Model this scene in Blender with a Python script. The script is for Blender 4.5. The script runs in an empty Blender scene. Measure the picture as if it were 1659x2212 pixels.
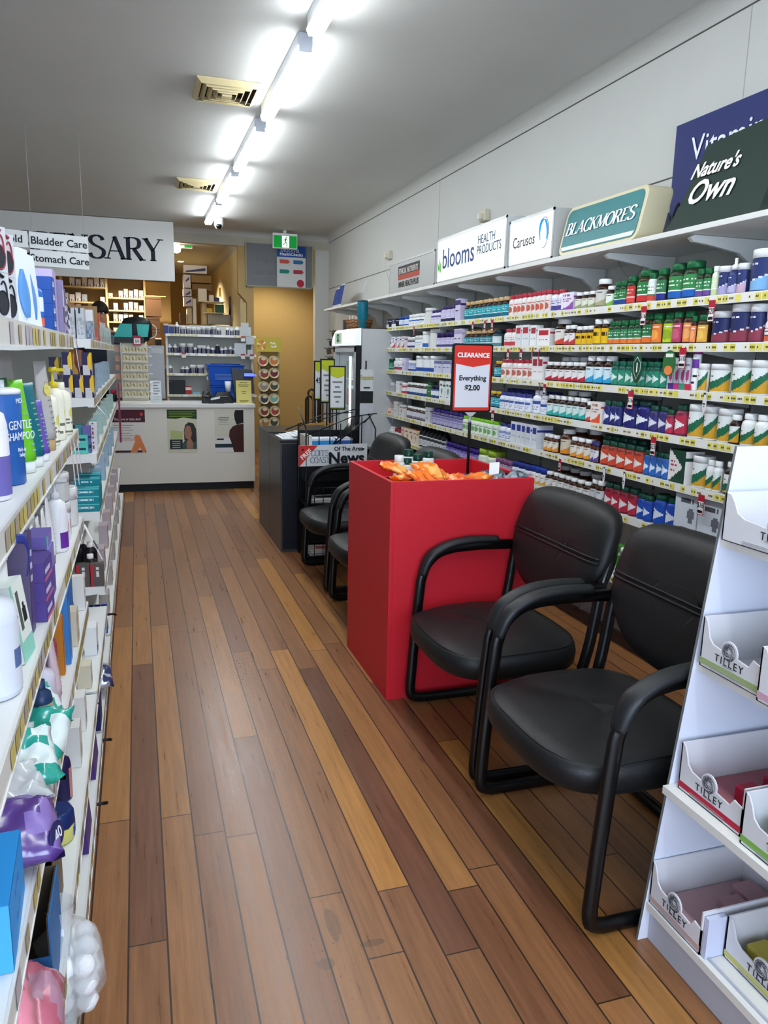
import bpy, bmesh, math, random
from mathutils import Vector as V, Matrix
random.seed(7)
sc = bpy.context.scene
COL = sc.collection
PI = math.pi
# ---------------------------------------------------------------- camera measurements
F, CX, CY, H = 1661.0, 829.5, 1106.0, 1.5
AY = V((294-CX, 760-CY, F)).normalized()
AX = V((6150-CX, 885-CY, F)); AX = (AX-AX.dot(AY)*AY).normalized()
AZ = AX.cross(AY)
def ray(u, v):
    d = V((u-CX, v-CY, F)); return V((d.dot(AX), d.dot(AY), d.dot(AZ)))
def onx(u, v, x): d = ray(u, v); return V((0, 0, H))+d*(x/d.x)
def ony(u, v, y): d = ray(u, v); return V((0, 0, H))+d*(y/d.y)
def onz(u, v, z): d = ray(u, v); return V((0, 0, H))+d*((z-H)/d.z)
def proj(x, y, z):
    c = x*AX+y*AY+(z-H)*AZ; return CX+F*c.x/c.z, CY+F*c.y/c.z
cam = bpy.data.cameras.new('camera'); camo = bpy.data.objects.new('camera', cam); COL.objects.link(camo)
r = V((AX.x, AY.x, AZ.x)); dn = V((AX.y, AY.y, AZ.y)); fw = V((AX.z, AY.z, AZ.z))
m = Matrix((r, -dn, -fw)).transposed().to_4x4(); m.translation = V((0, 0, H)); camo.matrix_world = m
cam.sensor_fit = 'VERTICAL'; cam.sensor_height = 36; cam.lens = 36*F/2212; cam.clip_start = .02
sc.camera = camo
# ---------------------------------------------------------------- materials
MATS = {}
def lin(h):
    c = [int(h[i:i+2], 16)/255 for i in (0, 2, 4)]
    return tuple((x/12.92 if x <= .04045 else ((x+.055)/1.055)**2.4) for x in c)+(1,)
def M(hexc, rough=.5, metal=0, emit=0, alpha=1, trans=0, noise=0, bump=0, nscale=30, coat=0, spec=.22):
    key = (hexc, rough, metal, emit, alpha, trans, noise, bump, nscale, coat, spec)
    if key in MATS: return MATS[key]
    m = bpy.data.materials.new('mat_'+hexc); m.use_nodes = True; nt = m.node_tree; b = nt.nodes['Principled BSDF']
    c = lin(hexc); b.inputs['Base Color'].default_value = c; b.inputs['Roughness'].default_value = rough
    b.inputs['Metallic'].default_value = metal; b.inputs['Coat Weight'].default_value = coat
    b.inputs['Specular IOR Level'].default_value = spec
    if alpha < 1: b.inputs['Alpha'].default_value = alpha
    if trans: b.inputs['Transmission Weight'].default_value = trans; b.inputs['IOR'].default_value = 1.15
    if emit: b.inputs['Emission Color'].default_value = c; b.inputs['Emission Strength'].default_value = emit
    if noise or bump:
        tc = nt.nodes.new('ShaderNodeTexCoord'); n = nt.nodes.new('ShaderNodeTexNoise'); n.inputs['Scale'].default_value = nscale
        n.inputs['Detail'].default_value = 4; nt.links.new(tc.outputs['Object'], n.inputs['Vector'])
        if noise:
            hv = nt.nodes.new('ShaderNodeMixRGB'); hv.blend_type = 'MULTIPLY'; hv.inputs[0].default_value = 1
            rm = nt.nodes.new('ShaderNodeMapRange'); rm.inputs[3].default_value = 1-noise; rm.inputs[4].default_value = 1+noise*.3
            nt.links.new(n.outputs['Fac'], rm.inputs[0]); hv.inputs[1].default_value = c
            nt.links.new(rm.outputs[0], hv.inputs[2]); nt.links.new(hv.outputs[0], b.inputs['Base Color'])
        if bump:
            bp = nt.nodes.new('ShaderNodeBump'); bp.inputs['Strength'].default_value = bump; bp.inputs['Distance'].default_value = .004
            nt.links.new(n.outputs['Fac'], bp.inputs['Height']); nt.links.new(bp.outputs[0], b.inputs['Normal'])
    MATS[key] = m; return m
def mm(x): return M(x) if isinstance(x, str) else x
# ---------------------------------------------------------------- mesh builder
class MB:
    def __init__(s): s.bm = bmesh.new(); s.mats = []
    def mi(s, m):
        m = mm(m)
        if m not in s.mats: s.mats.append(m)
        return s.mats.index(m)
    def face(s, pts, m, smooth=False):
        f = s.bm.faces.new([s.bm.verts.new(p) for p in pts]); f.material_index = s.mi(m); f.smooth = smooth; return s
    def box(s, x0, x1, y0, y1, z0, z1, m, T=None):
        i = s.mi(m); v = [V((x, y, z)) for x in (x0, x1) for y in (y0, y1) for z in (z0, z1)]
        if T: v = [T @ p for p in v]
        v = [s.bm.verts.new(p) for p in v]
        for q in ((0, 1, 3, 2), (4, 6, 7, 5), (0, 4, 5, 1), (2, 3, 7, 6), (0, 2, 6, 4), (1, 5, 7, 3)):
            s.bm.faces.new([v[k] for k in q]).material_index = i
        return s
    def rings(s, rings, m, closed=True, cap=True, smooth=True):
        i = s.mi(m); R = [[s.bm.verts.new(p) for p in r] for r in rings]; n = len(R[0])
        for a, b in zip(R, R[1:]):
            for k in range(n if closed else n-1):
                f = s.bm.faces.new((a[k], a[(k+1) % n], b[(k+1) % n], b[k])); f.material_index = i; f.smooth = smooth
        if cap and closed:
            for q, rev in ((R[0], True), (R[-1], False)):
                f = s.bm.faces.new(q[::-1] if rev else q); f.material_index = i
        return s
    def lathe(s, prof, m, c=(0, 0, 0), seg=20, sx=1, sy=1, cap=True, axis='z'):
        rg = []
        for r, z in prof:
            ring = []
            for k in range(seg):
                a = 2*PI*k/seg; p = (r*math.cos(a)*sx, r*math.sin(a)*sy, z)
                if axis == 'x': p = (z, p[0], p[1])
                elif axis == 'y': p = (p[1], z, p[0])
                ring.append(V(c)+V(p))
            rg.append(ring)
        return s.rings(rg, m, cap=cap)
    def cyl(s, c, r, h, m, seg=16, axis='z'): return s.lathe([(r, 0), (r, h)], m, c, seg, axis=axis)
    def tube(s, pts, rad, m, seg=10, flat=1.0, cap=True, up=None):
        pts = [V(p) for p in pts]; rg = []; n = len(pts); ref = V(up) if up else None
        for i, p in enumerate(pts):
            t = (pts[min(i+1, n-1)]-pts[max(i-1, 0)]).normalized()
            if ref is None: ref = V((0, 0, 1)) if abs(t.z) < .9 else V((1, 0, 0))
            a = (ref-ref.dot(t)*t).normalized(); b = t.cross(a); ref = a if up is None else V(up)
            rr = rad[i] if isinstance(rad, (list, tuple)) else rad
            rg.append([p+a*rr*math.cos(2*PI*k/seg)+b*rr*flat*math.sin(2*PI*k/seg) for k in range(seg)])
        return s.rings(rg, m, cap=cap)
    def prism(s, poly, vec, m, m2=None, smooth=False):
        vec = V(vec); a = [V(p) for p in poly]; i = s.mi(m); j = s.mi(m2 or m)
        A = [s.bm.verts.new(p) for p in a]; B = [s.bm.verts.new(p+vec) for p in a]
        s.bm.faces.new(A).material_index = i; s.bm.faces.new(B[::-1]).material_index = j
        n = len(A)
        for k in range(n):
            f = s.bm.faces.new((A[k], B[k], B[(k+1) % n], A[(k+1) % n])); f.material_index = j; f.smooth = smooth
        return s
    def grid(s, fn, nu, nv, colf, smooth=True):
        vs = [[s.bm.verts.new(fn(a/nu, b/nv)) for b in range(nv+1)] for a in range(nu+1)]
        for a in range(nu):
            for b in range(nv):
                c = colf((a+.5)/nu, (b+.5)/nv)
                if c is None: continue
                f = s.bm.faces.new((vs[a][b], vs[a+1][b], vs[a+1][b+1], vs[a][b+1])); f.material_index = s.mi(c); f.smooth = smooth
        return s
    def mesh(s, name, bevel=0):
        bmesh.ops.remove_doubles(s.bm, verts=s.bm.verts, dist=1e-6)
        loose = [v for v in s.bm.verts if not v.link_faces]
        if loose: bmesh.ops.delete(s.bm, geom=loose, context='VERTS')
        if bevel: bmesh.ops.bevel(s.bm, geom=[e for e in s.bm.edges if len(e.link_faces) == 2 and e.calc_face_angle(0) > .6], offset=bevel, segments=2, affect='EDGES', profile=.5)
        bmesh.ops.recalc_face_normals(s.bm, faces=s.bm.faces)
        me = bpy.data.meshes.new(name); s.bm.to_mesh(me); s.bm.free()
        for q in s.mats: me.materials.append(q)
        return me
    def build(s, name, parent=None, bevel=0, world=True):
        o = bpy.data.objects.new(name, s.mesh(name, bevel)); COL.objects.link(o)
        if parent:
            o.parent = parent
            if world: o.matrix_parent_inverse = parent_world(parent).inverted()
        return o
def parent_world(p):
    return (parent_world(p.parent) @ p.matrix_parent_inverse @ p.matrix_basis) if p.parent else p.matrix_basis.copy()
SEEN = {}
def tag(o, label, cat, group=None):
    o['label'] = label; o['category'] = cat
    if group: o['group'] = group
    SEEN.setdefault(label, []).append(o.name); return o
def thing(name, label, cat, loc=(0, 0, 0), rz=0, group=None):
    o = bpy.data.objects.new(name, None); o.empty_display_size = .05; COL.objects.link(o)
    o.location = loc; o.rotation_euler = (0, 0, rz); tag(o, label, cat, group); return o
def struct(o): o['kind'] = 'structure'; return o
def dup(root, label, loc=None, rz=None, group=None):
    def cp(o, par):
        c = o.copy(); COL.objects.link(c); c.parent = par
        if par: c.matrix_parent_inverse = o.matrix_parent_inverse.copy()
        for ch in kids[o.name]: cp(ch, c)
        return c
    kids = {}
    def walk(o):
        kids[o.name] = list(o.children)
        for ch in o.children: walk(ch)
    walk(root)
    r = cp(root, None)
    if loc is not None: r.location = loc
    if rz is not None: r.rotation_euler = (0, 0, rz)
    tag(r, label, root['category'], group or root.get('group')); return r
def text(s, size, loc, right, up, mat, parent=None, align='CENTER', name='lettering', bold=0, sx=1, shear=0, spacing=1, thick=.0006):
    cu = bpy.data.curves.new('t', 'FONT'); cu.body = s; cu.size = size; cu.align_x = align; cu.align_y = 'CENTER'
    cu.offset = bold; cu.shear = shear; cu.space_character = spacing; cu.resolution_u = 3; cu.extrude = thick/2
    t = bpy.data.objects.new('t', cu); COL.objects.link(t); bpy.context.view_layer.update()
    me = bpy.data.meshes.new_from_object(t.evaluated_get(bpy.context.evaluated_depsgraph_get()))
    bpy.data.objects.remove(t); bpy.data.curves.remove(cu)
    R = V(right).normalized(); U = V(up).normalized(); N = R.cross(U)
    T = Matrix((R*sx, U, N)).transposed().to_4x4(); T.translation = V(loc)+N*thick; me.transform(T)
    me.materials.clear(); me.materials.append(mm(mat))
    for p in me.polygons: p.material_index = 0
    o = bpy.data.objects.new(name, me); COL.objects.link(o)
    if parent: o.parent = parent; o.matrix_parent_inverse = parent_world(parent).inverted()
    return o
def crv(pts, n=6):
    P = [V(p) for p in pts]; out = []
    for i in range(len(P)-1):
        p0 = P[max(i-1, 0)]; p1 = P[i]; p2 = P[i+1]; p3 = P[min(i+2, len(P)-1)]
        for k in range(n):
            t = k/n; out.append(.5*((2*p1)+(p2-p0)*t+(2*p0-5*p1+4*p2-p3)*t*t+(3*p1-p0-3*p2+p3)*t**3))
    return out+[P[-1]]
# letters drawn as thick and thin strokes with serifs: (strokes, serifs at (x,y), advance)
GL = {
 'S': ([('c', [(.56, .8), (.5, .93), (.33, 1), (.13, .93), (.08, .76), (.2, .6), (.42, .48), (.58, .33), (.53, .1), (.33, 0), (.12, .06), (.04, .22)])], [], .66),
 'A': ([('l', [(.06, 0), (.36, 1)]), ('L', [(.36, 1), (.7, 0)]), ('l', [(.17, .36), (.56, .36)])], [(.06, 0), (.7, 0)], .78),
 'R': ([('L', [(.12, 0), (.12, 1)]), ('c', [(.12, .99), (.4, .98), (.55, .87), (.55, .66), (.42, .53), (.14, .51)]), ('L', [(.34, .51), (.66, 0)])], [(.12, 0), (.68, 0), (.08, 1)], .76),
 'Y': ([('L', [(.06, 1), (.36, .46)]), ('l', [(.66, 1), (.36, .46)]), ('L', [(.36, .48), (.36, 0)])], [(.06, 1), (.66, 1), (.36, 0)], .72),
 'D': ([('L', [(.12, 0), (.12, 1)]), ('c', [(.12, 1), (.45, .95), (.66, .72), (.66, .28), (.45, .05), (.12, 0)])], [(.08, 0), (.08, 1)], .8),
 'I': ([('L', [(.15, 0), (.15, 1)])], [(.15, 0), (.15, 1)], .34),
 'P': ([('L', [(.12, 0), (.12, 1)]), ('c', [(.12, .99), (.4, .98), (.55, .87), (.55, .62), (.42, .5), (.14, .48)])], [(.12, 0), (.08, 1)], .64),
 'E': ([('L', [(.12, 0), (.12, 1)]), ('l', [(.12, .98), (.55, .98)]), ('l', [(.12, .5), (.44, .5)]), ('l', [(.12, .02), (.56, .02)]), ('l', [(.55, 1), (.55, .82)]), ('l', [(.56, 0), (.56, .2)])], [(.08, 0), (.08, 1)], .66),
 'N': ([('l', [(.12, 0), (.12, 1)]), ('L', [(.12, 1), (.64, 0)]), ('l', [(.64, 0), (.64, 1)])], [(.12, 0), (.08, 1), (.64, 1)], .78),
 'B': ([('L', [(.12, 0), (.12, 1)]), ('c', [(.12, .99), (.4, .97), (.5, .78), (.4, .56), (.14, .53)]), ('c', [(.14, .53), (.48, .5), (.58, .27), (.46, .04), (.12, .01)])], [(.08, 0), (.08, 1)], .66),
 'L': ([('L', [(.12, 0), (.12, 1)]), ('l', [(.12, .02), (.54, .02)]), ('l', [(.55, 0), (.55, .2)])], [(.12, 1), (.08, 0)], .6),
 'C': ([('c', [(.64, .78), (.56, .94), (.38, 1), (.14, .84), (.05, .5), (.14, .16), (.38, 0), (.58, .07), (.66, .24)])], [], .72),
 'K': ([('L', [(.12, 0), (.12, 1)]), ('l', [(.6, 1), (.14, .45)]), ('L', [(.28, .58), (.66, 0)])], [(.12, 0), (.12, 1), (.6, 1), (.66, 0)], .74),
 'M': ([('l', [(.1, 0), (.12, 1)]), ('L', [(.12, 1), (.42, .08)]), ('l', [(.42, .08), (.74, 1)]), ('L', [(.74, 1), (.76, 0)])], [(.1, 0), (.76, 0), (.08, 1), (.78, 1)], .9),
 'O': ([('c', [(.38, 1), (.12, .83), (.05, .5), (.12, .17), (.38, 0), (.64, .17), (.71, .5), (.64, .83), (.38, 1)])], [], .78),
 'F': ([('L', [(.12, 0), (.12, 1)]), ('l', [(.12, .98), (.52, .98)]), ('l', [(.12, .5), (.42, .5)]), ('l', [(.52, 1), (.52, .82)])], [(.12, 0), (.08, 1)], .58),
 'T': ([('L', [(.34, 0), (.34, 1)]), ('l', [(.04, .98), (.64, .98)]), ('l', [(.05, 1), (.05, .84)]), ('l', [(.63, 1), (.63, .84)])], [(.34, 0)], .7),
 ' ': ([], [], .4)}
def serif_text(s, h, loc, right, up, mat, parent, thick=.15, thin=.05, shear=0, squeeze=1.0, name='lettering', center=False, depth=.001):
    R = V(right).normalized(); U = V(up).normalized(); N = R.cross(U); mb = MB(); x = 0
    W = sum(GL[c][2] for c in s)*squeeze
    if center: x = -W/2
    def P(a, b): return V(loc)+R*((a*squeeze+x+shear*b)*h)+U*(b*h)
    for ch in s:
        st, se, adv = GL[ch]
        for typ, pts in st:
            pp = [(p.x, p.y) for p in crv([(a, b, 0) for a, b in pts], 5)] if typ == 'c' else pts
            L = []; Rr = []
            for i, (a, b) in enumerate(pp):
                q0 = pp[max(i-1, 0)]; q1 = pp[min(i+1, len(pp)-1)]; dx, dy = q1[0]-q0[0], q1[1]-q0[1]; l = math.hypot(dx, dy) or 1
                w = thin+(thick-thin)*abs(dy)/l if typ == 'c' else (thick if typ == 'L' else thin)
                L.append(P(a-dy/l*w/2/squeeze**0, b+dx/l*w/2)); Rr.append(P(a+dy/l*w/2, b-dx/l*w/2))
            for i in range(len(pp)-1): mb.prism([L[i]+N*depth, L[i+1]+N*depth, Rr[i+1]+N*depth, Rr[i]+N*depth], -N*depth*.6, mat)
        for a, b in se:
            y0 = b if b == 0 else b-thin
            mb.prism([P(a-.13, y0)+N*depth, P(a+.13, y0)+N*depth, P(a+.13, y0+thin)+N*depth, P(a-.13, y0+thin)+N*depth], -N*depth*.6, mat)
        x += adv*squeeze
    return mb.build(name, parent)
ORD = ['first', 'second', 'third', 'fourth', 'fifth', 'sixth', 'seventh', 'eighth', 'ninth', 'tenth', 'eleventh', 'twelfth', 'thirteenth', 'fourteenth']
NUM = ['zero', 'one', 'two', 'three', 'four', 'five', 'six', 'seven', 'eight', 'nine', 'ten', 'eleven', 'twelve', 'thirteen', 'fourteen']
# ================================================================ ROOM
XW, YB, ZC = 2.56, 10.7, 3.08           # right wall, back bulkhead, ceiling
WALL = M('c9cac5', .7, noise=.05, nscale=3); CEIL = M('c4c5c1', .75, noise=.06, nscale=2)
WHITE = M('e6e7e4', .45); TAN = M('a58c5c', .75, noise=.12, nscale=25); CREAM = M('d6c698', .7, noise=.08, nscale=8)
def floor_mat():
    m = bpy.data.materials.new('mat_floorboards'); m.use_nodes = True; nt = m.node_tree; N = nt.nodes; Lk = nt.links.new; b = N['Principled BSDF']
    def node(t, **k):
        n = N.new(t)
        for a, v in k.items(): setattr(n, a, v)
        return n
    def math_(op, a, b_=None, c=None):
        n = node('ShaderNodeMath', operation=op)
        for i, q in enumerate((a, b_, c)):
            if q is None: continue
            if isinstance(q, (int, float)): n.inputs[i].default_value = q
            else: Lk(q, n.inputs[i])
        return n.outputs[0]
    tc = node('ShaderNodeTexCoord'); sp = node('ShaderNodeSeparateXYZ'); Lk(tc.outputs['Object'], sp.inputs[0])
    px = math_('DIVIDE', math_('ADD', sp.outputs[0], .0797+.967), .0967); idx = math_('FLOOR', px); fx = math_('FRACT', px)
    wn = node('ShaderNodeTexWhiteNoise', noise_dimensions='1D'); Lk(idx, wn.inputs['W'])
    py = math_('ADD', math_('DIVIDE', sp.outputs[1], 1.9), math_('MULTIPLY', wn.outputs['Value'], 7.3)); iy = math_('FLOOR', py); fy = math_('FRACT', py)
    cmb = node('ShaderNodeCombineXYZ'); Lk(idx, cmb.inputs[0]); Lk(iy, cmb.inputs[1])
    w2 = node('ShaderNodeTexWhiteNoise', noise_dimensions='2D'); Lk(cmb.outputs[0], w2.inputs['Vector'])
    ramp = node('ShaderNodeValToRGB'); Lk(w2.outputs['Value'], ramp.inputs[0]); e = ramp.color_ramp.elements
    e[0].position = 0; e[0].color = lin('6f4630'); e[1].position = 1; e[1].color = lin('b57d3c')
    for p, c in ((.12, '825535'), (.5, '8d5f3b'), (.8, '98673d'), (.94, 'a4723f')): q = e.new(p); q.color = lin(c)
    # grain
    mp = node('ShaderNodeMapping'); Lk(tc.outputs['Object'], mp.inputs[0]); mp.inputs['Scale'].default_value = (60, 3, 1)
    off = node('ShaderNodeVectorMath', operation='ADD'); Lk(mp.outputs[0], off.inputs[0]); s2 = node('ShaderNodeVectorMath', operation='SCALE'); Lk(w2.outputs['Color'], s2.inputs[0]); s2.inputs['Scale'].default_value = 40; Lk(s2.outputs[0], off.inputs[1])
    gn = node('ShaderNodeTexNoise'); gn.inputs['Scale'].default_value = 1; gn.inputs['Detail'].default_value = 6; gn.inputs['Roughness'].default_value = .65; Lk(off.outputs[0], gn.inputs['Vector'])
    gr = node('ShaderNodeMapRange'); Lk(gn.outputs['Fac'], gr.inputs[0]); gr.inputs[1].default_value = .3; gr.inputs[2].default_value = .7; gr.inputs[3].default_value = .68; gr.inputs[4].default_value = 1.12
    mx = node('ShaderNodeMixRGB', blend_type='MULTIPLY'); mx.inputs[0].default_value = 1; Lk(ramp.outputs[0], mx.inputs[1]); Lk(gr.outputs[0], mx.inputs[2])
    # worn specks down the aisle
    sn = node('ShaderNodeTexNoise'); mp2 = node('ShaderNodeMapping'); mp2.inputs['Scale'].default_value = (130, 60, 1); Lk(tc.outputs['Object'], mp2.inputs[0]); Lk(mp2.outputs[0], sn.inputs['Vector']); sn.inputs['Scale'].default_value = 1
    big = node('ShaderNodeTexNoise'); big.inputs['Scale'].default_value = 1.6; Lk(tc.outputs['Object'], big.inputs['Vector'])
    dx = math_('ABSOLUTE', math_('SUBTRACT', sp.outputs[0], .42)); aisle = math_('MAXIMUM', math_('SUBTRACT', 1, math_('MULTIPLY', dx, 3.0)), 0)
    thr = math_('SUBTRACT', .86, math_('MULTIPLY', math_('MULTIPLY', aisle, big.outputs['Fac']), .42))
    sp2 = math_('GREATER_THAN', sn.outputs['Fac'], thr)
    m2 = node('ShaderNodeMixRGB'); Lk(math_('MULTIPLY', sp2, .75), m2.inputs[0]); Lk(mx.outputs[0], m2.inputs[1]); m2.inputs[2].default_value = lin('33241a')
    # dark stain patches
    st = None
    for (sx, sy, rx, ry) in ((.442, 1.76, .024, .085), (.528, 1.665, .045, .016), (.395, 1.63, .03, .03), (.579, 2.517, .012, .012)):
        ax = math_('DIVIDE', math_('SUBTRACT', sp.outputs[0], sx), rx); ay = math_('DIVIDE', math_('SUBTRACT', sp.outputs[1], sy), ry)
        d = math_('ADD', math_('ADD', math_('MULTIPLY', ax, ax), math_('MULTIPLY', ay, ay)), math_('MULTIPLY', gn.outputs['Fac'], .9)); v = math_('LESS_THAN', d, 1.0)
        st = v if st is None else math_('MAXIMUM', st, v)
    m3 = node('ShaderNodeMixRGB'); Lk(math_('MULTIPLY', st, .45), m3.inputs[0]); Lk(m2.outputs[0], m3.inputs[1]); m3.inputs[2].default_value = lin('4a3a2c')
    # gaps
    ex = math_('MINIMUM', fx, math_('SUBTRACT', 1, fx)); gx = math_('LESS_THAN', ex, .024)
    ey = math_('MINIMUM', fy, math_('SUBTRACT', 1, fy)); gy = math_('LESS_THAN', ey, .0011)
    gap = math_('MAXIMUM', gx, gy)
    m4 = node('ShaderNodeMixRGB'); Lk(math_('MULTIPLY', gap, .93), m4.inputs[0]); Lk(m3.outputs[0], m4.inputs[1]); m4.inputs[2].default_value = lin('1d120b')
    Lk(m4.outputs[0], b.inputs['Base Color'])
    rr = node('ShaderNodeMapRange'); Lk(gn.outputs['Fac'], rr.inputs[0]); rr.inputs[3].default_value = .20; rr.inputs[4].default_value = .42; Lk(rr.outputs[0], b.inputs['Roughness'])
    bp = node('ShaderNodeBump'); bp.inputs['Strength'].default_value = .35; bp.inputs['Distance'].default_value = .002
    hh = math_('SUBTRACT', math_('MULTIPLY', gn.outputs['Fac'], .35), math_('ADD', gap, math_('MULTIPLY', sp2, .3))); Lk(hh, bp.inputs['Height']); Lk(bp.outputs[0], b.inputs['Normal'])
    return m
struct(MB().box(-3.2, 3.2, -2, 16.2, -.06, 0, floor_mat()).build('floor'))
struct(MB().box(-3.2, XW+.2, -2, YB+.15, ZC, ZC+.1, CEIL).build('ceiling'))
# right wall made of sheeted panels with dark joint lines
mb = MB(); mb.box(XW, XW+.1, -2, YB+.2, 0, ZC, WALL)
struct(mb.build('wall_right'))
mb = MB(); J = M('55544f', .8); zs1 = 3.008; zs2 = onx(706, 626, XW).z
mb.box(XW-.003, XW-.0005, -1.9, YB-.01, zs1-.006, zs1+.001, J); mb.box(XW-.002, XW-.0005, -1.9, YB-.01, zs2-.004, zs2+.003, J)
mb.box(XW-.002, XW-.0005, 6.6, 6.604, zs2, zs1, M('a3a39d', .8)); mb.box(XW-.002, XW-.0005, 3.0, 3.004, zs2, zs1, M('b0b0aa', .8))
struct(mb.build('trim_1'))
def cornice(name, a, b, inward):
    a, b, inn = V(a), V(b), V(inward); prof = []
    for k in range(9):
        t = PI/2*k/8; prof.append((0, 0))  # cove from ceiling out-edge to wall
    def ring(p): return [p+inn*(.10-.10*math.sin(PI/2*k/8)*1.0)+V((0, 0, -.066*(1-math.cos(PI/2*k/8)))) for k in range(9)]
    mb = MB(); ra = [a+V((0, 0, 0))]+ring(a); rb = [b]+ring(b); mb.rings([ra+[a+V((0, 0, -.066))], rb+[b+V((0, 0, -.066))]], M('bdbeb9', .6), closed=True, cap=True, smooth=False)
    return struct(mb.build(name))
cornice('trim_2', (XW, -1.9, ZC-.001), (XW, YB, ZC-.001), (-1, 0, 0))
cornice('trim_3', (-2.95, YB, ZC-.001), (XW, YB, ZC-.001), (0, -1, 0))
struct(MB().box(-3.1, -3.0, -2, YB+.2, 0, ZC, WALL).build('wall_left'))
# bulkhead over the dispensary opening, white pier at right, post between the two openings
mb = MB(); zl = 2.90
mb.box(-3, XW, YB, YB+.12, zl, ZC, M('b7b4a4', .7))
mb.box(2.37, XW, YB, YB+.12, 0, zl, WALL)
mb.box(-3, -2.0, YB, YB+.12, 0, zl, WALL)
struct(mb.build('wall_back'))
mb = MB(); PC = M('b79c69', .7)
mb.prism([(1.33, YB, 2.30), (1.44, YB, 2.18), (1.44, YB, 0), (1.53, YB, 0), (1.53, YB, zl), (1.33, YB, zl)], (0, .14, 0), PC)
struct(mb.build('wall_partition_post'))
mb = MB(); mb.box(1.37, 1.43, YB+.14, 15.8, 0, 2.97, CREAM); struct(mb.build('wall_partition'))
struct(MB().box(-3.2, 3.2, 15.8, 15.9, 0, 3.0, M('a88a58', .75, noise=.1, nscale=6)).build('wall_rear'))
struct(MB().box(-3.2, 3.2, YB+.12, 15.9, 2.97, 3.05, M('b5b0a4', .75)).build('ceiling_dispensary'))
struct(MB().box(-3.2, -3.1, YB+.1, 15.9, 0, 3.0, CREAM).build('wall_dispensary'))
struct(MB().box(1.43, 3.2, 12.4, 12.5, 0, 2.97, M('a98f5c', .7, noise=.12, nscale=40)).build('wall_corridor'))
struct(MB().box(2.75, 2.85, YB+.12, 12.4, 0, 2.97, TAN).build('wall_corridor_side'))
cornice('trim_4', (1.37, YB+.16, 2.969), (1.37, 15.79, 2.969), (-1, 0, 0))
# shop front behind the camera, with the big window the daylight comes through
mb = MB()
mb.box(-3.1, XW+.1, -2.0, -1.9, 0, .35, WALL); mb.box(-3.1, XW+.1, -2.0, -1.9, 2.75, ZC, WALL)
mb.box(-3.1, -2.7, -2.0, -1.9, .35, 2.75, WALL); mb.box(2.3, XW+.1, -2.0, -1.9, .35, 2.75, WALL)
struct(mb.build('wall_front'))
mb = MB(); AL = M('8d8f90', .4, .8)
for x in (-2.7, -1.1, .5, 2.24): mb.box(x, x+.06, -1.98, -1.92, .35, 2.75, AL)
for z in (.35, 2.69): mb.box(-2.7, 2.3, -1.98, -1.92, z, z+.06, AL)
mb.box(-2.7, 2.3, -1.953, -1.947, .36, 2.74, M('ffffff', .02, trans=1, spec=.2)); struct(mb.build('window_1'))
# small ceiling-height oddments on the right wall
def power_point(px, py):
    p = onx(px, py, XW-.02); t = thing('power_point', '', 'power point', p)
    MB().box(p.x-.02, p.x+.019, p.y-.06, p.y+.06, p.z-.04, p.z+.04, M('cfc9b4', .5)).build('plate', t, bevel=.004)
    MB().box(p.x-.05, p.x-.02, p.y-.02, p.y+.02, p.z-.03, p.z+.015, M('dcd8c8', .5)).build('plug', t, bevel=.004)
    MB().tube(crv([(p.x-.04, p.y, p.z-.02), (p.x-.05, p.y-.05, p.z-.12), (p.x-.02, p.y-.1, p.z-.3)]), .003, M('cfcbbd')).build('cable', t)
    return t
tag(power_point(840, 551), 'cream power point with plug above the left grey lightbox sign', 'power point')
tag(power_point(1046, 466), 'cream power point with plug above the wide green-white lightbox sign', 'power point')
# ================================================================ CEILING LIGHTS
LAMP = M('f4faff', .5, emit=22); HOUS = M('cfd6e0', .4)
def batten():
    t = thing('ceiling_light', '', 'ceiling light', (0, 0, 0))
    MB().box(-.034, .034, 0, .01, -.09, 0, HOUS).box(-.034, .034, 1.23, 1.24, -.09, 0, HOUS).box(-.038, .038, .01, 1.23, -.062, 0, M('eef2f6', .35)).build('housing', t, bevel=.004)
    mb = MB(); rg = []
    for y in (.012, 1.228):
        rg.append([V((-.038, y, -.062)), V((-.041, y, -.066)), V((-.041, y, -.071)), V((-.03, y, -.095)), V((.03, y, -.095)), V((.041, y, -.072)), V((.041, y, -.064)), V((.038, y, -.062))])
    mb.rings(rg, LAMP, closed=True, smooth=False).build('diffuser', t); return t
b0 = batten(); xl = .87; first = True
lab = ['batten light nearest the camera, its near end out of frame', 'batten light beside the larger square ceiling vent, second from camera', 'middle batten light between the two ceiling vents', 'batten light beside the farther ceiling vent', 'farthest batten light, ending next to the security camera']
for k, (y, l) in enumerate(zip((2.72, 4.16, 5.66, 7.1, 8.5), lab)):
    l = 'white LED '+l
    if k == 0: b0.location = (xl, y, ZC); tag(b0, l, 'ceiling light', 'ceiling batten lights in one row')
    else: dup(b0, l, (xl, y, ZC))
for y in (1.25, -.25): dup(b0, 'white LED batten light behind the camera position', (xl, y, ZC))
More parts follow.
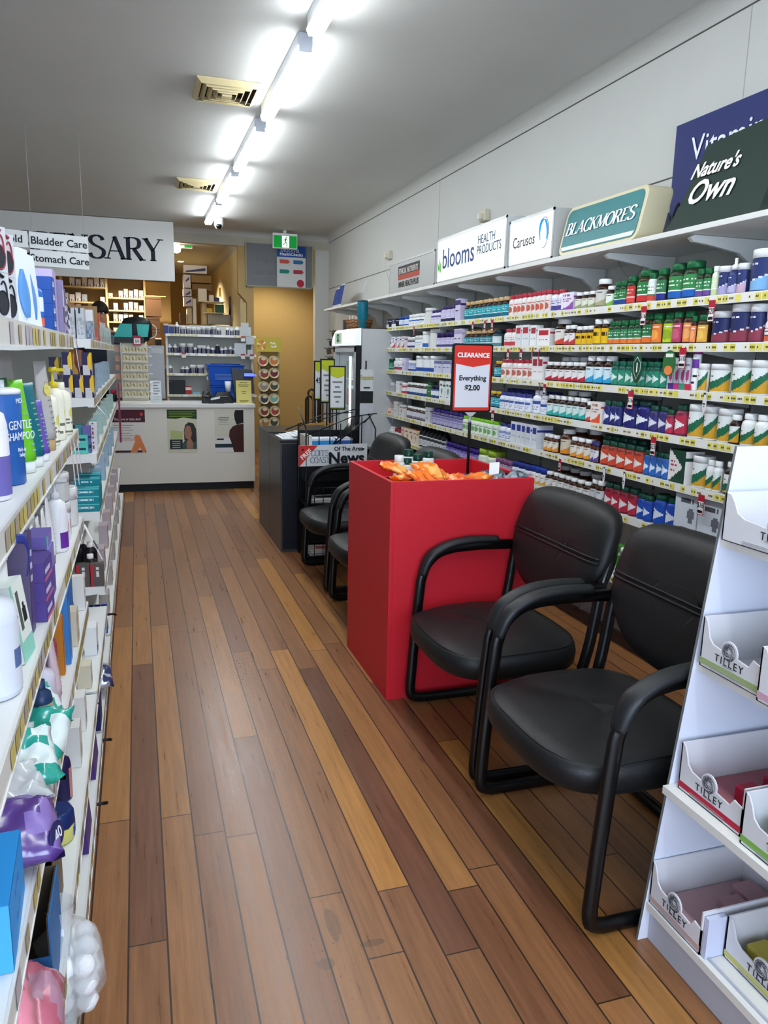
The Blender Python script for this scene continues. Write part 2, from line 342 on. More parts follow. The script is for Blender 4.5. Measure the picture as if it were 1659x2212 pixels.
# vents
def vent(cx, cy, s, label):
    t = thing('ceiling_vent', label, 'vent', (cx, cy, ZC), group='ceiling vents'); VM = M('cdbf95', .5, noise=.1); DK = M('2a2418', .8)
    MB().box(cx-s*.46, cx+s*.46, cy-s*.5, cy+s*.5, ZC-.004, ZC-.001, DK).build('backing', t)
    for k, (r, z) in enumerate(((1, .03), (.78, .034), (.58, .036), (.4, .038), (.2, .04))):
        hx, hy = s*.5*r, s*.54*r; w = .028 if k == 0 else .02; rg = []
        for (dx, dz) in ((0, 0), (0, -.006), (-w, -z), (-w, -z+.006)):
            rg.append([V((cx+sx*(hx+dx), cy+sy*(hy+dx), ZC+dz-.002)) for sx, sy in ((-1, -1), (1, -1), (1, 1), (-1, 1))])
        mb = MB(); rg.append(rg[0]); mb.rings(rg, VM, cap=False, smooth=False); mb.build('frame' if k == 0 else 'louvre', t)
    MB().box(cx-.03, cx+.03, cy-.03, cy+.03, ZC-.045, ZC-.03, VM).build('centre_plate', t)
vent(.59, 5.18, .38, 'large yellowed square ceiling vent beside the second batten light'); vent(.61, 7.95, .38, 'farther yellowed ceiling vent beside the fourth batten light')
# security camera
p = onz(472, 470, ZC); t = thing('security_camera', 'white dome security camera on the ceiling by the last light', 'security camera', (p.x, p.y, ZC))
MB().lathe([(.055, -.03), (.06, -.001)], M('e8e8e6'), (p.x, p.y, ZC)).build('mount', t)
MB().lathe([(.012, -.13), (.04, -.12), (.055, -.08), (.055, -.03)], M('e8e8e6'), (p.x, p.y, ZC)).build('shell', t)
MB().lathe([(.005, 0), (.03, .01), (.036, .03)], M('0b0c0e', .15), (p.x, p.y-.06, ZC-.1), axis='y').build('lens', t)
# exit signs
def exit_sign(c, w, h, label, vis=True):
    t = thing('exit_sign', label, 'exit sign', c)
    x, y, z = c; G = M('0f8a35', .4, emit=.22); W = M('f3fff6', .4, emit=.4)
    MB().box(x-w/2-.01, x+w/2+.01, y, y+.05, z-h/2-.01, z+h/2+.03, M('e9ece8')).build('housing', t, bevel=.004)
    MB().box(x-w/2, x+w/2, y-.003, y-.0005, z-h/2, z+h/2, G).build('green_panel', t)
    MB().box(x-w*.14, x+w*.17, y-.005, y-.0031, z-h/2+.004, z+h/2-.004, W).build('white_panel', t)
    mb = MB(); gx = x+w*.015; q = h
    def st(pts, r): mb.tube([(gx+a*q, y-.006, z+b*q) for a, b in pts], r*q, G, seg=6)
    mb.lathe([(.005*q, -.001), (.055*q, 0), (.005*q, .001)], G, (gx+.06*q, y-.006, z+.36*q), 10, axis='y')
    st([(.03, .27), (-.02, .02)], .06); st([(-.01, .0), (.1, -.13), (.09, -.36), (.14, -.38)], .035); st([(-.02, .0), (-.09, -.18), (-.24, -.24)], .035)
    st([(.03, .24), (.13, .12), (.22, .2)], .025); st([(.0, .24), (-.12, .2), (-.16, .06)], .025); mb.build('running_figure', t)
    return t
exit_sign((onz(616, 505, 2.97).x*10.35/onz(616, 505, 2.97).y, 10.35, 2.935), .30, .15, 'lit green exit sign with running figure above the corridor opening')
MB().box(ony(616, 505, 10.35).x-.02, ony(616, 505, 10.35).x+.02, 10.37, 10.4, 2.99, ZC-.001, M('d8d8d4')).build('bracket', bpy.data.objects['exit_sign'])
p = ony(393, 524, 11.6); exit_sign((p.x-.02, 11.6, p.z), .30, .13, 'second exit sign partly hidden behind the large hanging sign')
MB().box(p.x-.03, p.x, 11.6, 11.63, p.z+.09, 2.969, M('d8d8d4')).build('bracket', bpy.data.objects['exit_sign.001'])
# bare lamp and back-room lights
p = ony(381, 535, 11.3); t = thing('pendant_lamp', 'white glowing lamp at the right edge of the large hanging sign', 'lamp', p)
MB().lathe([(.01, -.07), (.05, -.05), (.06, 0), (.04, .05), (.015, .08)], M('fff2dc', .5, emit=14), p).build('globe', t)
MB().cyl((p.x, p.y, p.z+.08), .008, 2.97-p.z-.081, M('dddddd')).build('stem', t)
def downlight(x, y, z, label, e, w, c=(1, .93, .78)):
    t = thing('downlight', label, 'ceiling light', (x, y, z))
    MB().lathe([(.05, -.012), (.07, -.001)], M('e8e8e6'), (x, y, z)).build('ring', t); MB().lathe([(.045, -.015), (.045, -.0125)], M('ffe2b0', .5, emit=e), (x, y, z)).build('lens', t)
    l = bpy.data.lights.new('downlight_glow', 'SPOT'); l.energy = w; l.spot_size = 2.4; l.spot_blend = .6; l.shadow_soft_size = .06; l.color = c
    o = bpy.data.objects.new('downlight_glow', l); COL.objects.link(o); o.location = (x, y, z-.03); return t
downlight(1.95, 11.6, 2.97, 'warm round downlight in the corridor ceiling', 8, 55); downlight(-.1, 12.2, 2.97, 'warm round downlight over the dispensary shelves', 8, 130)
downlight(.75, 13.5, 2.97, 'warm round downlight above the back-room boxes', 8, 110)
# blackboard and health poster hung in the corridor opening
def panel_xz(mb, pts, y, th, m): mb.prism([(q.x, y, q.z) for q in pts], (0, th, 0), m)
yy = YB-.03; a = ony(532, 524, yy); c = ony(673, 622, yy)
t = thing('blackboard', 'grey chalkboard with faint writing hung under the bulkhead', 'blackboard', ((a.x+c.x)/2, yy, c.z))
MB().box(a.x, c.x, yy, yy+.025, c.z, a.z, M('7d8084', .8, noise=.15, nscale=7)).build('board', t)
mb = MB(); FR = M('9c9a82', .6)
mb.box(a.x-.012, c.x+.012, yy-.012, yy+.025, c.z-.02, c.z, FR).box(a.x-.02, a.x, yy-.012, yy+.025, c.z-.02, a.z, FR).box(c.x, c.x+.02, yy-.012, yy+.025, c.z-.02, a.z, FR); mb.build('frame', t)
mb = MB()
for r0, zz in enumerate((.58, .28)):
    for k in range(7):
        x = a.x+.1+k*.062; q = c.z+(a.z-c.z)*zz
        mb.tube([(x, yy-.002, q), (x+.02, yy-.002, q+.05*random.random()+.02), (x+.035, yy-.002, q-.01), (x+.045, yy-.002, q+.04)], .0025, M('9a9da0'), seg=4)
mb.build('chalk_writing', t)
a = ony(598, 530, yy-.02); c = ony(660, 622, yy-.02); w = c.x-a.x; h = a.z-c.z; y1 = yy-.02
t = thing('poster', 'blue-headed health checks poster pinned over the chalkboard', 'poster', (a.x+w/2, y1, c.z))
MB().box(a.x, c.x, y1, y1+.004, c.z, a.z, M('cfd1cf')).build('sheet', t)
MB().box(a.x, c.x, y1-.002, y1-.0005, a.z-h*.27, a.z, M('1f4c99')).build('header', t)
text('blooms', .085, (a.x+w*.45, y1-.003, a.z-h*.1), (1, 0, 0), (0, 0, 1), 'dfe6f0', t); text('HealthChecks', .055, (a.x+w*.5, y1-.003, a.z-h*.2), (1, 0, 0), (0, 0, 1), 'ffffff', t, bold=.001)
for cx_, cz_, cc in ((.27, .62, 'c2574c'), (.75, .62, '2e6b9c'), (.27, .38, '2b8577'), (.75, .38, 'a8324a')):
    x = a.x+w*cx_; z = c.z+h*cz_; MB().prism([(x-.07, y1-.001, z-.025), (x+.045, y1-.001, z-.025), (x+.07, y1-.001, z), (x+.045, y1-.001, z+.025), (x-.07, y1-.001, z+.025)], (0, -.002, 0), cc).build('printed_arrow', t)
MB().cyl((a.x+w*.82, y1-.004, c.z+h*.1), .05, .004, M('b02a3c'), axis='y').build('round_seal', t)
t = tag(MB().box(1.33, 1.37, 13.3, 13.36, 2.42, 2.56, M('caa868')).build('wall_box'), 'small cream wall box high on the lit yellow partition', 'wall box')
# big hanging sign
ys = 10.3; a = ony(374, 480, ys); c = ony(379, 608, ys); x0s = a.x-2.75
t = thing('hanging_sign', 'large white hanging sign with dark navy serif letters ending SARY', 'sign', (a.x-1.3, ys, c.z))
MB().box(x0s, a.x, ys, ys+.03, c.z, min(a.z, ZC-.002), M('d8dad8', .5)).build('board', t)
zb = ony(347, 565, ys).z; hh = ony(347, 519, ys).z-zb+.01; W = sum(GL[ch][2] for ch in 'DISPEN'); xS = ony(193, 560, ys).x; xE = ony(347, 565, ys).x
hs = hh*1.0; sq = (xE-xS)/(hs*(GL['S'][2]+GL['A'][2]+GL['R'][2]+.66)); serif_text('DISPENSARY', hs, (xS-W*hs*sq, ys, zb), (1, 0, 0), (0, 0, 1), M('0d0d22'), t, thick=.17, thin=.055, squeeze=sq)
# aisle category boards
yr = 6.6; pr = ony(189.5, 511.8, yr); pb = ony(188, 584.5, yr); dirv = V((math.cos(.30), math.sin(.30), 0)); hgt = (pr.z-pb.z)/2
nrm = V((dirv.y, -dirv.x, 0)); upv = V((0, 0, 1))
def aisle_board(off, lvl, L, words, label, ts=.085, shift=0):
    o = pr-dirv*off; top = pr.z-lvl*hgt-.002; t = thing('aisle_sign', label, 'sign', (o.x, o.y, top-hgt), group='category boards above the left shelves')
    q = [o-dirv*L, o, o-upv*(hgt-.008), o-dirv*L-upv*(hgt-.008)]; q = [V((p.x, p.y, p.z+(top-pr.z))) for p in q]
    MB().prism([p-nrm*0 for p in q], -nrm*.015, M('dfe3e3', .4), M('6d7072')).build('board', t)
    mid = o-dirv*(L/2+shift)-upv*(hgt/2); mid.z += top-pr.z
    text(words, ts, mid+nrm*.001, dirv, upv, M('15171c'), t, bold=.0012)
    return t
Lb = .42
aisle_board(0, 0, Lb, 'Bladder Care', 'white aisle board reading Bladder Care, upper right of the group', .075)
aisle_board(0, 1, Lb, 'Stomach Care', 'white aisle board reading Stomach Care, hanging lowest', .073)
aisle_board(Lb+.008, 0, Lb, 'Cold', 'white aisle board reading Cold, cut by the left frame edge', .075, -.10)
mb = MB()
for off in (.03, .40, .80):
    q = pr-dirv*off; mb = MB().cyl((q.x, q.y, q.z-.002), .0012, ZC-q.z, M('b9bab8')); tag(mb.build('hanging_rod'), {.03: 'thin rod holding the right end of the aisle boards', .40: 'thin rod holding the middle of the aisle boards', .80: 'thin rod holding the left aisle board, out of frame'}[off], 'rod')
# ================================================================ PACKAGING (prototypes face -x)
def rnd(a, b): return (math.sin(a*127.1+b*311.7)*43758.5453) % 1
def txt(u, v, bands, c, bg):
    for (v0, v1, u0, u1) in bands:
        if v0 < v < v1 and u0 < u < u1 and rnd(round(u*26), round(v0*50)) > .28: return c
    return bg
def design(kind, cs):
    d = dict(enumerate(cs))
    if kind == 'plain': return lambda u, v: txt(u, v, [(.7, .76, .2, .8), (.52, .56, .25, .75), (.3, .33, .25, .7)], d.get(1, '555555'), d[0])
    if kind == 'band': return lambda u, v: d[1] if v < .34 else (d.get(2, 'f0f0ee') if v < .38 else txt(u, v, [(.72, .82, .18, .82), (.55, .6, .25, .75)], d.get(2, 'f0f0ee'), d[0]))
    if kind == 'top': return lambda u, v: d[1] if .62 < v < .9 and .12 < u < .88 else txt(u, v, [(.35, .41, .2, .8), (.2, .24, .25, .7)], d.get(2, '55585c'), d[0])
    if kind == 'swoosh': return lambda u, v: d[1] if v < .12+.42*u*u else txt(u, v, [(.8, .88, .12, .7), (.6, .64, .12, .8), (.5, .53, .12, .6)], d.get(2, '44484c'), d[0])
    if kind == 'wagner': return lambda u, v: (d[2] if v < .04+.66*u**2.6 else d[1]) if v < .40+.55*u**2 else txt(u, v, [(.68, .76, .12, .42), (.6, .63, .12, .36)], '50575a', d[0])
    if kind == 'arrow': return lambda u, v: (txt(u, v, [(.6, .67, .1, .4), (.48, .53, .1, .52), (.36, .39, .1, .45)], d.get(2, '3b3f55'), d[0]) if abs(v-.5) < .52*(1-u*1.15) else d[1])
    if kind == 'dots': return lambda u, v: d[1] if ((u-.5)**2+(v-.42)**2*1.2 < .09) else txt(u, v, [(.8, .87, .15, .85), (.1, .15, .2, .8)], d.get(2, 'eeeeee'), d[0])
    if kind == 'yellowlab': return lambda u, v: d[1] if .5 < v < .75 and .15 < u < .8 and rnd(round(u*20), 3) > .25 else d[0]
    if kind == 'navy': return lambda u, v: (d[1] if v < .28+.25*u*u else ('e6e6ee' if v < .31+.25*u*u else txt(u, v, [(.82, .88, .1, .55), (.66, .7, .1, .45), (.56, .58, .1, .7)], 'dfe3ee', d[0])))
    if kind == 'stripe2': return lambda u, v: d[1] if .7 < v < .92 else (d.get(2, '777777') if (.46 < v < .52 and rnd(round(u*22), 1) > .3) else d[0])
    if kind == 'pic': return lambda u, v: d[1] if ((u-.72)**2/.02+(v-.45)**2/.03 < 1) else txt(u, v, [(.74, .82, .1, .8), (.6, .63, .1, .6), (.5, .52, .1, .55), (.25, .28, .1, .5), (.12, .16, .3, .6)], d.get(2, '3b3f4c'), d[0])
    if kind == 'moon': return lambda u, v: d[1] if (u-.95)**2*.35+(v-.62)**2 < .13 and v > .36 else (d[2] if v < .34 and .25 < u < .85 else d[0])
    return lambda u, v: d[0]
PROTO = {}
# name: (shape, height, body colour, cap colour, design, colours)
K = {
 'amber': ('bottle', .11, '3a1d0c', 'ededeb'), 'amberL': ('bottle', .135, '33190b', 'ededeb'), 'brownjar': ('bottle', .1, '24140d', 'ededeb'),
}
def proto(shape, h, d, body, cap, kind, cs, label):
    key = (shape, round(h, 3), round(d, 3), body, cap, kind, tuple(cs))
    if key in PROTO: return PROTO[key]
    parts = []; r = d/2; gl = M(body, .3) if shape != 'carton' else M(body, .45)
    if shape == 'carton':
        w, dp = d, d*.55 if isinstance(label, str) else d*label
        dsg = design(kind, cs); mb = MB(); x0 = -dp/2; mb.box(x0, dp/2, -w/2, w/2, 0, h, gl)
        mb.grid(lambda a, b: V((x0-.0006, w/2-a*w, b*h)), 16, 18, dsg, smooth=False)
        mb.grid(lambda a, b: V((x0+a*dp, -w/2-.0006, b*h)), 8, 10, lambda u, v: cs[1] if len(cs) > 1 and .7 < v < .85 else cs[0], smooth=False)
        parts.append(('box', mb.mesh('box')))
    else:
        if shape == 'bottle':
            nk = r*.62; ch = h*.17; hb = h-ch; sh = hb*.8
            prof = [(r*.9, 0), (r, .004), (r, sh), (r*.93, sh+(hb-sh)*.4), (nk, sh+(hb-sh)*.85), (nk, hb)]
            capp = [(nk*1.18, hb-.002), (nk*1.22, hb+.002), (nk*1.22, h-.003), (nk*1.1, h)]; lz = (h*.07, sh*.93)
        elif shape == 'tub':
            ch = h*.2; hb = h-ch
            prof = [(r*.93, 0), (r*.97, .005), (r*.97, hb)]; capp = [(r, hb-.001), (r*1.0, h-.004), (r*.96, h)]; lz = (h*.06, hb*.97)
        elif shape == 'jar':
            ch = h*.3; hb = h-ch
            prof = [(r*.9, 0), (r, .004), (r, hb*.85), (r*.85, hb)]; capp = [(r*.93, hb-.001), (r*.93, h-.003), (r*.88, h)]; lz = (h*.07, hb*.8)
        elif shape == 'wide':   # square-shouldered pill bottle with broad cap
            ch = h*.19; hb = h-ch; nk = r*.74
            prof = [(r*.92, 0), (r, .004), (r, hb*.84), (r*.9, hb*.95), (nk, hb)]; capp = [(nk*1.05, hb-.001), (nk*1.1, hb+.002), (nk*1.1, h-.003), (nk, h)]; lz = (h*.07, hb*.8)
        elif shape == 'longneck':
            ch = h*.12; hb = h-ch; nk = r*.33
            prof = [(r*.92, 0), (r, .004), (r, hb*.62), (r*.8, hb*.74), (nk, hb*.84), (nk, hb)]; capp = [(nk*1.25, hb-.001), (nk*1.25, h-.002), (nk, h)]; lz = (h*.06, hb*.55)
        elif shape == 'spray':
            hb = h*.68; nk = r*.5
            prof = [(r*.92, 0), (r, .004), (r, hb*.88), (nk, hb)]; capp = [(nk*1.3, hb), (nk*1.3, h*.8), (nk*.55, h*.84), (nk*.5, h)]; lz = (h*.06, hb*.8)
        elif shape == 'stick':
            hb = h*.93; prof = [(r, 0), (r, hb)]; capp = [(r*1.05, hb-.001), (r*1.05, h)]; lz = (h*.02, hb*.98)
        parts.append(('body', MB().lathe(prof, gl, seg=18).mesh('body')))
        parts.append(('cap', MB().lathe(capp, M(cap, .4), seg=18).mesh('cap')))
        if cs:
            dsg = design(kind, cs); z0, z1 = lz; ra = r*(1.012 if shape != 'tub' else .985); span = 2.5 if shape != 'stick' else 3
            def fn(a, b): th = PI+(a-.5)*span; return V((math.cos(th)*ra, math.sin(th)*ra, z0+(z1-z0)*b))
            # seen from -x the left side is +y, so a runs from +y to -y
            n = 18 if d > .045 else 12
            parts.append(('label', MB().grid(lambda a, b: fn(a, b), n, 16, dsg).mesh('label')))
    PROTO[key] = parts; return parts
def place(parts, name, loc, rz, label, cat, group, scale=1):
    if len(parts) == 1:
        o = bpy.data.objects.new(name, parts[0][1]); COL.objects.link(o)
        o.location = loc; o.rotation_euler = (0, 0, rz); tag(o, label, cat, group); return o
    t = thing(name, label, cat, loc, rz, group)
    for n, me in parts:
        o = bpy.data.objects.new(n, me); COL.objects.link(o); o.parent = t
    return t
def yat(u, x, z):
    lo, hi = .5, 14.0
    for _ in range(40):
        m_ = (lo+hi)/2
        if proj(x, m_, z)[0] > u: lo = m_
        else: hi = m_
    return lo
XS = 2.2                                     # front edges of the wall shelves
WZ = [onx(1400, v, XS).z for v in (650, 743, 838, 930, 1024)]
WZ = [1.765, 1.580, 1.386, 1.192, .990, .778, .46]
WY0, WY1 = .6, yat(838, XS, 1.58)+.02
USED = {}
def pos_words(i, n):
    if n == 1: return ''
    if i == 0: return ', leftmost of '+NUM[n] if n > 2 else ', left of the two'
    if i == n-1: return ', rightmost of '+NUM[n] if n > 2 else ', right of the two'
    return ', '+ORD[i]+' of '+NUM[n]+' from left' 
NAMES = {'bottle': 'supplement_bottle', 'wide': 'supplement_bottle', 'tub': 'supplement_tub', 'jar': 'supplement_jar', 'carton': 'supplement_carton', 'longneck': 'tonic_bottle', 'spray': 'spray_bottle', 'stick': 'tablet_tube'}
CATS = {'bottle': 'bottle', 'wide': 'bottle', 'tub': 'tub', 'jar': 'jar', 'carton': 'carton', 'longneck': 'bottle', 'spray': 'bottle', 'stick': 'tube'}
def run(s, u0, u1, n, shape, h, body, cap, kind, cs, desc, dep=.055, dmax=.09, jit=.004, dratio=.94, zoff=0, cdep=.6, vis=''):
    z = WZ[s]+zoff; x = XS+dep; ya, yb = yat(u0, x-.02, z), yat(u1, x-.02, z); w = (ya-yb)/n
    d = min(dmax, w*dratio); loc_ = ORD[s]+' wall shelf'
    if h > .0: pass
    pr = proto(shape, h, round(d, 3), body, cap, kind, cs, cdep if shape == 'carton' else None)
    x = XS+.018+d*(.5*(cdep if shape == 'carton' else 1))+(dep-.055)
    for i in range(n):
        y = ya-w*(i+.5)
        lab = desc+pos_words(i, n)+', '+loc_
        place(pr, NAMES[shape], (x+random.uniform(-jit, jit), y, z+.0005), random.uniform(-.12, .12)+(.0 if shape == 'carton' else .12), lab, CATS[shape], desc+'s on the '+loc_ if n > 1 else None)
W_, BR = 'eceeec', '2b170d'
# ---- top row
run(0, 836, 860, 2, 'carton', .075, '2a2d44', '', 'band', ['2a2d44', 'dfe2e6'], 'dark navy and white carton')
run(0, 861, 882, 2, 'jar', .085, 'dfe4ee', '2552a0', 'band', ['c9d4ea', '3a63ad'], 'small blue lidded jar')
run(0, 883, 915, 4, 'jar', .09, W_, W_, 'top', [W_, '2d5fa4', '223a70'], 'small white jar with blue label')
run(0, 914, 932, 1, 'tub', .125, 'dcdedb', 'e6e8e5', 'plain', ['dcdedb', 'cfd2cf'], 'big plain white canister', dratio=1, dmax=.13)
run(0, 933, 952, 3, 'bottle', .1, 'dfdcea', '3a2a66', 'stripe2', ['d9d6e8', '5a5090', '333050'], 'small purple capped bottle')
run(0, 953, 983, 3, 'bottle', .12, 'bdb6d6', '33245e', 'band', ['c4bede', '2c2c55'], 'lilac bottle with purple cap')
run(0, 984, 1003, 1, 'carton', .155, 'c9c4df', '', 'stripe2', ['cdc8e4', '3a2c66', '222244'], 'lilac carton with purple head')
run(0, 1004, 1096, 9, 'bottle', .125, BR, 'c9a878', 'band', ['2fa3ad', '1d6f86', 'dff1f2'], 'teal labelled bottle with tan cap')
run(0, 1100, 1190, 9, 'bottle', .125, 'e7e3df', 'b03040', 'dots', ['e4dcd6', 'c4604e', 'b03a44'], 'white bottle with red cap')
run(0, 1192, 1218, 2, 'bottle', .118, 'eceaf0', 'a8333f', 'band', ['dcd8ea', '56489a', '2c2c55'], 'red capped bottle with purple label')
run(0, 1218, 1242, 1, 'carton', .095, 'e9e4ee', '', 'swoosh', ['e8e2ee', '8b50a8', '9a4a90'], 'white and purple swoosh carton', dmax=.12)
run(0, 1243, 1283, 3, 'bottle', .088, BR, W_, 'swoosh', ['dcdccb', '9aa07a'], 'small brown bottle, pale label')
run(0, 1283, 1308, 1, 'bottle', .14, BR, W_, 'swoosh', ['cfcfc8', 'a9a67c'], 'tall brown bottle with grey-olive label')
run(0, 1309, 1324, 1, 'bottle', .1, BR, W_, 'swoosh', ['e6ecdf', '7fae4e'], 'brown bottle with lime swoosh')
GC = '156137'
run(0, 1325, 1353, 2, 'wide', .115, '1b3a22', GC, 'band', ['2f7d45', '24488e', 'd5ecd8'], 'green topped bottle with blue band')
run(0, 1354, 1370, 1, 'wide', .13, '1b3a22', GC, 'band', ['c63b36', 'd84b46', 'f4e0dc'], 'red labelled bottle with green cap')
run(0, 1370, 1400, 1, 'wide', .15, '3a2a16', GC, 'band', ['2f7d45', 'c83a38', 'e8f2e6'], 'large green and red bottle', dmax=.1)
run(0, 1400, 1415, 1, 'wide', .13, 'dfe6df', GC, 'band', ['e9efe8', 'd4483c', '2c6c42'], 'white bottle with green cap, red band')
run(0, 1416, 1435, 1, 'wide', .145, '24301c', GC, 'band', ['35754a', '2a2f7c', 'dfeee0'], 'green bottle with indigo band')
run(0, 1436, 1502, 2, 'wide', .158, '24301c', GC, 'band', ['3a8a4c', '2262b4', 'e6f2e4'], 'largest green bottle with blue base', dmax=.1)
run(0, 1502, 1534, 2, 'wide', .118, '24301c', GC, 'band', ['3a8450', '6c4a94', 'e6f2e4'], 'green bottle with purple band')
run(0, 1536, 1549, 1, 'bottle', .12, 'e6ecd8', W_, 'band', ['dfe8c2', 'c7d8a0'], 'small pale green bottle')
run(0, 1549, 1572, 1, 'tub', .115, '2a3564', W_, 'navy', ['2e3a6c', 'a7a2cc'], 'small navy tub with white lid', dmax=.1)
run(0, 1572, 1592, 1, 'spray', .14, '2e3a6c', W_, 'navy', ['39457a', 'b9b4d4'], 'navy spray bottle with white nozzle')
run(0, 1592, 1612, 1, 'tub', .115, '2a3564', W_, 'navy', ['2e3a6c', 'c8a8bc'], 'narrow navy tub with white lid')
run(0, 1612, 1659, 1, 'tub', .158, '2a3564', W_, 'navy', ['2e3a6c', '7fb2dd'], 'tall wide navy tub with white lid', dmax=.14)
run(0, 1660, 1730, 2, 'tub', .13, '2a3564', W_, 'navy', ['2e3a6c', '7fb2dd'], 'navy tub at the right picture edge', dmax=.12)
# ---- second row
run(1, 837, 848, 1, 'bottle', .1, 'dfe2e4', '2a2d44', 'top', ['e6e8ea', '3a3f55'], 'white bottle with dark cap')
run(1, 849, 880, 3, 'carton', .1, 'e6e4e6', '', 'swoosh', ['e9e6e8', 'c03a44', '2e5aa0'], 'white carton with red swoosh')
run(1, 881, 896, 2, 'jar', .09, '2a2440', W_, 'band', ['d8d4e4', '3a3360'], 'dark jar with white lid')
run(1, 897, 912, 2, 'jar', .1, 'e8eaea', W_, 'top', ['eaecec', 'b8ccd8', '6a7c88'], 'all-white jar')
run(1, 912, 923, 1, 'tub', .13, 'e8eaea', W_, 'band', ['eaecec', '2f62b0'], 'tall white tub with blue label')
run(1, 924, 943, 1, 'tub', .145, 'dcdedb', 'e6e8e5', 'plain', ['dcdedb', 'cfd2cf'], 'big plain white canister', dratio=1, dmax=.13)
run(1, 944, 983, 4, 'jar', .11, 'b3accf', '33245e', 'band', ['bfb8da', '4a4a80'], 'lilac jar with purple lid')
run(1, 984, 1003, 2, 'carton', .13, 'c9c4df', '', 'stripe2', ['d4d0e4', 'aaa2cc', '444466'], 'lilac and white carton')
run(1, 1004, 1060, 5, 'bottle', .11, BR, 'c9a878', 'band', ['2f8fa0', '2f9aa8', 'e2eeee'], 'teal bottle with tan cap')
run(1, 1060, 1078, 1, 'bottle', .11, '2a4a50', '2a3a40', 'band', ['cfe0e0', '5a8a92'], 'dark teal bottle behind clearance sign')
run(1, 1089, 1117, 2, 'bottle', .11, 'e9e7e4', 'b03040', 'band', ['ece8e6', 'c0444a', 'c0444a'], 'white bottle with red cap and box')
run(1, 1118, 1147, 2, 'carton', .125, 'e4e4e6', '', 'top', ['e2e6ea', 'b83842', '8a8e9a'], 'white carton with red panel')
run(1, 1148, 1162, 1, 'carton', .12, 'e4e4e6', '', 'top', ['eef0f0', 'a83444', '8a8e9a'], 'narrow white and red carton')
run(1, 1163, 1190, 1, 'carton', .10, 'e8e8e8', '', 'top', ['eceae8', 'b8323c', '35383c'], 'wide white carton with red bar', dmax=.12)
run(1, 1191, 1219, 1, 'bottle', .145, BR, W_, 'swoosh', ['e4e0d8', 'd2452f'], 'big brown bottle with red swoosh', dmax=.1)
run(1, 1220, 1242, 2, 'bottle', .108, BR, W_, 'swoosh', ['e4e0e0', 'c23a3a'], 'small brown bottle with red swoosh')
run(1, 1243, 1281, 3, 'wide', .1, BR, W_, 'yellowlab', ['e2b521', '3c2c12'], 'short brown bottle, yellow label')
run(1, 1282, 1312, 2, 'wide', .13, BR, W_, 'yellowlab', ['e6bb22', '3c2c12'], 'tall brown bottle, yellow label')
run(1, 1313, 1384, 5, 'wide', .115, '1d3a22', GC, 'band', ['2f7d4c', 'e07a35', 'e4f0e4'], 'green and orange bottle')
run(1, 1384, 1406, 1, 'wide', .14, '3a2414', GC, 'band', ['2f7d4c', 'e0742f', 'e4f0e4'], 'tall green and orange bottle', dmax=.09)
run(1, 1407, 1427, 1, 'wide', .138, '2c4a24', GC, 'dots', ['e27a35', 'eda04a', 'f4e6da'], 'orange labelled bottle with green cap')
run(1, 1428, 1451, 1, 'wide', .138, '2c4a24', GC, 'dots', ['bcd02c', '94b02a', 'f0f4d8'], 'lime labelled bottle with green cap')
run(1, 1452, 1470, 1, 'wide', .138, '3c2420', GC, 'dots', ['b23a5c', 'c25a76', 'f4e0e6'], 'magenta labelled bottle with green cap')
run(1, 1471, 1492, 1, 'wide', .138, '3c2418', GC, 'dots', ['e58a48', 'f0a868', 'f8eadc'], 'pale orange bottle with green cap')
run(1, 1493, 1504, 1, 'wide', .115, '3c2418', GC, 'dots', ['ec8a5a', 'f0a868', 'f8eadc'], 'slim salmon bottle with green cap')
run(1, 1505, 1527, 1, 'wide', .118, '3c2c14', GC, 'dots', ['dfa640', 'e8bc5c', 'f8f0dc'], 'gold labelled bottle with green cap')
run(1, 1528, 1566, 1, 'tub', .128, '2a2f58', W_, 'navy', ['2c3260', '8a3a4c'], 'navy and burgundy tub, lowest of three', dmax=.12)
run(1, 1567, 1612, 1, 'tub', .15, '2a2f58', W_, 'navy', ['2c3260', '8a3a4c'], 'navy and burgundy tub, tallest of three', dmax=.13)
run(1, 1613, 1643, 1, 'tub', .145, '2a2f58', W_, 'navy', ['2c3260', '8a3a4c'], 'navy and burgundy tub, narrow one', dmax=.12)
run(1, 1644, 1720, 2, 'jar', .118, 'e8e6e2', W_, 'band', ['e8e6e4', 'd0603c', '2c3260'], 'white jar with orange base', dmax=.11)
# ---- third row
run(2, 836, 850, 1, 'jar', .1, '2c7a5c', '23502e', 'band', ['3c8a6c', '2c7a5c', 'dff0e6'], 'green jar with dark lid')
run(2, 851, 869, 2, 'bottle', .11, 'e4e4ea', W_, 'band', ['e6e2e6', 'a0424e', '3a3a70'], 'white bottle with red and blue label')
run(2, 870, 882, 1, 'carton', .11, 'c0bcd8', '', 'stripe2', ['c8c4e0', 'd8d6e8', '5a5690'], 'pale lilac carton')
run(2, 883, 895, 2, 'jar', .09, '8f9bc8', W_, 'band', ['a9b2d6', '3a4c94'], 'small white capped blue jar')
run(2, 896, 943, 3, 'tub', .13, 'e6e8ea', W_, 'band', ['e8eaec', '2a4f9c', 'dfe4ee'], 'wide white tub with blue base', dmax=.13)
run(2, 943, 978, 4, 'carton', .1, 'b3b4d0', '', 'stripe2', ['c6c8de', '6a6c9c', '2c3a7c'], 'lilac and blue carton')
run(2, 1064, 1083, 1, 'bottle', .105, BR, 'd2a92c', 'band', ['3aa0b0', '2b86a0', 'e2f0f2'], 'teal bottle with yellow cap')
run(2, 1084, 1152, 6, 'bottle', .118, 'e9e7e4', 'b03040', 'dots', ['e8e2de', 'b86a5c', 'b03a44'], 'white bottle with red cap')
